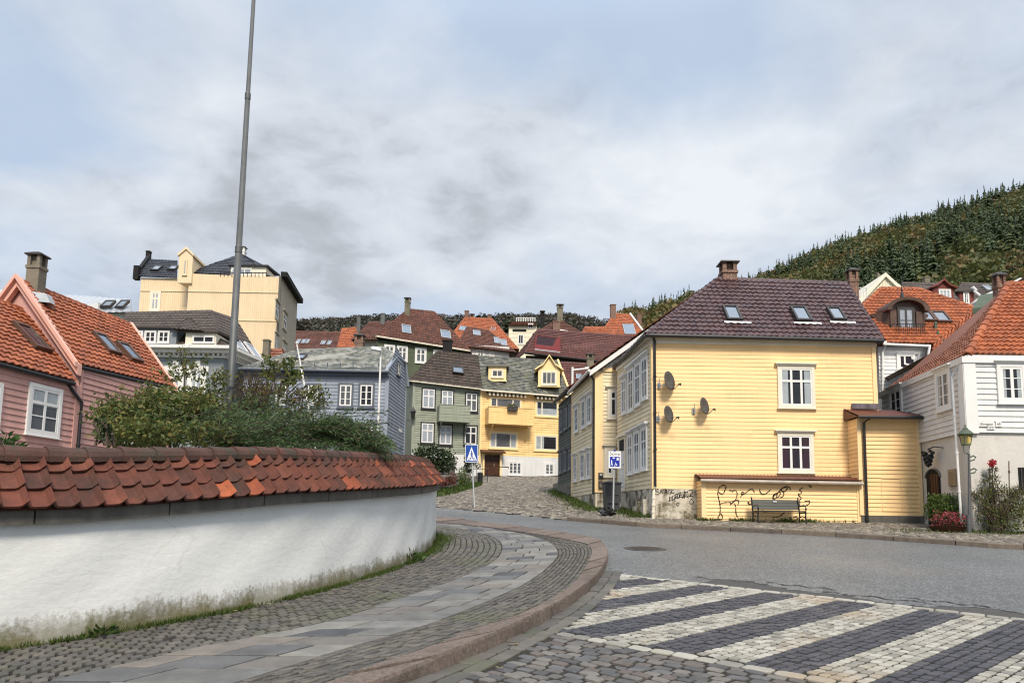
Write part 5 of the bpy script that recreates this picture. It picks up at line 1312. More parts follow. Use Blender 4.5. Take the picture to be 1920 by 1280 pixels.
trim(h5, [(FW, 0, FW.L, FW.px(290, 546)[1], FW.px(290, 545)[1], .0, .07)], 'beige_siding', 'belt_board')
body(h5, [(B[0]+.02, B[1]+.05), (C_[0]+.05, C_[1]), (C_[0]-1, C_[1]), (B[0]-1, B[1]+.1)], 3, z2-.05, 'beige_plaster', 'side_wall')
mb = MB(); mb.fbox(FR, -.1, FR.L+.3, z2-.05, z2+.35, .0, .5); mb.build('cornice', 'soot', h5)
trim(h5, [(F, F.L-.12, F.L+.06, 4, z2, 0, .09)], 'grey_wood', 'corner_board')
window(h5, FW, (281, 546, 301, 583), cols=(.5,), rows=(), transom=.65, cw=.15, frame='cream_paint', dark='interior_pale', sw=.09, mull=.13)
for bx in ((515.5, 566, 523, 602), (530, 586, 537.5, 620), (514.5, 626, 521, 662), (529, 641, 536, 672)): window(h5, FR, bx, cols=(.5,), rows=(), transom=.65, cw=.2, frame='white_paint', case='beige_plaster', dark='interior_grey', cornice=.12, mull=.15, sw=.1)
e0, e1 = at(250, 518, 59.8), at(332, 521, 59.8); r0, r1 = at(276, 486, 63), at(333, 489, 63)
ro, (rb,) = roofs(h5, [(e0, e1, r1, r0)], 'tile_black', tw=.3, th=.4, ns=3)
skylight(h5, rb, (286, 500, 302, 508.5)); skylight(h5, rb, (317, 500, 333, 507.5))
mb = MB(); a_, b_ = at(258, 519, 59.75), at(282, 484, 63.2)
mb.hexa([a_+Vector((-.3, 0, 0)), a_+Vector((0, 0, 0)), b_, b_+Vector((-.3, 0, 0)), a_+Vector((-.3, 0, .4)), a_+Vector((0, 0, .4)), b_+Vector((0, 0, .3)), b_+Vector((-.3, 0, .3))])
mb.box(a_.x-.35, a_.x+.05, a_.y-.1, a_.y+.4, a_.z-.2, a_.z+.95); mb.build('parapet', 'soot', h5)
chimney(h5, 273, 284, 470, 486, 63.2, 'soot', 'plain')
# tall narrow dormer with pediment
Ft = Fc(plan(335, 58.3, 500), plan(360.5, 58.3, 500)); v0 = Ft.px(348, 530)[1]; v1 = Ft.px(348, 480)[1]; va = Ft.px(348, 465)[1]
mb = MB(); n = Ft.n
poly = [(0, v0), (Ft.L, v0), (Ft.L, v1), (Ft.L/2, va), (0, v1)]; f = [Ft.P(u, z) for u, z in poly]; b = [p-n*6+Vector((.9, 0, -1.2 if p.z > v0+.1 else 0)) for p in f]
mb.quad(*f); [mb.quad(f[i], f[(i+1) % 5], b[(i+1) % 5], b[i]) for i in range(5)]
dd = mb.build('dormer', 'beige_siding', h5)
mb = MB()
for sg in (0, 1):
    a_, b_ = Ft.P(Ft.L/2, va-.1, .12), Ft.P(-.1 if sg == 0 else Ft.L+.1, v1-.02, .12); dv = -n*6.3+Vector((.9, 0, -1.2))
    mb.hexa([a_, b_, b_+dv, a_+dv, a_+Vector((0, 0, .2)), b_+Vector((0, 0, .2)), b_+dv+Vector((0, 0, .2)), a_+dv+Vector((0, 0, .2))])
mb.build('dormer_roof', 'beige_siding', dd); window(dd, Ft, (343, 487, 351, 516), cols=(), rows=(), cw=.08, frame='beige_siding', dark='interior_pale', name='dormer_window')
pk = at(452, 476, 62.5); q0, q1, q2, q3 = at(355, 512, 58.6), at(430, 518, 58.6), at(505, 519, 58.9), at(548, 573, 66)
l1 = at(410, 491, 60.5)
roofs(h5, [(q0, q2, pk, l1), (q2, q3, pk+Vector((1, 3, 0)), pk)], 'tile_black', name='hip_roof', tw=.3, th=.4, ns=3)
d2, Fd = dormer(h5, 432, 498, 519, 500, 58.8, 'cream_paint', roofm='tile_black', D=3); window(d2, Fd, (434, 502.5, 472, 516), cols=(.33, .66), rows=(), cw=.05, dark='interior_pale', name='dormer_window')
mb = MB(); [mb.tube([at(413+(500-413)*i/12, 518, 58.45), at(413+(500-413)*i/12, 510.5, 58.45)], .03, 5) for i in range(13)]; mb.tube([at(413, 510.5, 58.45), at(500, 512, 58.45)], .04, 5); mb.build('railing', 'soot', d2)
chimney(h5, 448, 462, 460, 484, 62.8, 'white_paint', 'slab')
# ================================================================== pink house (left)
P = (at(80, 770, 21).x, 21.0); aP = .12
ph = thing('pink_house', 'pink clapboard house with orange pantile roofs in two steps at the left edge', 'house', (P[0], 21, 2))
q = lambda px: meet(P, aP, px, 760)
L0 = (P[0]-aP*7, 14.0); M_ = q(145); E_ = q(322)
FL_ = Fc(L0, M_); FP = Fc(M_, E_)
zl = FL_.px(120, 716)[1]; zr = FP.px(150, 684)[1]
dpt = Vector((-FP.n.x, -FP.n.y)); bkp = lambda p, d: (p[0]+dpt.x*d, p[1]+dpt.y*d)
walls(ph, [(FL_, rect(FL_, 1.0, zl)), (FP, rect(FP, 1.0, zr))], 'pink_siding', hb=.17, d=.028, core=([L0, M_, E_, bkp(E_, 4.4), bkp(L0, 4.4)], .8, zl-.05))
trim(ph, [(FL_, FL_.L-.16, FL_.L-.0, 1, zl, 0, .05), (FP, .0, .09, 1, zr, 0, .052)], 'pink_siding', 'corner_board')
e0, e1 = at(146, 684, 22.2), at(322, 726, E_[1]); r0, r1 = at(36, 526, 23.3), at(240, 607, E_[1]+1.2)
ro, (pr,) = roofs(ph, [(e0, e1, r1, r0)], 'tile_orange', tw=.25, th=.255, amp=.045, lip=.04, capl=[(r0, r1, .12)])
bp = lambda p: p+Vector((-1.7*2, .4, 0))
r_back0 = Vector((r0.x-2.1, r0.y+.25, e0.z)); r_back1 = Vector((r1.x-2.1, r1.y+.25, e1.z)); roofs(ph, [(r_back1, r_back0, r0, r1)], 'tile_orange', name='rear_roof', tw=.24, th=.33)
le1 = at(139, 716, 22.0); le0 = le1+Vector((-aP*8, -8, 0)); lr1 = at(44, 582, 23.4); lr0 = lr1+Vector((-aP*8.2, -8.2, 0))
ro2, (pl_,) = roofs(ph, [(le0, le1, lr1, lr0)], 'tile_orange', name='lower_roof', tw=.25, th=.255, amp=.045, lip=.04, capl=[(lr0, lr1, .12)])
lb = Vector((-2.2, .3, 0)); roofs(ph, [(Vector((lr1.x-2.2, lr1.y+.3, le1.z)), Vector((lr0.x-2.2, lr0.y+.3, le1.z)), lr0, lr1)], 'tile_orange', name='lower_rear_roof', tw=.24, th=.33)
# gable band between the two roofs
apx = r0+Vector((.02, -.12, .12)); eb = e0+Vector((.06, -.1, .02)); dn_ = Vector((0, 0, -1)); fr_ = Vector((-aP*.3, -.3, 0))
mb = MB(); bb = Vector((r_back0.x, r_back0.y-.1, r_back0.z))
for a_, b_ in ((apx, eb), (apx, bb)):
    mb.hexa([a_+dn_*.34, b_+dn_*.34, b_+dn_*.34-fr_*.6, a_+dn_*.34-fr_*.6, a_, b_, b_-fr_*.6, a_-fr_*.6])
    mb.hexa([a_+dn_*.1+fr_*.4, b_+dn_*.1+fr_*.4, b_+dn_*.1, a_+dn_*.1, a_+fr_*.4+Vector((0, 0, .05)), b_+fr_*.4+Vector((0, 0, .05)), b_+Vector((0, 0, .05)), a_+Vector((0, 0, .05))])
mb.build('bargeboard', 'pink_trim', ph)
mb = MB(); off_ = Vector((.02, .12, -.2)); mb.quad(r0+off_, e0+off_+Vector((0, 0, -.1)), Vector((e0.x, e0.y+.1, zl-.8)), Vector((r_back0.x, r_back0.y, zl-.8)), r_back0+off_); mb.build('gable', 'pink_siding', ph)
mb = MB(); a_, b_ = e1+Vector((.1, .05, 0)), r1+Vector((.02, .1, .05)); mb.hexa([a_+dn_*.3, b_+dn_*.3, b_+dn_*.3+Vector((.06, .1, 0)), a_+dn_*.3+Vector((.06, .1, 0)), a_+Vector((0, 0, .06)), b_+Vector((0, 0, .06)), b_+Vector((.06, .1, .06)), a_+Vector((.06, .1, .06))]); mb.build('verge_board', 'pink_trim', ph)
mb = MB(); u_ = Vector((0, 0, -.05)); mb.tube([e0+u_, e1+u_], .07, 8); mb.tube([le0+u_, le1+u_], .07, 8)
mb.build('gutter', 'black_paint', ph)
pipe(ph, [le1+Vector((-.1, -.1, -.1)), FL_.P(FL_.L+.0, zl-.5, .14), FL_.P(FL_.L+.05, zl-.9, .1), FL_.P(FL_.L+.05, 1, .1)], 'black_paint', .05)
pw = dict(cols=(.5,), rows=(.36,), transom=.66, mull=.08, sw=.065, bar=.035, cw=.1)
window(ph, FL_, (50, 722, 113.5, 818), dark='interior_grey', curtain='top', **pw); window(ph, FL_, (-46, 712, 1.5, 806), dark='interior_grey', **pw); window(ph, FP, (212, 757, 250, 830), dark='interior_grey', **pw)
skylight(ph, pr, (188, 634, 206, 661), frame='copper_brown'); skylight(ph, pr, (231, 651, 248, 676), frame='copper_brown'); skylight(ph, pl_, (46, 620, 68, 653), frame='copper_brown')
chimney(ph, 49, 88, 469, 548, 23.6, 'concrete', 'slab', asp=1.0, down=1.6)
mb = MB(); cpt = at(70, 558, 23.2); mb.hexa([at(55, 566, 23.1)+Vector((0, -.1, .02)), at(97, 570, 23.3)+Vector((0, -.1, .02)), at(97, 570, 23.3)+Vector((0, .2, .02)), at(55, 566, 23.1)+Vector((0, .2, .02)), at(47, 545, 23.3)+Vector((0, -.1, 0)), at(90, 552, 23.5)+Vector((0, -.1, 0)), at(90, 552, 23.5)+Vector((0, .2, 0)), at(47, 545, 23.3)+Vector((0, .2, 0))]); mb.build('flashing', 'galvanised', ph)
# metal roofed house behind
hm = thing('metal_roof_house', 'house with pale grey metal roof seen behind the pink house ridge', 'house', at(150, 560, 50))
A = plan(-60, 50, 600); B = plan(243, 50, 600); zw = zat(200, 586, 50)
body(hm, [A, B, (B[0], 56), (A[0], 56)], 6, zw, 'white_siding', 'wall')
mat('metal_roof', (.42, .44, .46), .35, .08, .6, 0, metal=.3)
ro, (rm,) = roofs(hm, [((-60, 590, 49.5), (246, 586, 49.5), (246, 562, 53), (-60, 540, 53))], 'metal_roof', tw=.45, th=5, amp=.05, lip=0, ns=5)
skylight(hm, rm, (194, 566.5, 213, 577)); skylight(hm, rm, (222, 566, 238, 578))
mb = MB(); a_ = at(155, 572, 50.2); mb.hexa([a_, at(184, 581, 49.8), at(184, 581, 49.8)+Vector((0, 1, 0)), a_+Vector((0, 1, 0)), at(160, 573, 50.2), at(184, 566, 49.8), at(184, 566, 49.8)+Vector((0, 1, 0)), at(160, 573, 50.2)+Vector((0, 1, 0))]); mb.build('dormer', 'white_siding', hm)
# ================================================================== white house on the right
Fc0 = (at(1724, 830, 24.4).x, 24.4); aW = .097
cor = meet(Fc0, aW, 1817, 830); farW = meet(Fc0, aW, 1655, 720)
wh = thing('white_house', 'white clapboard house over a rough plastered ground floor at the right edge', 'house', (cor[0], cor[1], 1.4))
W1 = Fc(farW, cor); W2 = Fc(cor, (cor[0]+9, cor[1]-.15))
ze = W2.px(1850, 671)[1]; zb = W2.px(1870, 811)[1]; zbl = W1.px(1770, 820)[1]
walls(wh, [(W1, rect(W1, zbl, ze)), (W2, rect(W2, zb, ze))], 'white_siding', hb=.16, d=.028, off=.05, core=([farW, cor, (W2.B.x, W2.B.y), (W2.B.x, farW[1])], zb+.01, ze))
trim(wh, [(W1, W1.L-.24, W1.L+.1, zbl-.03, ze-.1, .05, .11), (W2, -.1, .24, zb-.03, ze-.1, .05, .112)], 'white_paint', 'corner_board')
trim(wh, [(W2, -.15, W2.L, ze-.16, ze+.02, .05, .14), (W1, -.1, W1.L+.1, ze-.16, ze+.02, .05, .13)], 'white_paint', 'frieze_board')
mb = MB(); prism(mb, [farW, cor, (W2.B.x, W2.B.y), (W2.B.x, farW[1])], .5, zb+.008); pf = mb.build('ground_floor_wall', 'lime_plaster', wh)
hipT = at(1891, 532, 24.6); rb_ = at(1847, 556, 28.6); eN = at(1813, 666, 21.2); eF = at(1649, 722, 28.3); eF.z = eN.z
eRt = Vector((W2.B.x, 21.0, eN.z)); rRt = Vector((hipT.x+7, hipT.y, hipT.z))
rr_ = hipT.copy(); rb_.z = hipT.z
ro, (wl, wf) = roofs(wh, [(eF, eN, hipT, rb_)], 'tile_rust', tw=.17, th=.25, amp=.04, lip=.04)[0], (None, None)
wl = Roof(eF, eN, hipT, rb_)
roofs(wh, [(eN, eRt, rRt, hipT)], 'tile_bright', name='front_roof', tw=.175, th=.245, amp=.045, lip=.04, capl=[(eN, hipT, .14), (hipT, rRt, .13), (rb_, hipT, .12)])
mb = MB(); mb.quad(eF, rb_, rRt, Vector((W2.B.x, farW[1], eN.z))); mb.build('rear_gable', 'white_siding', wh)
mb = MB(); u_ = Vector((0, 0, -.05)); mb.tube([eF+u_, eN+u_], .065, 8); mb.tube([eN+u_+Vector((.01, 0, 0)), eRt+u_], .065, 8); mb.build('gutter', 'white_paint', wh)
skylight(wh, wl, (1772, 600, 1822, 645), frame='copper_brown')
chimney(wh, 1860, 1886, 508, 548, 25.0, 'weathered_brick', 'slab', asp=1.0, down=1.5)
mb = MB(); a_, b_ = at(1824, 590, 28.2), at(1838, 562, 28.7); mb.hexa([a_, a_+Vector((.5, -.3, 0)), b_+Vector((.4, -.3, 0)), b_, a_+Vector((0, 0, .25)), a_+Vector((.5, -.3, .25)), b_+Vector((.4, -.3, .2)), b_+Vector((0, 0, .2))]); mb.build('flashing', 'verdigris', wh)
pipe(wh, [eN+Vector((-.1, .1, -.08)), W1.P(W1.L-.35, ze-.5, .2), W1.P(W1.L-.35, 1.5, .16)], 'white_paint', .035)
ww = dict(cols=(.5,), rows=(.33, .66), mull=.09, sw=.06, bar=.028, cw=.11, off=.05)
window(wh, W2, (1867, 682, 1922, 757), curtain='side', cornice=.03, dark='interior', **ww); window(wh, W1, (1758.5, 692, 1788, 770), dark='interior_grey', curtain='side', cornice=.03, **ww); window(wh, W1, (1672, 726, 1695.5, 790), dark='interior', cornice=.03, **ww)
window(wh, W2, (1970, 682, 2025, 757), curtain='side', cornice=.03, dark='interior', **ww)
# arched cellar doorway, plaque, wall sign, house number
u0, u1, v0, v1 = W1.rect(1737, 879, 1763, 968); v0 = h(23)+.1; um = (u0+u1)/2; rw = (u1-u0)/2; vs = v1-rw*.55
mb = MB(); pts = [(u0, v0), (u1, v0)]+[(um+rw*math.cos(t), vs+rw*.55*math.sin(t)) for t in np.linspace(0, math.pi, 12)]
mb.quad(*[W1.P(u, v, .012) for u, v in pts]); dw = mb.build('doorway', 'soot', wh)
mb = MB(); mb.fbox(W1, um-.1, um+rw*.8, v0, vs+.1, .014, .06)
for k in range(4): mb.fbox(W1, um-.1+k*.18, um-.085+k*.18, v0, vs+.1, .061, .075)
dd = mb.build('door', 'wood_brown', dw)
mb = MB(); ts_ = list(np.linspace(0, math.pi, 14))
for a, b in zip(ts_[:-1], ts_[1:]):
    f = lambda t, k, o: W1.P(um+rw*k*math.cos(t), vs+rw*.55*k*math.sin(t), o)
    mb.hexa([f(a, 1.0, .0), f(b, 1.0, .0), f(b, 1.12, .0), f(a, 1.12, .0), f(a, 1.0, .05), f(b, 1.0, .05), f(b, 1.12, .05), f(a, 1.12, .05)])
mb.build('arch', 'stone_base', dw)
u0, u1, v0, v1 = W1.rect(1779.5, 879, 1794, 911); mat('tan_stone', (.30, .215, .13), .7, .15, 4, .3)
pq = thing('wall_plaque', 'tan stone plaque on the plaster wall beside the arched doorway', 'plaque', W1.P((u0+u1)/2, v0, .05))
mb = MB(); mb.fbox(W1, u0, u1, v0, v1, .005, .07, .01); mb.build('slab', 'tan_stone', pq)
mb = MB()
for k in range(9): mb.fbox(W1, u0+.08, u1-.08-random.random()*.1, v1-.12-k*.06, v1-.108-k*.06, .07, .073)
mb.build('engraved_lines', 'grey_wood', pq)
u0, v0 = W1.px(1740, 858, .3); sg = thing('hanging_sign', 'black wrought iron sign shaped like a bunch of grapes over the arched doorway', 'sign', W1.P(u0, v0, .4))
mb = MB(); mb.tube([W1.P(u0+.4, v0+.28, .02), W1.P(u0+.2, v0+.33, .2), W1.P(u0-.0, v0+.26, .3)], .018, 6); mb.build('bracket', 'black_paint', sg)
mb = MB()
for k in range(26):
    t = k/26; rr = .20*(1-t*.75); a = k*2.4; c = W1.P(u0+rr*math.cos(a)*.8, v0+.2-t*.46, .3+rr*math.sin(a)*.8); s = .055
    mb.lathe(c, [(.002, -s), (s*.8, -s*.6), (s, 0), (s*.8, s*.6), (.002, s)], 8)
mb.build('grapes', 'black_paint', sg)
mb = MB(); mb.cur = 0; n = W2.n
np_ = thing('street_sign', 'small white street name plates reading Øvregaten 49 on the white boards', 'sign', W2.P(.4, zb+.2, .09))
mb = MB()
u0, u1, v0, v1 = W2.rect(1833, 791, 1861.5, 799); mb.fbox(W2, u0, u1, v0-.01, v1+.01, .082, .098); a0_, a1_ = u0, u1
u2, u3, _, _ = W2.rect(1864.5, 791, 1875, 799); mb.fbox(W2, u2, u3, v0-.01, v1+.01, .082, .098)
u4, u5, v4, v5 = W2.rect(1849, 801, 1863, 805.5); mb.fbox(W2, u4, u5, v4, v5, .082, .095)
mb.build('plates', 'white_paint', np_)
text_obj('Øvregaten', .098, W2, (a0_+a1_)/2, v0+.025, .0995, 'soot', np_, sx=.86); text_obj('49', .11, W2, (u2+u3)/2, v0+.02, .0995, 'soot', np_)
text_obj('(FR E)', .05, W2, (u4+u5)/2, v4+.012, .0965, 'soot', np_)
u0, u1, v0, v1 = W2.rect(1911, 876, 1935, 922); mb = MB(); mb.fbox(W2, u0, u1, v0, v1, .0, .02); mb.cur = 1; [mb.fbox(W2, u0+.05+k*.11, u0+.08+k*.11, v0, v1, .021, .05) for k in range(4)]; mb.build('cellar_window', ['soot', 'dark_metal'], wh)
# ================================================================== orange roofed house with copper dormer
Yo = 32.5
ho = thing('orange_roof_house', 'white house with orange tiled roof and arched copper dormer between the yellow and white houses', 'house', at(1700, 640, Yo))
A = plan(1648, Yo, 690); B = plan(1800, Yo, 690); F = Fc(A, B); ze = F.px(1690, 650)[1]
walls(ho, [(F, rect(F, 2, ze))], 'white_siding', hb=.17, d=.028, core=(back(F, 6), 2, ze))
window(ho, F, (1681, 661, 1716, 700), cols=(.4,), rows=(), cw=.12, dark='interior_wine')
e0, e1 = at(1545, 642, Yo-.3), at(2040, 656, Yo-.3); e1.z = e0.z; r0, r1 = at(1652, 541, Yo+3.2), at(1722, 542, Yo+3.2)
ro, (rO,) = roofs(ho, [(e0, e1, r1, r0)], 'tile_bright', tw=.19, th=.26, amp=.045, lip=.04, capl=[(e0, r0, .14), (r0, r1, .13), (r1, e1, .13)])
bkl = Vector((e0.x+.5, Yo+6.5, e0.z)); bkr = Vector((e1.x, Yo+6.5, e0.z)); roofs(ho, [(bkr, bkl, r0, r1), (bkl, e0, r0, r0)], 'tile_orange', name='rear_roof', tw=.3, th=.4, ns=3)
bars(ho, [(at(1656, 645, Yo-.35), at(1800, 651, Yo-.35))], 'white_paint', 'gutter', .06)
mb = MB(); [mb.hexa([at(1653, 628, Yo-.4), at(1664, 642, Yo-.4), at(1664, 642, Yo), at(1653, 628, Yo), at(1653, 636, Yo-.4), at(1656, 644, Yo-.4), at(1656, 644, Yo), at(1653, 636, Yo)])]; mb.build('bargeboard', 'white_paint', ho)
pipe(ho, [at(1662, 645, Yo-.3), at(1655, 660, Yo-.12), at(1655, 780, Yo-.12)], 'white_paint', .045)
# copper dormer with arched roof
Yd = 33.1; Fd = Fc(plan(1668, Yd, 600), plan(1728, Yd, 600)); rc = Fd.rect(1668, 572, 1728, 631); z0, z1 = rc[2], rc[3]; Ld = Fd.L; n = Fd.n
arc = lambda t, k=1.0: (Ld/2+Ld/2*k*math.cos(t), (z1-.25)+.42*k*math.sin(t))
ts = list(np.linspace(math.pi, 0, 13)); prof = [(0, z0)]+[arc(t) for t in ts]+[(Ld, z0)]
mb = MB(); f = [Fd.P(u, z) for u, z in prof]; b = [p-n*3.2 for p in f]; mb.quad(*f)
for i in range(len(f)-1): mb.quad(f[i], f[i+1], b[i+1], b[i])
mb.fbox(Fd, 0, .28, z0, z1-.3, 0, .08); mb.fbox(Fd, Ld-.28, Ld, z0, z1-.3, 0, .08)
for sg in (-1, 1):   # swept copper cheeks
    ux = 0 if sg < 0 else Ld
    mb.hexa([Fd.P(ux, z0, .0), Fd.P(ux+sg*.75, z0+.9, -1.0), Fd.P(ux+sg*.3, z0+1.25, -1.9), Fd.P(ux, z0+.2, -1.8), Fd.P(ux, z1-.3, .02), Fd.P(ux+sg*.62, z1-.28, -.5), Fd.P(ux+sg*.3, z1-.2, -1.9), Fd.P(ux, z1-.2, -1.8)])
dm = mb.build('dormer', 'copper_brown', ho)
mb = MB(); ts2 = list(np.linspace(math.pi*1.02, -math.pi*.02, 15))
for a, b_ in zip(ts2[:-1], ts2[1:]):
    p = lambda t, k, o: Fd.P(Ld/2+Ld*.5*k*math.cos(t), (z1-.27)+.44*k*math.sin(t), o)
    mb.hexa([p(a, 1.02, .3), p(b_, 1.02, .3), p(b_, 1.02, -3.2), p(a, 1.02, -3.2), p(a, 1.32, .32), p(b_, 1.32, .32), p(b_, 1.32, -3.2), p(a, 1.32, -3.2)])
mb.build('dormer_roof', 'copper_brown', dm)
window(dm, Fd, (.34, Ld-.34, z0+.02, z1-.1), px=False, cols=(.5,), rows=(.28, .55), cw=.05, frame='dark_metal', dark='interior_pale', mull=.09, sw=.06, name='dormer_window')
mb = MB()
for k in range(14): u = .1+(Ld-.2)*k/13; mb.tube([Fd.P(u, z0-.05, .4), Fd.P(u, z0+.5, .4)], .012, 5)
mb.tube([Fd.P(0, z0+.5, .4), Fd.P(Ld, z0+.5, .4)], .018, 6); mb.tube([Fd.P(0, z0+.5, .4), Fd.P(0, z0+.5, 0)], .018, 6); mb.tube([Fd.P(Ld, z0+.5, .4), Fd.P(Ld, z0+.5, 0)], .018, 6); mb.fbox(Fd, 0, Ld, z0-.08, z0-.02, 0, .42); mb.build('railing', 'black_paint', dm)
mb = MB(); c = Fd.P(Ld/2, z1+.28, -.2); mb.lathe(c, [(.17, 0), (.13, .05), (.07, .3), (.025, .45), (.05, .5), (.02, .55), (.016, 1.0), (.03, 1.03), (.005, 1.15)], 10); mb.build('finial', 'black_paint', dm)
skylight(ho, rO, (1727, 589, 1748, 605), frame='copper_brown'); skylight(ho, rO, (1749, 588, 1776, 607), frame='copper_brown')
mb = MB(); mb.tube([at(1754, 622, Yo+.5), at(1754, 603, Yo+.5)], .07, 8); mb.tube([at(1758, 636, Yo+.2), at(1758, 620, Yo+.2)], .05, 8); mb.build('vent_pipe', 'verdigris', ho)
# ================================================================== generic far houses
def far_house(name, label, cat_, wall=None, wm='white_siding', D=7, planes=(), tm='tile_brown', capl=(), wins=(), skies=(), chims=(), tw=.3, th=.4, amp=.045, lip=.045, ns=3, kw={}, wk={}, stag=False, hb=.2, vertical=False):
    Y = wall[4]; r = thing(name, label, cat_, at((wall[0]+wall[1])/2, wall[3], Y))
    x0, x1, yt, yb, Y0, Y1 = wall; A = plan(x0, Y0, yt); B = plan(x1, Y1, yt); F = Fc(A, B); z1 = F.px((x0+x1)/2, yt)[1]; z0 = min(F.px((x0+x1)/2, yb)[1], h(Y0)-1)
    walls(r, [(F, rect(F, z0, z1))], wm, hb=hb, d=.03, core=(back(F, D), z0, z1), vertical=vertical)
    ro_, rs_ = roofs(r, planes, tm, tw=tw, th=th, amp=amp, lip=lip, ns=ns, stagger=stag, capl=capl)
    for w in wins: window(r, F, w, **dict(dict(cols=(.5,), rows=(.62,), cw=.12, sw=.1, mull=.14, bar=.08, dark='interior_grey'), **wk))
    for pi, bx in skies: skylight(r, rs_[pi], bx, frame='galvanised')
    for c in chims: chimney(r, *c[:5], **(c[5] if len(c) > 5 else {}))
    return r, F, rs_
def hiproof(e0, e1, r0, r1, dep):
    """front, left, right and back planes of a hipped roof from its front eave and ridge"""
    b0, b1 = Vector((e0.x, e0.y+dep, e0.z)), Vector((e1.x, e1.y+dep, e1.z))
    return [(e0, e1, r1, r0), (b0, e0, r0, r0), (e1, b1, r1, r1), (b1, b0, r0, r1)]
# dark green house above the terrace
e0, e1, r0, r1 = at(704, 630, 70), at(882, 658, 73), at(766, 580, 75), at(814, 585, 76)
rg, F, _ = far_house('hilltop_green_house', 'dark green house with white windows and large brown tiled roof above the terrace', 'house', (708, 876, 645, 760, 70.5, 73.4), 'green_siding',
    planes=hiproof(e0, e1, r0, r1, 10), tm='tile_brown', capl=[(e0, r0, .14), (r0, r1, .14), (e1, r1, .14)], wins=((720, 646, 740.5, 676), (744, 648, 764.5, 678), (778, 652, 799.5, 681), (812, 656, 832, 686)),
    skies=((0, (753, 611, 770, 626)), (0, (826, 621, 844, 635))), chims=((758.5, 769.5, 556, 598, 74, dict(m='concrete', style='slab')),))
bars(rg, [(e0, e1)], 'cream_paint', 'gutter', .09)
c = at(828, 595, 76); mb = MB(); mb.lathe(c, [(.02, 0), (.3, .08), (.5, .25)], 14); mb.build('satellite_dish', 'lead_white', rg)
# roof row on the far left
e0, e1, r0, r1 = at(520, 655, 92), at(640, 655, 92), at(530, 620.5, 97), at(642, 623, 97)
far_house('row_house', 'long brown tiled house with two pairs of small skylights left of the orange gable', 'house', (535, 640, 654, 700, 93, 93), 'cream_paint', planes=[(e0, e1, r1, r0)], tm='tile_brown', capl=[(r0, r1, .12)],
    skies=((0, (556, 637.5, 563, 645)), (0, (566, 637.5, 573, 645)), (0, (574.5, 637.5, 580, 645)), (0, (602, 640, 610.5, 647)), (0, (614, 640, 621.5, 647.5))))
e0, e1, r0, r1 = at(632, 655, 88), at(682, 655, 88), at(642, 616, 92), at(668, 614, 92)
far_house('small_orange_house', 'small house with bright orange tiled roof beside two grey chimney stacks', 'house', (638, 680, 652, 700, 89, 89), 'cream_paint', planes=hiproof(e0, e1, r0, r1, 8), tm='tile_bright', capl=[(e0, r0, .12), (r0, r1, .12)], chims=((669, 676.5, 593, 622, 91, dict(m='grey_metal', style='plain')),))
e0, e1, r0, r1 = at(660, 637, 82), at(735, 637, 82), at(694, 604, 87), at(738, 603, 87)
far_house('low_brown_house', 'low brown roofed house with white wall and a slim grey chimney', 'house', (672, 706, 636, 700, 83, 83), 'white_siding', planes=hiproof(e0, e1, r0, r1, 8), tm='tile_brown', capl=[(e0, r0, .13), (r0, r1, .12)], chims=((714, 722.5, 587, 610, 86, dict(m='grey_metal', style='plain')),))
# orange hip roof behind the middle
e0, e1, r0, r1 = at(838, 640, 92), at(972, 655, 92), at(872, 596, 98), at(922, 598, 98)
far_house('hipped_orange_house', 'bright orange hipped roof with three chimneys standing behind brown roofs', 'house', (846, 966, 645, 690, 93, 93), 'cream_paint', planes=hiproof(e0, e1, r0, r1, 11), tm='tile_bright', capl=[(e0, r0, .16), (r0, r1, .15), (r1, e1, .16)],
    skies=((0, (861, 613, 875, 621)), (0, (920, 614, 929, 621))), chims=((871, 879, 582, 602, 98, dict(m='brick', style='plain')), (881, 889, 587, 602, 98, dict(m='brick')), (915, 921.5, 589, 603, 98, dict(m='brick', style='plain'))))
e0, e1, r0, r1 = at(858, 648, 80), at(968, 661, 81), at(876, 613, 85), at(914, 619, 85)
far_house('white_brown_roof_house', 'white house with brown hipped roof and slanting skylights in front of the orange roof', 'house', (872, 955, 648, 720, 80.6, 81.4), 'white_siding', planes=hiproof(e0, e1, r0, r1, 9), tm='tile_brown', capl=[(e0, r0, .13), (r0, r1, .13), (r1, e1, .14)],
    wins=((893, 655, 908.5, 672), (916.5, 658, 927, 674)), skies=((0, (886.5, 621, 900.5, 630)), (0, (926, 634, 936.5, 645)), (0, (938, 638, 950, 649))))
# cream house on the slope
e0, e1, r0, r1 = at(952, 622, 108), at(1008, 622, 108), at(966, 606, 113), at(998, 604, 113)
rc_, F, _ = far_house('cream_hill_house', 'cream coloured house with flat balconies and white railings high on the slope', 'house', (954, 1006, 611, 660, 109, 109), 'cream_siding', planes=[(at(953, 610, 108.6), at(1006, 610, 108.6), at(1000, 603, 114), at(962, 603, 114))], tm='tile_brown', vertical=False)
mb = MB()
for bx in ((961, 617, 987, 621.5),): u0, u1, v0, v1 = F.rect(*bx); mb.fbox(F, u0, u1, v0, v1, .035, .06)
mb.build('window_band', 'soot', rc_)
window(rc_, F, (971, 627, 982, 645), cols=(.5,), rows=(), cw=.1, dark='interior'); window(rc_, F, (990, 606, 1000, 616), cols=(.5,), rows=(), cw=.12, dark='interior')
mb = MB()
for k in range(9): mb.tube([at(968+k*4.4, 603, 108), at(968+k*4.4, 596, 108)], .06, 5)
mb.tube([at(968, 596, 108), at(1004, 596, 108)], .07, 5); mb.tube([at(968, 599.5, 108), at(1004, 599.5, 108)], .05, 5); mb.build('railing', 'white_paint', rc_)
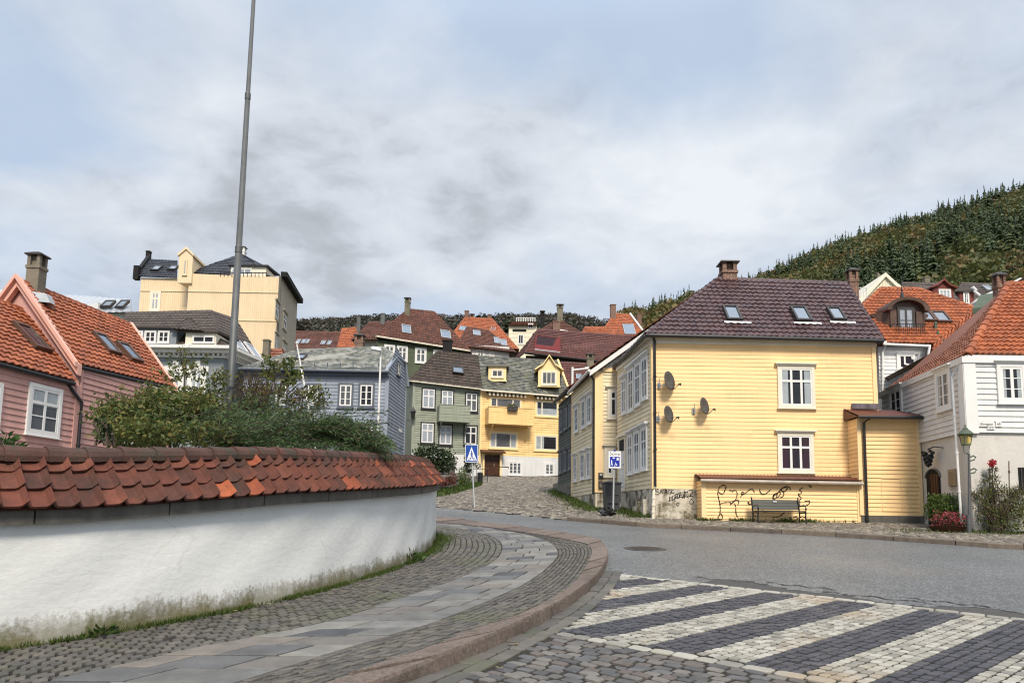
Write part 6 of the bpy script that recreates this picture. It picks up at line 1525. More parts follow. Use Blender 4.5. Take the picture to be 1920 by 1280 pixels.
# maroon roof house in the middle right
e0, e1 = at(984, 661.5, 74), at(1230, 690, 74); r0, r1 = at(1009, 617.5, 79), at(1190, 640, 79)
el = at(950, 672, 82); el.z = e0.z
rm_, F, rs2 = far_house('maroon_roof_house', 'dark timber house with long maroon roof and an open red balcony hatch', 'house', (986, 1215, 668, 760, 74.6, 74.6), 'brown_siding', planes=[(e0, e1, at(1212, 632, 79), r0), (el, e0, r0, r0)], tm='tile_maroon', capl=[(e0, r0, .14), (r0, at(1212, 632, 79), .12)])
bars(rm_, [(e0, e1)], 'soot', 'gutter', .12)
Rp = rs2[0].pl; u0, u1, v0, v1 = Rp.rect(1005, 634, 1048, 659)
mb = MB(); mb.ring(Rp, u0-.12, u1+.12, v0-.1, v1+.1, .12, .05, .2); mb.cur = 1; mb.quad(*[Rp.P(u, v, .16) for u, v in ((u0, v0), (u1, v0), (u1, v1), (u0, v1))]); mb.cur = 2; mb.quad(*[Rp.P(u, v, .17) for u, v in ((u0, v0), (u1, v0), (u1, v0+.35*(v1-v0)), (u0, v0+.35*(v1-v0)))])  # flat hatch: darker inner quad paints in the shade of a recess
mb.quad(*[Rp.P(u, v, .172) for u, v in ((u1-.9, v0), (u1, v0), (u1, v1), (u1-.25, v1))])
mat('red_sheet', (.13, .014, .012), .8, .1, 2, 0); mb.build('balcony_hatch', ['red_sheet', 'interior_wine', 'red_sheet'], rm_)
mb = MB(); mb.fbox(Rp, u0-.1, u1+.15, v0-.16, v0-.09, .05, .22); mb.build('flashing', 'lead_white', rm_)
# brown gable behind
e0, e1, r0 = at(1000, 627, 86), at(1096, 627, 86), at(1049, 586.5, 86.5)
rb2, F, _ = far_house('brown_gable_house', 'brown tiled gable with two chimneys rising over the maroon roof', 'house', (1006, 1090, 632, 690, 88, 88), 'brown_siding', planes=[(e0, e1, r0+Vector((.1, 3, 0)), r0+Vector((0, 3, 0)))], tm='tile_brown', capl=[(e0, r0+Vector((0, 3, 0)), .16), (e1, r0+Vector((0, 3, 0)), .16)],
    chims=((1044.5, 1055.5, 568.5, 592, 89, dict(m='concrete')), (1013, 1021, 581, 600, 92, dict(m='soot')), (1036, 1050.5, 602, 626, 86.5, dict(m='weathered_brick', style='plain'))))
bars(rb2, [(at(1050, 619, 85.6), at(1078, 624, 85.6))], 'white_paint', 'roof_rail', .12)
# orange roofs on the right of the middle
e0, e1, r0, r1 = at(1118, 640, 84), at(1215, 640, 84), at(1152, 588, 89), at(1178, 590, 89)
ro_, F, _ = far_house('steep_orange_house', 'steep orange tiled roof with tall chimney and large skylight left of the plum roof', 'house', (1126, 1210, 638, 700, 84.6, 84.6), 'white_siding', planes=hiproof(e0, e1, r0, r1, 9), tm='tile_bright', capl=[(e0, r0, .15), (r0, r1, .14), (r1, e1, .14)], skies=((0, (1169, 609, 1190, 628)),),
    chims=((1143.5, 1155, 570, 606, 88, dict(m='weathered_brick', style='plain')), (1193.5, 1203, 587, 612, 92, dict(m='brick', style='plain'))))
bars(ro_, [(r1+Vector((.2, -.2, .1)), e1+Vector((.2, -.2, .1)))], 'white_paint', 'verge_board', .12)
e0, e1, r0, r1 = at(1086, 632, 82), at(1136, 632, 82), at(1096, 613.5, 85), at(1134, 613, 85)
far_house('low_orange_house', 'low orange tiled roof between the maroon roof and the steep orange roof', 'house', (1090, 1130, 630, 690, 82.5, 82.5), 'brown_siding', planes=[(e0, e1, r1, r0)], tm='tile_bright', capl=[(r0, r1, .12)])
# brown roof just behind the terrace
e0, e1, r0, r1 = at(1046, 742, 67), at(1130, 746, 67), at(1046, 678, 71), at(1130, 682, 71)
far_house('alley_brown_house', 'brown tiled house with grey chimney beside the yellow terrace roof', 'house', (1052, 1128, 738, 830, 67.5, 67.5), 'brown_siding', planes=[(e0, e1, r1, r0)], tm='tile_maroon', skies=((0, (1080, 703, 1090, 712)),), chims=((1099.5, 1113.5, 661, 690, 66, dict(m='concrete', style='cone')),))
# small red roof with chimney beside the beige building
e0, e1, r0, r1 = at(484, 690, 50), at(540, 690, 50), at(494, 656, 52), at(529, 655, 52)
far_house('red_roof_shed', 'small red tiled roof with square chimney at the foot of the beige building', 'house', (490, 536, 688, 740, 50.4, 50.4), 'brick', planes=hiproof(e0, e1, r0, r1, 5), tm='tile_rust', capl=[(r0, r1, .12)], chims=((492.5, 507.5, 636, 666, 51, dict(m='concrete', style='plain')),))
# ---- right side background
Y = 52; e = lambda x, y, Y=Y: at(x, y, Y)
mbA = plan(1600, Y, 560); mbB = plan(1724, Y, 560); F = Fc(mbA, mbB); za_ = F.px(1661, 511); zl_ = F.px(1608, 568)[1]; zr_ = F.px(1712, 562)[1]
hc = thing('cream_gable_house', 'pale cream boarded gable rising between the brick chimney and the orange roof', 'house', e(1661, 600))
walls(hc, [(F, [(0, 8), (F.L, 8), (F.L, zr_), (za_[0], za_[1]-.1), (0, zl_)])], 'cream_siding', 'gable', hb=.2, d=.03, vertical=True, core=([mbA, mbB, (mbB[0], 60), (mbA[0], 60)], 8, min(zl_, zr_)))
mb = MB()
for a_, b_ in ((e(1661, 510.5, 51.8), e(1604, 572, 51.8)), (e(1661, 510.5, 51.8), e(1716, 562, 51.8))):
    mb.hexa([a_+Vector((0, 0, -.3)), b_+Vector((0, 0, -.3)), b_+Vector((0, 8, -.3)), a_+Vector((0, 8, -.3)), a_, b_, b_+Vector((0, 8, 0)), a_+Vector((0, 8, 0))])
mb.build('roof', 'cream_paint', hc); chimney(hc, 1644, 1650, 513, 540, 55, 'concrete', 'pot', capm='concrete')
mb = MB(); cx_ = e(1616, 560, 50.5)
for k in range(7): a = math.pi*k/6; mb.tube([cx_+Vector((-.35*math.cos(a), -.3*math.sin(a), -.5)), cx_+Vector((-.35*math.cos(a), -.3*math.sin(a), .75))], .02, 5)
for z in (-.4, .1, .7): mb.tube([cx_+Vector((-.35*math.cos(math.pi*k/8), -.3*math.sin(math.pi*k/8), z)) for k in range(9)], .025, 5)
mb.build('railing', 'white_paint', hc)
e0, e1, r0, r1 = at(1672, 562, 62), at(1830, 600, 62), at(1690, 530, 65), at(1772, 531, 65)
rh, F, _ = far_house('red_dormer_house', 'dark red timber house with brown roof and a white windowed gable dormer', 'house', (1680, 1810, 565, 640, 62.6, 62.6), 'red_siding', planes=[(e0, e1, r1, r0)], tm='tile_chocolate', capl=[(r0, r1, .1)], chims=((1729, 1744, 519, 534, 66, dict(m='concrete', style='plain')),))
d1, Fd = dormer(rh, 1751, 1789, 572, 541, 61.5, 'red_siding', gable=(1771, 527), roofm='red_siding', D=4, wing=.25); window(d1, Fd, (1760, 542, 1783, 560), cols=(.33, .66), rows=(.5,), cw=.06, dark='interior_pale', name='dormer_window', sw=.08, mull=.1)
bars(rh, [(at(1771, 528, 61.4), at(1771, 521, 61.4))], 'red_siding', 'finial', .06)
e0, e1, r0, r1 = at(1780, 566, 66), at(1868, 566, 66), at(1802, 530, 69), at(1860, 532, 69)
rk, F, _ = far_house('brown_roof_red_house', 'dark red house with brown roof and white window left of the right chimney', 'house', (1796, 1850, 560, 640, 66.6, 66.6), 'red_siding', planes=[(e0, e1, r1, r0)], tm='tile_chocolate', skies=((0, (1845, 537, 1858, 546)),))
d1, Fd = dormer(rk, 1800, 1827, 572, 548, 65.5, 'red_siding', roofm='tile_chocolate', D=4); window(d1, Fd, (1806, 546, 1817, 570), cols=(.5,), rows=(.5,), cw=.1, dark='interior_wine', name='dormer_window')
bars(rk, [(at(1826, 545, 65.2), at(1848, 563, 65.2))], 'white_paint', 'bargeboard', .12)
bars(rk, [(at(1823, 538, 65.2), at(1830, 545, 65.2))], 'lead_white', 'flashing', .15)
A = plan(1896, 60, 540); B = plan(1960, 60, 540); F = Fc(A, B); a1 = F.px(1914, 522); 
hw = thing('brown_gable_cottage', 'brown gable with white bargeboards at the far right edge', 'house', at(1920, 560, 60))
walls(hw, [(F, [(0, 12), (F.L, 12), (F.L, a1[1]-2), (a1[0], a1[1]), (0, a1[1]-.7)])], 'brown_siding', 'gable', hb=.2, core=([A, B, (B[0], 66), (A[0], 66)], 12, a1[1]-2))
mb = MB()
for a_, b_ in ((at(1914, 520, 59.8), at(1896, 534, 59.8)), (at(1914, 520, 59.8), at(1945, 546, 59.8))):
    mb.hexa([a_+Vector((0, 0, -.3)), b_+Vector((0, 0, -.3)), b_+Vector((0, 6, -.3)), a_+Vector((0, 6, -.3)), a_, b_, b_+Vector((0, 6, 0)), a_+Vector((0, 6, 0))])
mb.build('roof', 'white_paint', hw)
# ================================================================== white garden wall with its tiled coping
gw_ = thing('garden_wall', 'curved white plastered garden wall with red pantile coping along the pavement', 'wall', (wallc[32][0], wallc[32][1], h(wallc[32][1])))
m, nt, b = _nt('wall_plaster')
uv = N(nt, 'ShaderNodeUVMap'); sp_ = N(nt, 'ShaderNodeSeparateXYZ'); L(nt, uv.outputs[0], sp_.inputs[0])
nA = noise(nt, 2.2, 8, .7); nB = noise(nt, 22, 7, .75); nC = noise(nt, .7, 4, .6)
col = mixc(nt, 1.0, (.66, .67, .655), ramp(nt, nC, [(.3, .93), (.7, 1.04)]), 'MULTIPLY')
col = mixc(nt, 1.0, col, ramp(nt, nB, [(.3, .95), (.7, 1.03)]), 'MULTIPLY')
def add(*s):
    o = s[0]
    for t in s[1:]:
        n = N(nt, 'ShaderNodeMath', operation='ADD')
        for i, v in enumerate((o, t)):
            if isinstance(v, (int, float)): n.inputs[i].default_value = v
            else: L(nt, v, n.inputs[i])
        o = n.outputs[0]
    return o
def mul(a, k):
    n = N(nt, 'ShaderNodeMath', operation='MULTIPLY'); L(nt, a, n.inputs[0]); n.inputs[1].default_value = k; return n.outputs[0]
nS = noise(nt, 1, 5, .6, stretch=(9, 9, .35))
dirtv = add(mul(sp_.outputs[1], -1.0), mul(nA, .3), mul(nB, .4), mul(nS, .25), -.25)   # band of splash dirt at the foot
col = mixc(nt, mul(ramp(nt, dirtv, [(-.0, 0.0), (.06, .5), (.18, .95)]), .95), col, (.15, .125, .085))
moss = add(mul(sp_.outputs[1], -1.3), mul(noise(nt, 3.1, 6, .7), .9), mul(nB, .45), -.31)
col = mixc(nt, ramp(nt, moss, [(.08, 0.0), (.34, .75)]), col, (.135, .13, .055))
col = mixc(nt, ramp(nt, noise(nt, 1, 4, .6, stretch=(14, 14, .22)), [(.70, 0.0), (.76, .16)]), col, (.42, .36, .28))
vo = N(nt, 'ShaderNodeTexVoronoi', feature='DISTANCE_TO_EDGE'); vo.inputs['Scale'].default_value = .9
tcw = N(nt, 'ShaderNodeTexCoord'); mpw = N(nt, 'ShaderNodeVectorMath', operation='ADD'); nw = N(nt, 'ShaderNodeTexNoise'); nw.inputs['Scale'].default_value = 2.5; nw.inputs['Detail'].default_value = 6
L(nt, tcw.outputs['Object'], nw.inputs['Vector']); sw2 = N(nt, 'ShaderNodeVectorMath', operation='SCALE'); sw2.inputs[3].default_value = .35; L(nt, nw.outputs[1], sw2.inputs[0])
L(nt, tcw.outputs['Object'], mpw.inputs[0]); L(nt, sw2.outputs[0], mpw.inputs[1]); L(nt, mpw.outputs[0], vo.inputs['Vector'])
crk = ramp(nt, vo.outputs['Distance'], [(.0, 1.0), (.011, 0.0)]); msk = ramp(nt, noise(nt, .8, 3, .5), [(.50, 0.0), (.60, 1.0)])
mm = N(nt, 'ShaderNodeMath', operation='MULTIPLY'); L(nt, crk, mm.inputs[0]); L(nt, msk, mm.inputs[1])
col = mixc(nt, mul(mm.outputs[0], .16), col, (.22, .19, .15))
patch = ramp(nt, noise(nt, 1.1, 2, .4), [(.585, 0.0), (.595, 1.0)]); col = mixc(nt, mul(patch, .2), col, (.69, .69, .67))
col = mixc(nt, ramp(nt, noise(nt, 9, 2, .5), [(.79, 0.0), (.80, .5)]), col, (.16, .14, .11))
L(nt, col, b.inputs['Base Color']); b.inputs['Roughness'].default_value = .85; b.inputs['Specular IOR Level'].default_value = .2
mpn = noise(nt, 1, 6, .6, stretch=(7, 7, 13)); bump(nt, b, mpn, .35, .02)
wc = resamp(wallc, 420); tg = np.gradient(wc, axis=0); tg /= np.linalg.norm(tg, axis=1, keepdims=True); nrm = np.c_[tg[:, 1], -tg[:, 0]]    # towards street
sl_ = np.r_[0, np.cumsum(np.linalg.norm(np.diff(wc, axis=0), axis=1))]
HWALL = 1.22; TW = .46
# the coping climbs with the street
ground_w = np.array([h(y)+ZS for y in wc[:, 1]]); 
from_px = np.array([1.56-.0, 0]) 
ztop = ground_w+np.interp(wc[:, 1], [3, 6.5, 8.5, 11, 14, 17, 20], [1.06, 1.05, 1.14, 1.15, 1.15, 1.15, 1.15])
zlv = np.linspace(0, 1, 15)
mb = MB(); ids = []
for i in range(len(wc)):
    for v in zlv:
        z = ground_w[i]-.06+(ztop[i]-ground_w[i]+.06)*v
        w = .012*math.sin(sl_[i]*1.7+v*4)+.006*math.sin(sl_[i]*5.1-v*9)+.025*(1-v)
        mb.v.append(Vector((wc[i, 0]+nrm[i, 0]*w, wc[i, 1]+nrm[i, 1]*w, z)))
nv_ = len(zlv)
for i in range(len(wc)-1):
    for j in range(nv_-1):
        a = i*nv_+j; mb.f.append((a, a+nv_, a+nv_+1, a+1))
        hh = [(sl_[i+di], (zlv[j+dj])*(ztop[i]-ground_w[i]+.06)-.06) for di, dj in ((0, 0), (1, 0), (1, 1), (0, 1))]
        mb.uv.append(hh); mb.mi.append(0)
for i in range(0, len(wc)-6, 6):   # back and top
    p = [Vector((wc[k, 0]-nrm[k, 0]*TW, wc[k, 1]-nrm[k, 1]*TW, z)) for k in (i, i+6) for z in (ground_w[k]-.3, ztop[k])]
    q_ = [Vector((wc[k, 0], wc[k, 1], ztop[k])) for k in (i, i+6)]
    mb.quad(p[0], p[2], p[3], p[1], uv=[(0, 1)]*4); mb.quad(p[1], p[3], q_[1], q_[0], uv=[(0, 1)]*4)
mb.build('plaster', 'wall_plaster', gw_, smooth=True)
# tiles: three courses up to the ridge, on both sides
def WP(s, out, z):
    x, y = np.interp(s, sl_, wc[:, 0]), np.interp(s, sl_, wc[:, 1]); nx, ny = np.interp(s, sl_, nrm[:, 0]), np.interp(s, sl_, nrm[:, 1])
    return Vector((x+nx*out, y+ny*out, np.interp(s, sl_, ztop)+z))
s0w, s1w = 0.3, float(sl_[-1])-.5
mb = MB()
k = s0w
while k < s1w-.9:      # weathered fascia board carrying the lowest course
    a, b_ = k+.004, min(k+1.15, s1w)
    n_ = 4
    for i in range(n_):
        x0, x1 = a+(b_-a)*i/n_, a+(b_-a)*(i+1)/n_
        mb.hexa([WP(x0, .015, -.06), WP(x1, .015, -.06), WP(x1, .09, -.06), WP(x0, .09, -.06), WP(x0, .015, .11), WP(x1, .015, .11), WP(x1, .095, .11), WP(x0, .095, .11)])
    k += 1.16
mb.build('fascia_board', 'grey_wood', gw_)
ridge_out, ridge_z = -TW/2, .51; eav_out, eav_z = .15, .055
NC = 3; tw_ = .19
mb = MB(); rt = np.random.RandomState(3)
prof_n = 12
def pan(p):   # S shaped pantile profile, p 0..1
    return .044*math.exp(-((p-.0)/.09)**2)+.054*math.exp(-((p-1.0)/.13)**2)+.008*(2*p-1)**2
for side in (0, 1):
    ntile = int((s1w-s0w)/tw_)
    for c in range(NC):
        t0, t1 = c/NC, (c+1)/NC+.06
        for i in range(ntile):
            a, b_ = s0w+i*tw_, s0w+(i+1)*tw_+.012
            if side == 1 and i % 1: continue
            bright = (c == 0 and side == 0 and rt.rand() < .11) or rt.rand() < .02
            mb.cur = 1 if bright else 0
            idu = (i+side*1000+.5, c+rt.randint(100)*3+.5); dj = rt.normal(0, .006); dtilt = rt.normal(0, .008); lipv = .035
            def tp(s_, t, hgt):
                o = eav_out+(ridge_out-eav_out)*t; zz__ = eav_z+(ridge_z-eav_z)*t
                if side == 1: o = 2*ridge_out-o
                # offset along the slope normal
                return WP(s_, o+hgt*.65*(1 if side == 0 else -1), zz__+hgt*.76)
            up, lo, lipb = [], [], []
            for j in range(prof_n):
                p = j/(prof_n-1); s_ = a+(b_-a)*p; hp = pan(p)
                lo.append(tp(s_, t0+dj, hp+lipv+dtilt*p)); up.append(tp(s_, t1, hp+.004)); lipb.append(tp(s_, t0+dj, hp+lipv-.022+dtilt*p))
            for j in range(prof_n-1):
                mid0, mid1 = lo[j].lerp(up[j], .5), lo[j+1].lerp(up[j+1], .5)
                mb.quad(lo[j], lo[j+1], mid1, mid0, uv=[idu]*4); mb.quad(mid0, mid1, up[j+1], up[j], uv=[idu]*4); mb.quad(lipb[j], lipb[j+1], lo[j+1], lo[j], uv=[idu]*4)
        mb.cur = 0
    # underlay closing the gaps
    for i in range(0, ntile, 2):
        a, b_ = s0w+i*tw_, min(s0w+(i+2)*tw_, s1w); e_ = lambda o: o if side == 0 else 2*ridge_out-o
        mb.quad(WP(a, e_(eav_out-.03), eav_z), WP(b_, e_(eav_out-.03), eav_z), WP(b_, ridge_out, ridge_z-.02), WP(a, ridge_out, ridge_z-.02))
mb.build('tile_coping', ['tile_wall', 'tile_wall_new'], gw_, smooth=True)
mb = MB(); k = s0w
while k < s1w-.4:
    L_ = .33; idu = (rt.randint(9999)+.5, .5); mb.cur = 0
    R0, R1 = .115, .098
    for j in range(8):
        t0, t1 = math.pi*(-.08+1.16*j/8), math.pi*(-.08+1.16*(j+1)/8)
        pt = lambda s_, R, t: WP(s_, ridge_out+R*1.05*math.cos(t), ridge_z-.02+R*math.sin(t))
        mb.quad(pt(k, R0, t0), pt(k, R0, t1), pt(k+L_*1.06, R1, t1), pt(k+L_*1.06, R1, t0), uv=[idu]*4)
        mb.quad(pt(k, R0*.8, t0), pt(k, R0*.8, t1), pt(k, R0, t1), pt(k, R0, t0), uv=[idu]*4)
    k += L_
mb.build('ridge_tiles', ['tile_ridge'], gw_, smooth=False)
# ================================================================== grass and weeds along the wall
mb = MB(); pts = []; dirs = []
for i in range(15000):
    s = random.uniform(1, 20); f = abs(random.gauss(0, .045))
    wide = float(np.interp(s, [0, 4, 8, 10, 12, 13.5, 15, 17, 20], [.5, .7, 1.0, 1.3, 2.3, 4.2, 5.0, 3, 2]))
    if s < 10 and math.sin(s*3.1)+math.sin(s*7.3+1) < -.6 and random.random() < .75: continue
    f = f*wide+.03
    p = WP(s+2.97, f, 0); p.z = h(p.y)+ZS-.01; pts.append(tuple(p))
P = np.array(pts); n = len(P); dd_ = np.random.normal(0, .45, (n, 3)); dd_[:, 2] = 1
V, F_ = leaf_quads(P, .062, aspect=.13, dirs=dd_); mb.np(V, F_, np.c_[np.random.randint(0, 999, n)+.5, np.full(n, .5)]); 
o = mb.build('grass', 'grass_blade'); o['kind'] = 'stuff'; o['label'] = 'narrow strip of grass at the foot of the white wall'
def weed(name, label, c, R, n, size, m, hgt=.8, cat_='plant'):
    t = thing(name, label, cat_, c); mb = MB(); pts, ds = [], []
    for i in range(n):
        a = random.uniform(0, 6.28); r = R*random.random()**.6; z = random.uniform(.0, 1)*hgt*R*(1-.5*r/R)
        pts.append((c[0]+r*math.cos(a), c[1]+r*math.sin(a), c[2]+z)); ds.append((math.cos(a), math.sin(a), .7))
    V, F_ = leaf_quads(np.array(pts), size, aspect=.38, dirs=np.array(ds)); mb.np(V, F_, np.c_[np.random.randint(0, 999, n)+.5, np.full(n, .5)])
    mb.build('leaves', m, t); mb = MB()
    for i in range(7): a = i*.9; mb.tube([c, c+Vector((R*.5*math.cos(a), R*.5*math.sin(a), R*hgt*.7))], .004, 4)
    mb.build('stems', 'bark', t); return t
leafmat('weed_leaf', [(.05, .10, .02), (.07, .12, .03), (.035, .075, .015), (.09, .13, .04)])
p = G(770, 1052, ZS); weed('weed', 'leafy green dandelion weed tuft at the foot of the white wall near its bend', p, .20, 150, .10, 'weed_leaf', 1.0)
p = G(190, 1188, ZS); weed('weed', 'small spiky weed tuft at the foot of the white wall near the left edge', p, .10, 70, .085, 'weed_leaf', 1.0)
# fallen leaves / scraps
mb = MB(); rl = np.random.RandomState(8); pts = [(962, 1213), (936, 1258), (1085, 1094), (1042, 1140), (1080, 1075), (440, 1150), (505, 1137), (1155, 1118), (1265, 1096), (1150, 1150), (890, 1090), (985, 1170)]
for x, y in pts:
    p = G(x, y, .0 if x > 1050 or (x > 900 and y > 1190) else ZS); p.z += .03; s = rl.uniform(.03, .06)
    for k in range(3):
        a = rl.uniform(0, 6.28); d1 = Vector((math.cos(a), math.sin(a), .2))*s; d2 = Vector((-math.sin(a), math.cos(a), .1))*s*.5
        mb.quad(p, p+d1*.5+d2, p+d1, p+d1*.5-d2, uv=[(k+.5+x, .5)]*4)
leafmat('dry_leaf', [(.30, .22, .08), (.22, .13, .05), (.35, .30, .18)]); o = mb.build('fallen_leaves', 'dry_leaf'); tag(o, 'scattered dry leaves on the pavement and setts', None, kind='stuff')
# ================================================================== tall lamp mast behind the wall
Ym = 13.0; pb = at(430, 760, Ym); zb_ = h(Ym)+.2
ms = thing('mast', 'tall tapering grey steel mast rising from the shrubs behind the white wall', 'mast', (pb.x, Ym, zb_))
mb = MB(); k = Ym/FPX; lean = .0
secs = [(775, 7.2, 'a'), (468, 6.0, 'b'), (181, 4.6, 'c'), (-120, 3.4, 'd')]
mid = lambda y: 429.5+(775-y)*.0578+((775-y)/775)**2*1.2
c = [at(mid(y), y, Ym) for y, _, _ in secs]; c0 = Vector((c[0].x, Ym, zb_-.4))
mb.tube([c0, c[0], c[1]], [7.6*k, 7.2*k, 6.3*k], 16); mb.tube([c[1], c[2]], [5.9*k, 5.0*k], 16); mb.tube([c[2], c[3]], [4.3*k, 3.4*k], 16); pole_ = mb.build('pole', 'grey_metal', ms, smooth=True)
for q_, r_ in ((c[1], 6.9), (c[2], 5.7)): mb = MB(); mb.tube([q_-Vector((0, 0, .06)), q_+Vector((0, 0, .05)), q_+Vector((0, 0, .08))], [r_*k, r_*k, r_*k*.8], 16); mb.build('collar', 'grey_metal', ms)
# ================================================================== road signs
def signpost(name, label, px, pyb, pyt, Y, r=.03):
    pbm = at(px[0], pyb, Y); ptm = at(px[1], pyt, Y); z = h(Y)
    t = thing(name, label, 'road sign', (pbm.x, Y, z)); mb = MB(); mb.tube([Vector((pbm.x, Y, min(z, pbm.z))), ptm], r, 10); mb.build('post', 'galvanised', t, smooth=True); return t
mat('sign_blue', (.012, .06, .30), .35, .05, 2, 0); mat('sign_white', (.80, .80, .80), .4, .04, 2, 0); mat('sign_deep', (.012, .03, .32), .35, .05, 2, 0)
def poly2(mb, F, pts, o): mb.quad(*[F.P(u, v, o) for u, v in pts])
def disc(mb, F, c, r, o, n=12): poly2(mb, F, [(c[0]+r*math.cos(2*math.pi*i/n), c[1]+r*math.sin(2*math.pi*i/n)) for i in range(n)], o)
Yp = 29.5
t = signpost('pedestrian_sign', 'blue square pedestrian crossing sign on a thin pole at the alley corner', (890, 885), 943, 862, Yp)
F = Fc(plan(873.2, Yp-.06, 850), plan(896.8, Yp-.06, 850)); S = F.L; v0 = F.px(885, 866.5)[1]
mb = MB(); tilt = Pl(F.P(S/2, v0, 0), (F.u*math.cos(.03)+F.v*math.sin(-.02)).normalized(), (F.v*math.cos(.03)+F.u*-.04).normalized(), F.n)
hh_ = S*1.42; mb.fbox(tilt, -S/2, S/2, 0, hh_, -.02, .0); mb.cur = 1; mb.ring(tilt, -S/2, S/2, 0, hh_, .018, .0015, .004)
mb.build('sign_plate', ['sign_blue', 'sign_white'], t)
mb = MB(); poly2(mb, tilt, [(-S*.41, hh_*.10), (S*.41, hh_*.10), (0, hh_*.88)], .003); mb.cur = 1
f2 = lambda pts, o=.0055: poly2(mb, tilt, [(x*S, y*hh_) for x, y in pts], o)
disc(mb, tilt, (.0, hh_*.64), S*.05, .0055)
f2([(-.05, .58), (.04, .6), (.06, .40), (-.04, .40)]); f2([(-.04, .41), (.03, .41), (-.06, .17), (-.11, .17)]); f2([(.0, .41), (.06, .41), (.13, .17), (.075, .17)]); f2([(.03, .59), (.055, .59), (.12, .42), (.085, .41)]); f2([(-.03, .59), (-.055, .57), (-.13, .42), (-.095, .41)])
for x in (-.30, -.19, .17, .28): f2([(x, .11), (x+.05, .11), (x+.05*.8+(-.1 if x > 0 else .1), .28), (x+(-.1 if x > 0 else .1), .28)])
mb.build('pictogram', ['sign_white', 'sign_blue'], t)
Yz = 26.3
t = signpost('zone_sign', 'white and blue residential zone sign reading Sone beside the grey bin', (1149.5, 1152), 965, 846, Yz)
F = Fc(plan(1140.5, Yz-.06, 860), plan(1164.5, Yz-.06, 860)); S = F.L; v0 = F.px(1152, 877.5)[1]; v1 = F.px(1152, 844.5)[1]; H = v1-v0
mb = MB(); mb.fbox(F, 0, S, v0, v1, -.02, 0); mb.cur = 1; mb.ring(F, .0, S, v0, v1, .012, .0012, .003); mb.cur = 2; mb.fbox(F, S*.12, S*.89, v0+H*.09, v0+H*.66, .0005, .003)
mb.tube([F.P(S*.5, v1, -.01), F.P(S*.5, v1+.05, -.01)], [.05, .01], 8); mb.build('sign_plate', ['sign_white', 'galvanised', 'sign_deep'], t)
text_obj('Sone', H*.27, F, S*.5, v0+H*.74, .001, 'soot', t, sx=1.1)
mb = MB(); g2 = lambda pts: poly2(mb, F, [(x*S, v0+y*H) for x, y in pts], .0045)
disc(mb, F, (S*.26, v0+H*.45), S*.035, .0045); g2([(.22, .42), (.30, .42), (.31, .28), (.22, .28)]); g2([(.22, .285), (.27, .285), (.22, .14), (.18, .14)]); g2([(.26, .285), (.31, .285), (.35, .15), (.31, .15)])
disc(mb, F, (S*.56, v0+H*.32), S*.03, .0045); g2([(.55, .30), (.61, .29), (.72, .15), (.65, .15)]); g2([(.57, .28), (.50, .2), (.53, .18), (.61, .25)]); disc(mb, F, (S*.51, v0+H*.15), S*.04, .0045)
g2([(.65, .46), (.82, .46), (.82, .56), (.735, .635), (.65, .56)]); g2([(.33, .56), (.52, .56), (.52, .59), (.48, .60), (.46, .63), (.38, .63), (.36, .60), (.33, .59)])
mb.build('pictogram', 'sign_white', t)
# ================================================================== wheelie bin, rubbish bag
pbn = at(1147, 962, 27.6); c = Vector((pbn.x, 27.6, h(27.6)+ZS-.02)); w = (1162-1132)*27.6/FPX; H = 1.02
t = thing('wheelie_bin', 'dark grey wheelie bin with lid standing under the yellow houses', 'bin', c)
mb = MB(); x0, x1 = c.x-w/2, c.x+w/2
mb.hexa([Vector((x0+.05, 27.3, c.z+.05)), Vector((x1-.05, 27.3, c.z+.05)), Vector((x1-.05, 28.0, c.z+.05)), Vector((x0+.05, 28.0, c.z+.05)), Vector((x0, 27.2, c.z+H)), Vector((x1, 27.2, c.z+H)), Vector((x1, 28.1, c.z+H)), Vector((x0, 28.1, c.z+H))])
for q_ in (.3, .6): mb.box(x0+.1, x1-.1, 27.215, 27.25, c.z+H*q_, c.z+H*q_+.03)
mat('bin_plastic', (.055, .058, .062), .5, .12, 3, 0, streak=.2); mb.build('tub', 'bin_plastic', t)
mb = MB(); n_ = 10
for i in range(n_):
    a, b_ = i/n_, (i+1)/n_; za = .05*math.sin(math.pi*a)+.03*(1-abs(2*a-1)); zb2 = .05*math.sin(math.pi*b_)+.03*(1-abs(2*b_-1))
    xa, xb = x0-.04+(w+.08)*a, x0-.04+(w+.08)*b_
    mb.hexa([Vector((xa, 27.15, c.z+H+.002)), Vector((xb, 27.15, c.z+H+.002)), Vector((xb, 28.15, c.z+H+.002)), Vector((xa, 28.15, c.z+H+.002)), Vector((xa, 27.15, c.z+H+.03+za*.5)), Vector((xb, 27.15, c.z+H+.03+zb2*.5)), Vector((xb, 28.15, c.z+H+.08+zb2)), Vector((xa, 28.15, c.z+H+.08+za))])
mb.build('lid', 'bin_plastic', t)
for sx in (x0+.08, x1-.08): mb = MB(); mb.tube([Vector((sx-.04, 27.95, c.z+.1)), Vector((sx+.04, 27.95, c.z+.1))], .1, 14); mb.build('wheel', 'black_paint', t)
pg = G(1139, 966, ZS); t = thing('rubbish_bag', 'crumpled black rubbish bag lying in front of the grey bin', 'rubbish bag', pg)
mb = MB(); rr = np.random.RandomState(2); prof = []
nl, ns_ = 9, 14
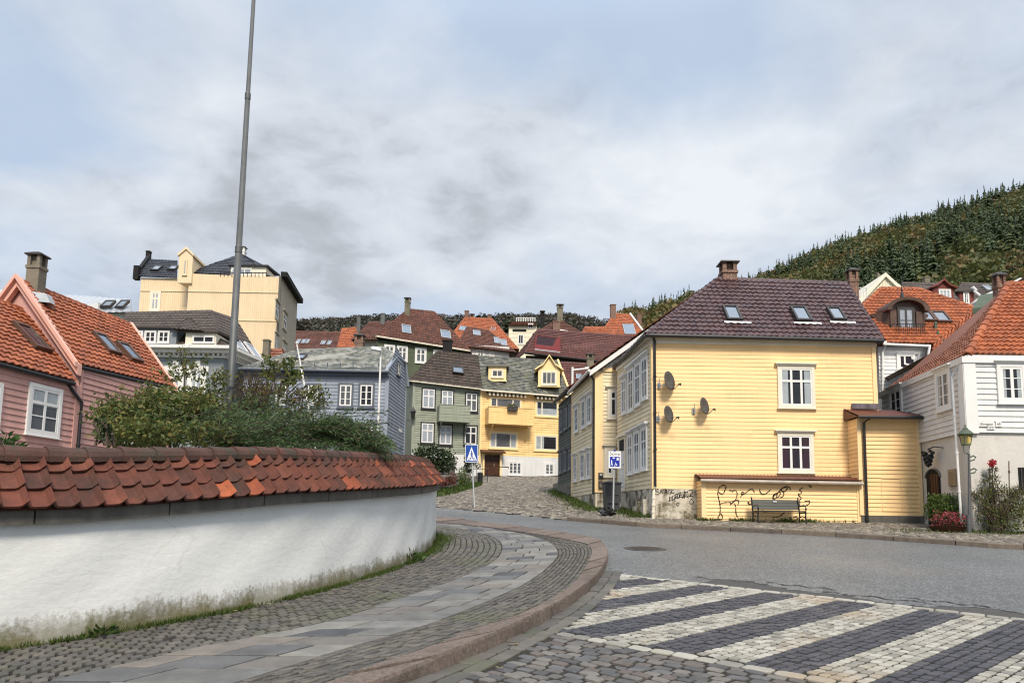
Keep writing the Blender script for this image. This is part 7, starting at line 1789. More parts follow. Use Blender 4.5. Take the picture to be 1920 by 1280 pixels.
for i in range(nl):
    ph_ = math.pi*i/(nl-1)
    for j in range(ns_):
        th_ = 2*math.pi*j/ns_; r_ = (.12+.15*math.sin(ph_))*(1+.22*math.sin(th_*3+i)+rr.uniform(-.12, .12)) if 0 < i < nl-1 else .02
        mb.v.append(Vector((pg.x+r_*math.cos(th_), pg.y+r_*.7*math.sin(th_), pg.z+.0+.24*(1-math.cos(ph_))/2+rr.uniform(-.02, .02))))
for i in range(nl-1):
    for j in range(ns_): mb.f.append((i*ns_+j, i*ns_+(j+1) % ns_, (i+1)*ns_+(j+1) % ns_, (i+1)*ns_+j)); mb.uv.append([(.5, .5)]*4); mb.mi.append(0)
mat('bag_plastic', (.012, .012, .013), .25, .1, 5, .3, 12, spec=.6); mb.build('sack', 'bag_plastic', t)
mb = MB(); mb.tube([pg+Vector((.02, 0, .22)), pg+Vector((.05, -.02, .30))], [.03, .06], 7); mb.build('knot', 'bag_plastic', t)
for (x, y, lab) in ((1125, 967, 'white paper cup lying left of the black rubbish bag'), (1073, 966, 'scrap of white litter on the cobbles left of the paper cup'), (1048, 964, 'small white scrap of litter farthest left on the cobbles')):
    p = G(x, y, .03); t = thing('litter', lab, 'litter', p); mb = MB(); s = .045 if x > 1100 else .03
    mb.lathe(p+Vector((0, 0, .02)), [(s*.7, 0), (s, s*3 if x > 1100 else s), (s*.9, s*3 if x > 1100 else s)], 8)
    mb.build('paper', 'white_paint', t)
# ================================================================== park bench
Yb = 23.6; xb0, xb1 = at(1415, 975, Yb).x, at(1507, 975, Yb).x; zb0 = h(Yb)+ZS-.005
mat('bench_green', (.024, .028, .02), .5, .15, 4, .1, streak=.2)
t = thing('park_bench', 'dark green slatted bench with iron ends against the yellow lean-to', 'bench', ((xb0+xb1)/2, Yb, zb0))
mb = MB()
for i in range(4): y = Yb-.22+i*.115; mb.box(xb0+.02, xb1-.02, y, y+.10, zb0+.35, zb0+.385)
mb.build('seat', 'bench_green', t); mb = MB()
for i in range(3): z = zb0+.43+i*.105; y = Yb+.27+i*.045; mb.hexa([Vector((xb0+.02, y, z)), Vector((xb1-.02, y, z)), Vector((xb1-.02, y+.035, z-.01)), Vector((xb0+.02, y+.035, z-.01)), Vector((xb0+.02, y+.04, z+.098)), Vector((xb1-.02, y+.04, z+.098)), Vector((xb1-.02, y+.075, z+.09)), Vector((xb0+.02, y+.075, z+.09))])
bk_ = mb.build('backrest', 'bench_green', t); mb = MB(); xm = (xb0+xb1)/2; mb.box(xm-.06, xm+.06, Yb+.335, Yb+.352, zb0+.66, zb0+.695); mb.build('name_plate', 'lead_white', bk_)
for sx in (xb0+.03, xb1-.03):
    V = lambda y, z: Vector((sx, Yb+y, zb0+z*.8)); mb = MB()
    mb.tube([V(-.30, 0), V(-.25, .06), V(-.24, .25), V(-.26, .42)], .024, 8); mb.tube([V(.34, 0), V(.27, .08), V(.24, .3), V(.27, .5), V(.36, .98), V(.38, 1.0)], .024, 8); mb.tube([V(-.26, .41), V(.25, .40)], .022, 8)
    mb.tube([V(-.26, .42), V(-.30, .56), V(-.24, .66), V(-.1, .68), V(.28, .66)], .022, 8); mb.tube([V(-.24, .2), V(0, .27), V(.24, .22)], .016, 6); mb.tube([V(-.30, .56), V(-.25, .52), V(-.22, .57)], .016, 6)
    mb.build('leg_frame', 'black_paint', t)
# ================================================================== satellite dishes on the yellow house
def dish(px, py, lab, s):
    u, v = F1.px(px, py); o = F1.P(u, v, .30); t = thing('satellite_dish', lab, 'satellite dish', F1.P(u-.18, v-.25, .05), 'satellite dishes on the yellow wall')
    ax = Vector((.70, -.70, .14)).normalized(); e1_ = ax.cross(Vector((0, 0, 1))).normalized(); e2_ = e1_.cross(ax)
    mb = MB(); k_ = 22; R = .33*s; prev = None
    rings = [(0.01, .075), (.35, .065), (.7, .035), (1.0, 0.0), (1.0, -.012), (.7, .022), (.01, .06)]
    base = 0
    for rr, d in rings:
        for j in range(k_): a = 2*math.pi*j/k_; mb.v.append(o - ax*d*s + e1_*math.cos(a)*R*rr*.93 + e2_*math.sin(a)*R*rr)
    for i in range(len(rings)-1):
        for j in range(k_): mb.f.append((i*k_+j, i*k_+(j+1) % k_, (i+1)*k_+(j+1) % k_, (i+1)*k_+j)); mb.uv.append([(.5, .5)]*4); mb.mi.append(0)
    mb.build('reflector', 'dish_grey', t, smooth=True)
    mb = MB(); tip = o+ax*.36*s-e2_*.22*s
    mb.tube([o-e2_*R*.95, o-e2_*R*1.02+ax*.1, tip], .012, 6); mb.tube([o+e1_*R*.6-e2_*R*.6, tip], .006, 5); ar = mb.build('arm', 'dark_metal', t)
    mb = MB(); mb.tube([tip-ax*.03, tip+ax*.06], .028, 8); mb.tube([tip+ax*.03, tip+ax*.05-e2_*.07], .018, 6); mb.build('receiver', 'dark_metal', t)
    mb = MB(); mb.tube([F1.P(u-.3, v-.14, .03), F1.P(u-.3, v-.14, .14), F1.P(u-.12, v-.15, .26), o-ax*.07], .016, 6); mb.tube([F1.P(u-.3, v-.14, .14), F1.P(u-.3, v+.1, .14)], .014, 6); mb.fbox(F1, u-.36, u-.24, v-.24, v-.04, .03, .045); mb.build('bracket', 'galvanised', t)
mat('dish_grey', (.075, .072, .07), .55, .12, 3, 0)
dish(1252, 716, 'dark grey satellite dish highest on the yellow wall near the downpipe', 1.0); dish(1250.5, 778, 'dark grey satellite dish lower on the yellow wall near the downpipe', .88); dish(1317, 763, 'dark grey satellite dish set farther right from the downpipe on yellow wall', .88)
# ================================================================== old street lantern by the white house
Yl = 20.6; pb = at(1817, 992, Yl); z0 = h(Yl)+ZS
t = thing('street_lantern', 'green copper lantern on a slim post in front of the white house corner', 'street lamp', (pb.x, Yl, z0))
x = at(1817.5, 860, Yl).x; sc_k = Yl/FPX
mb = MB(); ztp = at(1815, 850, Yl).z; mb.tube([Vector((pb.x, Yl, z0-.1)), Vector((x, Yl, ztp))], [.045, .03], 10); mb.tube([Vector((pb.x, Yl, z0)), Vector((pb.x, Yl, z0+.5))], .055, 10)
mb.tube([Vector((pb.x-.06, Yl, z0+.45)), Vector((pb.x+.06, Yl, z0+.45))], .02, 6); mb.build('post', 'grey_metal', t)
xl = at(1811.5, 830, Yl).x; zt_ = at(1811, 797, Yl).z; zc0 = at(1811, 833.5, Yl).z; zc1 = at(1811, 814, Yl).z
mb = MB(); mb.tube([Vector((x, Yl, ztp-.02)), Vector((xl, Yl, ztp+.01))], .022, 6)
for sgn in (-1, 1): mb.tube([Vector((xl, Yl, ztp)), Vector((xl+sgn*.07, Yl, ztp+.03)), Vector((xl+sgn*.09, Yl, zc0-.05)), Vector((xl+sgn*.08, Yl, zc0))], .011, 6)
for q_ in (.0, .35): mb.tube([Vector((x+.02, Yl, ztp-.1-q_)), Vector((x+.1, Yl-.02, ztp-.06-q_)), Vector((x+.17, Yl-.02, ztp-.1-q_)), Vector((x+.12, Yl-.02, ztp-.17-q_)), Vector((x+.03, Yl, ztp-.2-q_))], .022, 6)
mb.build('bracket', 'verdigris', t)
mb = MB(); c = Vector((xl, Yl, zc0)); hcg = zc1-zc0
for j in range(4):
    a, b_ = math.pi/2*j+math.pi/4, math.pi/2*(j+1)+math.pi/4
    P_ = lambda an, r_, z: c+Vector((r_*math.cos(an), r_*math.sin(an), z)); mb.quad(P_(a, .105, .02), P_(b_, .105, .02), P_(b_, .16, hcg), P_(a, .16, hcg))
mb.build('glazing', 'lamp_glass', t)
mb = MB()
for j in range(4): a = math.pi/2*j+math.pi/4; mb.tube([P_(a, .11, 0), P_(a, .165, hcg)], .010, 5)
mb.lathe(c, [(.12, -.02), (.12, .02), (.10, .02)], 4, rot=math.pi/4); mb.build('cage', 'verdigris', t)
mb = MB(); mb.lathe(c+Vector((0, 0, hcg)), [(.21, -.01), (.21, .01), (.12, .10), (.075, .135), (.07, .165), (.045, .18), (.015, .22), (.024, .24), (.006, .29)], 16); mb.build('hood', 'verdigris', t)
# ================================================================== lantern on the sage house, lamps, flagpole
TLp = T1.P(-.1, T1.px(776, 777)[1], .5); t = thing('wall_lantern', 'black wall lantern on the left corner of the sage green house', 'lamp', TLp)
mb = MB(); mb.tube([T1.P(-.55, T1.px(776, 789)[1], .3), T1.P(.0, T1.px(776, 789)[1], .3)], .03, 6); mb.build('bracket', 'black_paint', t)
mb = MB(); zz0 = T1.px(776, 787)[1]; c = T1.P(-.02, zz0, .45); mb.lathe(c, [(.06, 0), (.12, .05), (.20, .55), (.24, .6), (.12, .78), (.03, .95), (.02, 1.05)], 6); mb.build('lantern_body', 'black_paint', t)
Ys = 37.5; a_, b_ = at(707, 850, Ys), at(714, 664, Ys); t = thing('street_lamp', 'slim white street lamp in front of the blue house', 'street lamp', (a_.x, Ys, h(Ys)))
mb = MB(); mb.tube([Vector((a_.x, Ys, h(Ys)-.2)), b_], [.07, .045], 10); mb.build('post', 'white_paint', t)
mb = MB(); mb.tube([b_, b_+Vector((-.03, -.1, .15)), at(702, 652, Ys-.3)], .04, 8); hd = at(707, 653, Ys-.2); mb.hexa([hd+Vector((-.28, -.2, -.06)), hd+Vector((.22, -.1, -.14)), hd+Vector((.22, .15, -.14)), hd+Vector((-.28, .1, -.06)), hd+Vector((-.22, -.15, .08)), hd+Vector((.2, -.08, .02)), hd+Vector((.2, .12, .02)), hd+Vector((-.22, .08, .08))]); mb.build('lamp_head', 'lead_white', t)
Yf = 34; a_, b_ = at(585, 800, Yf), at(556.5, 645, Yf); t = thing('flagpole', 'thin leaning white flagpole in front of the blue house', 'flagpole', (a_.x, Yf, h(Yf)))
mb = MB(); g0 = a_+(a_-b_)*.9; mb.tube([g0, a_, b_], [.07, .06, .03], 10); mb.build('pole', 'white_paint', t); mb = MB(); mb.lathe(b_, [(.01, -.02), (.06, .03), (.06, .07), (.01, .12)], 8); mb.tube([b_+Vector((-.05, 0, .05)), b_+Vector((.1, 0, .02))], .015, 5); mb.build('finial', 'lead_white', t)
Ys = 58; a_, b_ = at(1072.5, 740, Ys), at(1073.5, 688, Ys); t = thing('street_lamp', 'white angled street lamp above the dark green house roof', 'street lamp', (a_.x, Ys, h(Ys)))
mb = MB(); mb.tube([Vector((a_.x, Ys, h(Ys))), b_], .09, 8); mb.tube([b_+Vector((0, 0, -.25)), at(1098, 691, Ys)], .07, 8); mb.build('post', 'white_paint', t)
mb = MB(); c = at(1106, 690.5, Ys); mb.hexa([c+Vector((-.4, -.15, -.08)), c+Vector((.4, -.15, -.02)), c+Vector((.4, .15, -.02)), c+Vector((-.4, .15, -.08)), c+Vector((-.4, -.1, .08)), c+Vector((.35, -.1, .12)), c+Vector((.35, .1, .12)), c+Vector((-.4, .1, .08))]); mb.build('lamp_head', 'lead_white', t)
# ================================================================== alley edge: stone bank, railing, bins, planter
mb = MB(); bank = gp([(812, 946), (845, 935), (880, 926), (905, 914), (918, 904)])
t = thing('stone_wall', 'low mossy dry stone wall at the left edge of the cobbled alley', 'wall', (bank[2][0], bank[2][1], h(bank[2][1])))
wl_ = cat([(-9.5, 33), (-6.8, 33.5), (-5.0, 36), (-3.6, 41), (-2.6, 46), (-2.35, 48)]); wr = resamp(wl_, 60); rs2_ = np.random.RandomState(4)
for i in range(59):
    for k in range(3):
        a_, b_ = wr[i], wr[i+1]; z = h(a_[1])-.1+k*.3; d = (b_-a_)/np.linalg.norm(b_-a_); nn = np.array([d[1], -d[0]]); j = rs2_.uniform(-.06, .06); hz_ = .28*rs2_.uniform(.85, 1.05)
        if k == 2 and wr[i][1] > 46: continue
        q_ = [a_+nn*(.05+j), b_+nn*(.05+j)-d*.03, b_-nn*.45-d*.03, a_-nn*.45]
        mb.hexa([Vector((*p, z)) for p in q_]+[Vector((*(np.array(p)*.98+np.array(q_).mean(0)*.02), z+hz_)) for p in q_])
mb.build('stones', 'stone_base', t)
terr = MB(); tp_ = np.vstack([wr-np.array([.1, -.1]), ]); 
for i in range(59):
    a_, b_ = wr[i], wr[i+1]; z0_, z1_ = h(a_[1])+.72, h(b_[1])+.72
    terr.quad(Vector((a_[0], a_[1], z0_)), Vector((b_[0], b_[1], z1_)), Vector((-16, b_[1]+8, z1_+.4)), Vector((-16, a_[1]+8, z0_+.4)))
o = terr.build('terrace_ground', 'sett_alley'); o['kind'] = 'structure'
t = thing('railing', 'thin dark metal railing on the terrace beside the sage green house', 'railing', at(880, 880, 50)); mb = MB()
for px_ in (812, 838, 862, 876, 894, 914): mb.tube([at(px_, 905 if px_ > 850 else 908, 50), at(px_, 880, 50)], .025, 6)
for y in (880, 894): mb.tube([at(800, y, 50), at(894 if y > 885 else 916, y-1, 50)], .02, 6)
mb.build('bars', 'black_paint', t)
c = at(900, 907.5, 49.5); t = thing('litter_bin', 'round dark litter bin on the terrace by the brown door', 'bin', c); mb = MB(); mb.lathe(c, [(.17, 0), (.18, .62), (.19, .62), (.19, .7)], 12); mb.build('drum', 'black_paint', t)
mb = MB(); mb.lathe(c+Vector((0, 0, .703)), [(.20, 0), (.2, .03), (.12, .09), (.03, .1)], 12); mb.build('lid', 'black_paint', t)
c = at(894, 891, 56); t = thing('planter', 'white planter box with a small dark bush beside the brown door', 'planter', c); mb = MB(); mb.hexa([c+Vector((x_, y_, 0)) for x_, y_ in ((-.2, -.2), (.2, -.2), (.2, .2), (-.2, .2))]+[c+Vector((x_*1.2, y_*1.2, .5)) for x_, y_ in ((-.2, -.2), (.2, -.2), (.2, .2), (-.2, .2))]); mb.build('pot', 'white_paint', t)
mb = MB(); add_leaves(mb, blob_points([(c.x, c.y, c.z+.75, .25, .25, .3)], 150), .12); mb.build('bush', 'conifer', t)
c = at(945, 888, 59.3); t = thing('bench_rail', 'short dark handrail beside the brown door', 'handrail', c); mb = MB(); mb.tube([c+Vector((-.4, 0, -.3)), c+Vector((-.4, 0, .55)), c+Vector((.35, 0, .55)), c+Vector((.35, 0, .45))], .05, 6); mb.build('rail', 'wood_brown', t)
# ================================================================== plants
leafmat('leaf_mid', [(.09, .125, .034), (.12, .15, .04), (.06, .088, .026), (.165, .17, .05), (.17, .145, .045)], .35)
leafmat('leaf_olive', [(.095, .10, .028), (.13, .125, .035), (.06, .07, .02), (.16, .12, .04), (.12, .075, .03)], .35)
leafmat('leaf_dark', [(.025, .045, .018), (.04, .06, .022), (.018, .032, .014), (.055, .075, .028)], .2)
leafmat('juniper', [(.055, .10, .036), (.08, .13, .046), (.036, .068, .028), (.105, .155, .056)], .2)
leafmat('leaf_red', [(.16, .03, .025), (.11, .02, .02), (.10, .05, .025)], .3)
leafmat('petal_pink', [(.36, .045, .07), (.46, .075, .11), (.27, .03, .05), (.46, .13, .15)], .3)
leafmat('petal_red', [(.42, .02, .035), (.55, .04, .06)], .3)
leafmat('boxwood', [(.075, .125, .026), (.10, .155, .034), (.052, .09, .02), (.125, .17, .042)], .25)
mat('twig', (.075, .055, .04), .9, .25, 5, .2)
def shrub(name, label, base, blobs, n, size, leaf, stems=10, cat_='shrub', aspect=.5, twigs=0, shell=.45):
    t = thing(name, label, cat_, base); mb = MB(); P = blob_points(blobs, n, shell); add_leaves(mb, P, size, aspect=aspect); mb.build('foliage', leaf, t)
    mb = MB(); B = Vector(base)
    for i in range(stems):
        bl = blobs[i % len(blobs)]; tip = Vector((bl[0]+random.uniform(-.6, .6)*bl[3], bl[1]+random.uniform(-.6, .6)*bl[4], bl[2]+random.uniform(.1, .9)*bl[5]))
        m_ = B.lerp(tip, .5)+Vector((random.uniform(-.1, .1), random.uniform(-.1, .1), .1)); mb.tube([B+Vector((random.uniform(-.15, .15), random.uniform(-.15, .15), 0)), m_, tip], [.022, .014, .005], 5)
    for i in range(twigs):
        bl = random.choice(blobs); d = Vector((random.gauss(0, 1), random.gauss(0, .6), abs(random.gauss(0, 1)))).normalized(); c = Vector(bl[:3])
        s_ = c+Vector((d.x*bl[3], d.y*bl[4], d.z*bl[5]))*.5; e_ = c+Vector((d.x*bl[3], d.y*bl[4], d.z*bl[5]))*random.uniform(1.0, 1.3); mb.tube([s_, s_.lerp(e_, .5)+Vector((0, 0, .03)), e_], [.008, .006, .002], 4)
    mb.build('stems', 'twig', t); return t
def sprigs(t, blobs, n, size, leaf, ln=(.12, .36), mi=3):
    mt = MB(); pts = []
    for i in range(n):
        bl = random.choice(blobs); d = Vector((random.gauss(0, 1), random.gauss(-.3, .6), abs(random.gauss(.3, .7)))).normalized(); c = Vector(bl[:3])
        s_ = c+Vector((d.x*bl[3], d.y*bl[4], d.z*bl[5]))*.8; e_ = s_+(d+Vector((0, 0, .5))).normalized()*random.uniform(*ln)
        mt.tube([s_, s_.lerp(e_, .5), e_], [.006, .004, .0015], 4)
        for k in range(16): f = random.random(); pts.append(tuple(s_.lerp(e_, f)+Vector((random.gauss(0, .05), random.gauss(0, .05), random.gauss(0, .04)))))
    ml = MB(); add_leaves(ml, np.array(pts), size, aspect=.45); o = ml.build('shoot_leaves', leaf, t); mt.build('shoots', 'twig', t)
def B_(px, py, Y, rx, ry, rz=None): c = at(px, py, Y); k = Y/FPX; return (c.x, c.y, c.z, rx*k, (rz or rx)*k, ry*k)
gz = lambda px, Y: (at(px, 800, Y).x, Y, h(Y)+.1)
gs1 = shrub('garden_shrub', 'large olive green broadleaf shrub left of the mast behind the white wall', gz(310, 11.5), [B_(255, 795, 11, 62, 48), B_(315, 780, 11.5, 66, 52), B_(382, 785, 12, 46, 40), B_(300, 750, 12.2, 40, 24), B_(365, 748, 12.6, 42, 24), B_(215, 800, 10.6, 30, 40), B_(270, 810, 10.3, 90, 28), B_(400, 815, 10.8, 50, 26)], 8500, .085, 'leaf_mid', 22, twigs=90, shell=.3)
sprigs(gs1, [B_(255, 795, 11, 62, 48), B_(315, 780, 11.5, 66, 52), B_(382, 785, 12, 46, 40), B_(370, 722, 12.6, 55, 30), B_(215, 800, 10.6, 30, 40)], 120, .08, 'leaf_mid')
shrub('garden_shrub', 'yellowish olive shrub with bare twigs right of the mast', gz(500, 13), [B_(470, 745, 13.2, 40, 48), B_(520, 755, 13.2, 60, 45), B_(570, 765, 13.4, 42, 40), B_(500, 712, 13.6, 22, 20)], 800, .08, 'leaf_olive', 16, twigs=160, shell=.25)
# tall thin shoots above the shrubs
def shoot(label, base, tip, n, size, leaf, spread, grp=None):
    b, e = Vector(base), Vector(tip); t = thing('sapling', label, 'sapling', b); mb = MB(); mid_ = b.lerp(e, .55)+Vector((.06, 0, .05)); mb.tube([b, mid_, e], [.016, .011, .004], 6)
    pts = []; 
    for i in range(9):
        f = .45+.55*i/9; o_ = b.lerp(e, f); d = Vector((random.choice((-1, 1))*random.uniform(.4, 1), random.uniform(-.5, .5), .35)).normalized()*spread*(1.1-f*.5); mb.tube([o_, o_+d], [.006, .002], 4)
        for k in range(n//9): pts.append(tuple(o_+d*random.uniform(.25, 1.05)+Vector((random.gauss(0, .04), random.gauss(0, .04), random.gauss(0, .04)))))
    mb.build('stem', 'twig', t); mb = MB(); add_leaves(mb, np.array(pts), size, aspect=.42); mb.build('foliage', leaf, t)
shoot('tall leafy shoot standing left of the mast before the grey house', at(345, 760, 12.6), at(334, 656, 12.6), 150, .085, 'leaf_mid', .28)
shoot('slender green sapling with feathery top in front of the blue house roof', at(519, 770, 13.2), at(523, 676, 13.2), 420, .10, 'leaf_mid', .48)
shoot('leafy shoot reaching across the leftmost window of the blue house front', at(575, 790, 13), at(606, 727, 13), 200, .085, 'leaf_mid', .34)
shoot('short leafy shoot close beside the mast on its left', at(405, 780, 12.4), at(398, 715, 12.4), 110, .085, 'leaf_mid', .26)
# dead brown twigs
t = thing('bare_bush', 'bare brown twiggy bush just right of the mast', 'bush', gz(470, 13.8)); mb = MB()
for i in range(120):
    b = at(random.uniform(450, 510), 770, 13.8); e = at(random.uniform(435, 520), random.uniform(695, 755), 13.8+random.uniform(-.4, .4)); mb.tube([b, b.lerp(e, .5)+Vector((random.gauss(0, .08), 0, .02)), e, e+Vector((random.gauss(0, .12), random.gauss(0, .1), random.uniform(-.05, .12)))], [.008, .006, .004, .002], 4)
mb.build('twigs', 'twig', t)
# spreading juniper with feathery sprays hanging over the coping
def juniper(name, label, base, sprays):
    t = thing(name, label, 'conifer shrub', base); ml, mt = MB(), MB(); PP, DD = [], []
    for (s_, e_, arch) in sprays:
        s_, e_ = Vector(s_), Vector(e_); ln = (e_-s_).length; n_ = max(6, int(ln/.05)); prev = None; pts = []
        for i in range(n_+1):
            f = i/n_; p = s_.lerp(e_, f)+Vector((0, 0, arch*math.sin(math.pi*f*.85))); pts.append(p)
        mt.tube(pts[::max(1, n_//4)], [.0045]*len(pts[::max(1, n_//4)]), 4, caps=False)
        for i in range(2, n_):
            d = (pts[min(i+1, n_)]-pts[i-1]).normalized(); f = i/n_; w = .15*(1-f)**.6+.02
            for k in range(5):
                sd = Vector((random.gauss(0, 1), random.gauss(0, 1), random.gauss(0, .8))); sd = (sd-d*sd.dot(d)).normalized()
                q_ = d*random.uniform(.8, 1.3)+sd*random.uniform(.35, .9); q_.normalize()
                PP.append(tuple(pts[i]+sd*random.uniform(0, w*.45))); DD.append(tuple(q_))
    V, F_ = leaf_quads(np.array(PP), .085, aspect=.17, dirs=np.array(DD)); ml.np(V, F_, np.c_[np.random.randint(0, 3000, len(PP))+.5, np.full(len(PP), .5)])
    ml.build('foliage', 'juniper', t); mt.build('branches', 'twig', t)
sp = []
core = [at(470, 830, 11.5), at(540, 825, 12), at(610, 830, 12.3), at(420, 830, 11.2), at(500, 800, 12.2), at(450, 800, 12)]
for i in range(330):
    c = random.choice(core)+Vector((random.gauss(0, .25), random.gauss(0, .4), random.gauss(0, .12)))
    a = random.gauss(.35, .85); ln = random.uniform(.35, .95); e_ = c+Vector((ln*math.cos(a)*random.choice((1, 1, 1, -1)), random.uniform(-.7, .4)*ln*.6, ln*abs(math.sin(a))*.38)); sp.append((c, e_, random.uniform(.02, .12)))
def S_(x0, y0, x1, y1, Y0, Y1, a=.1): sp.append((at(x0, y0, Y0), at(x1, y1, Y1), a))
for i in range(110):     # the long sprays sweeping right and drooping over the tiles
    f = random.random(); x0, y0 = 560+60*random.random(), 800+25*random.random(); x1 = 640+105*random.random(); y1 = np.interp(x1, [640, 680, 740], [815, 836, 850])+random.uniform(-18, 26)
    S_(x0, y0, x1, y1, 12.0+random.uniform(-.5, .3), 11.9+random.uniform(-1.0, .5), random.uniform(.05, .25))
for i in range(60):
    x0 = 640+60*random.random(); S_(x0, 838, x0+random.uniform(-5, 45), 870+random.uniform(-25, 14), 11.9, 10.9+random.uniform(-.3, .4)+.012*(x0-640), .06)
for (x1, y1) in ((662, 788), (655, 775), (700, 818), (720, 828), (728, 778)): S_(590, 805, x1, y1, 12, 11.8, .1)
for i in range(60):
    x0 = random.uniform(400, 620); S_(x0, 838, x0+random.uniform(-10, 60), 838+random.uniform(-2, 12), 11.4, 10.9, .08)
juniper('juniper', 'spreading dark green juniper with feathery sprays overhanging the tiled wall', gz(560, 12.2), sp)
# stray plants at the left end behind the wall
weed('garden_plant', 'small leafy plant peeping over the tiled wall at the left edge', at(8, 838, 7.6), .16, 60, .09, 'weed_leaf', .9)
shrub('ivy', 'trailing ivy sprig in front of the pink house wall near its hidden window', at(190, 835, 9.6), [B_(188, 790, 9.6, 7, 8), B_(196, 812, 9.6, 9, 20)], 160, .075, 'leaf_dark', 6, cat_='plant')
# ------ alley plants
c = at(818, 905, 46); shrub('round_tree', 'small rounded dark green tree in front of the sage house', (c.x, 46, h(46)+.7), [B_(808, 858, 46, 36, 24), B_(835, 865, 46, 22, 24), B_(790, 866, 46, 24, 26), B_(818, 875, 46, 26, 14)], 3800, .17, 'leaf_dark', 6, 'tree', .6)
shrub('upright_bush', 'upright feathery green bush behind the pedestrian sign pole', (at(872, 930, 42).x, 42, h(42)), [B_(870, 915, 42, 12, 22), B_(866, 893, 42, 8, 18), B_(878, 925, 42, 12, 14)], 1300, .15, 'boxwood', 6, 'bush', .35)
shrub('climbing_plant', 'dark green climbing plant beside the sage house doorway', (at(876, 890, 57).x, 57, h(57)+.4), [B_(878, 872, 57.2, 9, 20), B_(880, 850, 57.4, 8, 18)], 700, .2, 'leaf_dark', 5, 'plant', .6)
shrub('red_leaved_bush', 'low bush with reddish leaves and white flowers at the end of the tiled wall', (at(843, 910, 40).x, 40, h(40)+.6), [B_(838, 903, 40, 16, 7), B_(848, 896, 40, 8, 10)], 420, .13, 'leaf_red', 6, 'bush', .5)
mb = MB(); pts = []
for i in range(2600):
    s = random.random(); p0 = wr[int(s*58)]; p = Vector((p0[0]+random.uniform(.05, 2.2)*(1-s*.75), p0[1]-random.uniform(.05, 2.4)*(1-s*.7), 0)); p.z = h(p.y)+.03; pts.append(tuple(p))
P = np.array(pts); dd_ = np.random.normal(0, .6, (len(P), 3)); dd_[:, 2] = 1; V, F_ = leaf_quads(P, .22, aspect=.25, dirs=dd_); mb.np(V, F_, np.c_[np.random.randint(0, 999, len(P))+.5, np.full(len(P), .5)])
for i in range(1800):
    pass
# right edge of the alley and foot of the houses
pts = []
for i in range(4200):
    k = random.random()
    if k < .55: y = random.uniform(27, 40); x0 = np.interp(y, [27, 30, 35, 40], [3.6, 3.15, 2.75, 2.35]); p = Vector((x0-abs(random.gauss(0, .28))*(1.5 if y < 31 else 1), y, 0))
    elif k < .8: y = random.uniform(25, 28.5); x = np.interp(y, [25, 30], [4.65, 4.15]); p = Vector((x-abs(random.gauss(0, .35)), y, 0))
    else: x = random.choice((6.25, 8.9, 9.5, 7.4, random.uniform(6.2, 11.5))); p = Vector((random.gauss(x, .18), 24.25-abs(random.gauss(0, .12)), 0))
    p.z = h(p.y)+.07; pts.append(tuple(p))
P = np.array(pts); dd_ = np.random.normal(0, .5, (len(P), 3)); dd_[:, 2] = 1; V, F_ = leaf_quads(P, .17, aspect=.16, dirs=dd_); mb.np(V, F_, np.c_[np.random.randint(0, 999, len(P))+.5, np.full(len(P), .5)])
o = mb.build('rough_grass', 'grass_blade'); tag(o, 'rough grass along the alley edges and the foot of the yellow houses', None, kind='stuff')
# ------ plants by the white house
Yg = 22.0; shrub('boxwood', 'rounded clipped green boxwood beside the arched doorway', (at(1773, 985, 22.3).x, 22.3, h(22.3)+ZS), [B_(1773, 952, 22.3, 32, 27), B_(1756, 955, 22.3, 18, 26), B_(1790, 955, 22.3, 18, 26), B_(1774, 965, 22.2, 30, 18)], 5200, .07, 'boxwood', 8, shell=.65)
pf = at(1779, 994, 21.2); zf_ = h(21.2)+ZS
t = thing('flower_planter', 'low dark planter bowl full of pink and red flowers before the boxwood', 'planter', (pf.x, 21.2, zf_)); mb = MB(); mb.lathe((pf.x, 21.2, zf_-.02), [(.40, 0), (.54, .14), (.56, .16), (.50, .16), (.46, .10)], 24, sy=.8); mb.build('bowl', 'wood_brown', t)
mb = MB(); add_leaves(mb, blob_points([(pf.x, 21.2, zf_+.24, .48, .36, .22)], 900, .3), .07); mb.build('foliage', 'leaf_dark', t)
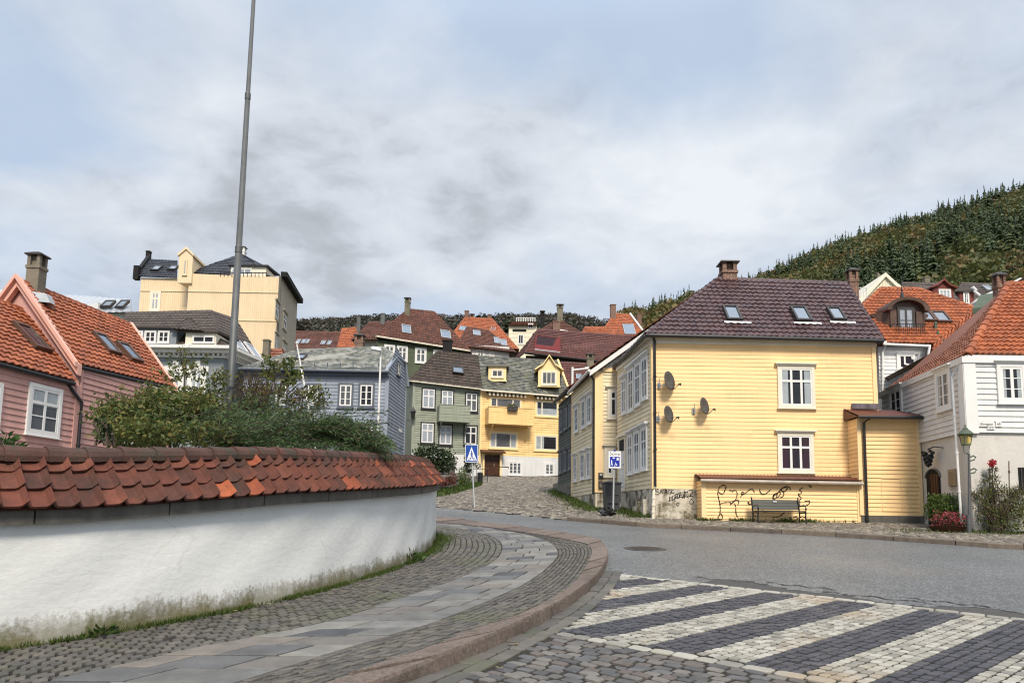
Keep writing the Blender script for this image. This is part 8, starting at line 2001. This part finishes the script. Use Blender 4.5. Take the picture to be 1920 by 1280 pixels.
mb = MB(); add_leaves(mb, blob_points([(pf.x, 21.15, zf_+.30, .5, .38, .24), (pf.x-.1, 21.15, zf_+.33, .3, .3, .24)], 800, .7), .05, aspect=.8); mb.build('blossoms', 'petal_pink', t)
shrub('rose_bush', 'tall loose climbing rose with red blooms against the plastered white wall', (at(1868, 1000, 20.9).x, 20.9, h(20.9)+ZS), [B_(1858, 912, 21, 20, 28), B_(1840, 935, 21, 22, 22), B_(1886, 930, 21, 30, 22), B_(1915, 935, 21, 26, 26), B_(1858, 970, 20.9, 26, 28), B_(1895, 972, 20.8, 30, 30), B_(1925, 968, 20.8, 20, 32), B_(1862, 885, 21, 9, 14)], 2900, .075, 'leaf_mid', 60, twigs=260, shell=.3)
rp = at(1860, 869, 20.95); t = thing('rose_bloom', 'cluster of red roses at the top of the climbing rose', 'flowers', rp); mb = MB(); add_leaves(mb, blob_points([(rp.x, rp.y, rp.z, .075, .07, .07), (rp.x+.09, rp.y, rp.z+.05, .035, .035, .035), (rp.x-.02, rp.y, rp.z+.08, .04, .04, .04)], 220, .5), .05, aspect=.8); mb.build('petals', 'petal_red', t)
mb = MB(); mb.tube([rp-Vector((.0, 0, .4)), rp], .006, 5); mb.build('stalk', 'twig', t)
pr_ = at(1892, 903, 21.25); t = thing('iron_rod', 'rusty iron rod standing on the plastered wall above the rose bush', 'rod', pr_-Vector((0, 0, .4))); mb = MB(); mb.tube([at(1892, 935, 21.25), at(1891, 864, 21.25)], .022, 8); mb.tube([at(1891.5, 886, 21.25), at(1891.5, 882, 21.25)], .035, 8); mb.build('shaft', 'copper_brown', t)
mb = MB(); P = np.array([(random.uniform(10.6, 16), 21.5-random.random()**1.5*1.3, 0) for _ in range(3000)]); P[:, 2] = hv(P[:, 1])+ZS-.01; k_ = (P[:, 0] > 12.6) | (np.random.rand(len(P)) < .25); P = P[k_]
dd_ = np.random.normal(0, .5, (len(P), 3)); dd_[:, 2] = 1; V, F_ = leaf_quads(P, .10, aspect=.16, dirs=dd_); mb.np(V, F_, np.c_[np.random.randint(0, 999, len(P))+.5, np.full(len(P), .5)]); o = mb.build('verge_grass', 'grass_blade'); tag(o, 'grass verge under the rose bush by the white house', None, kind='stuff')
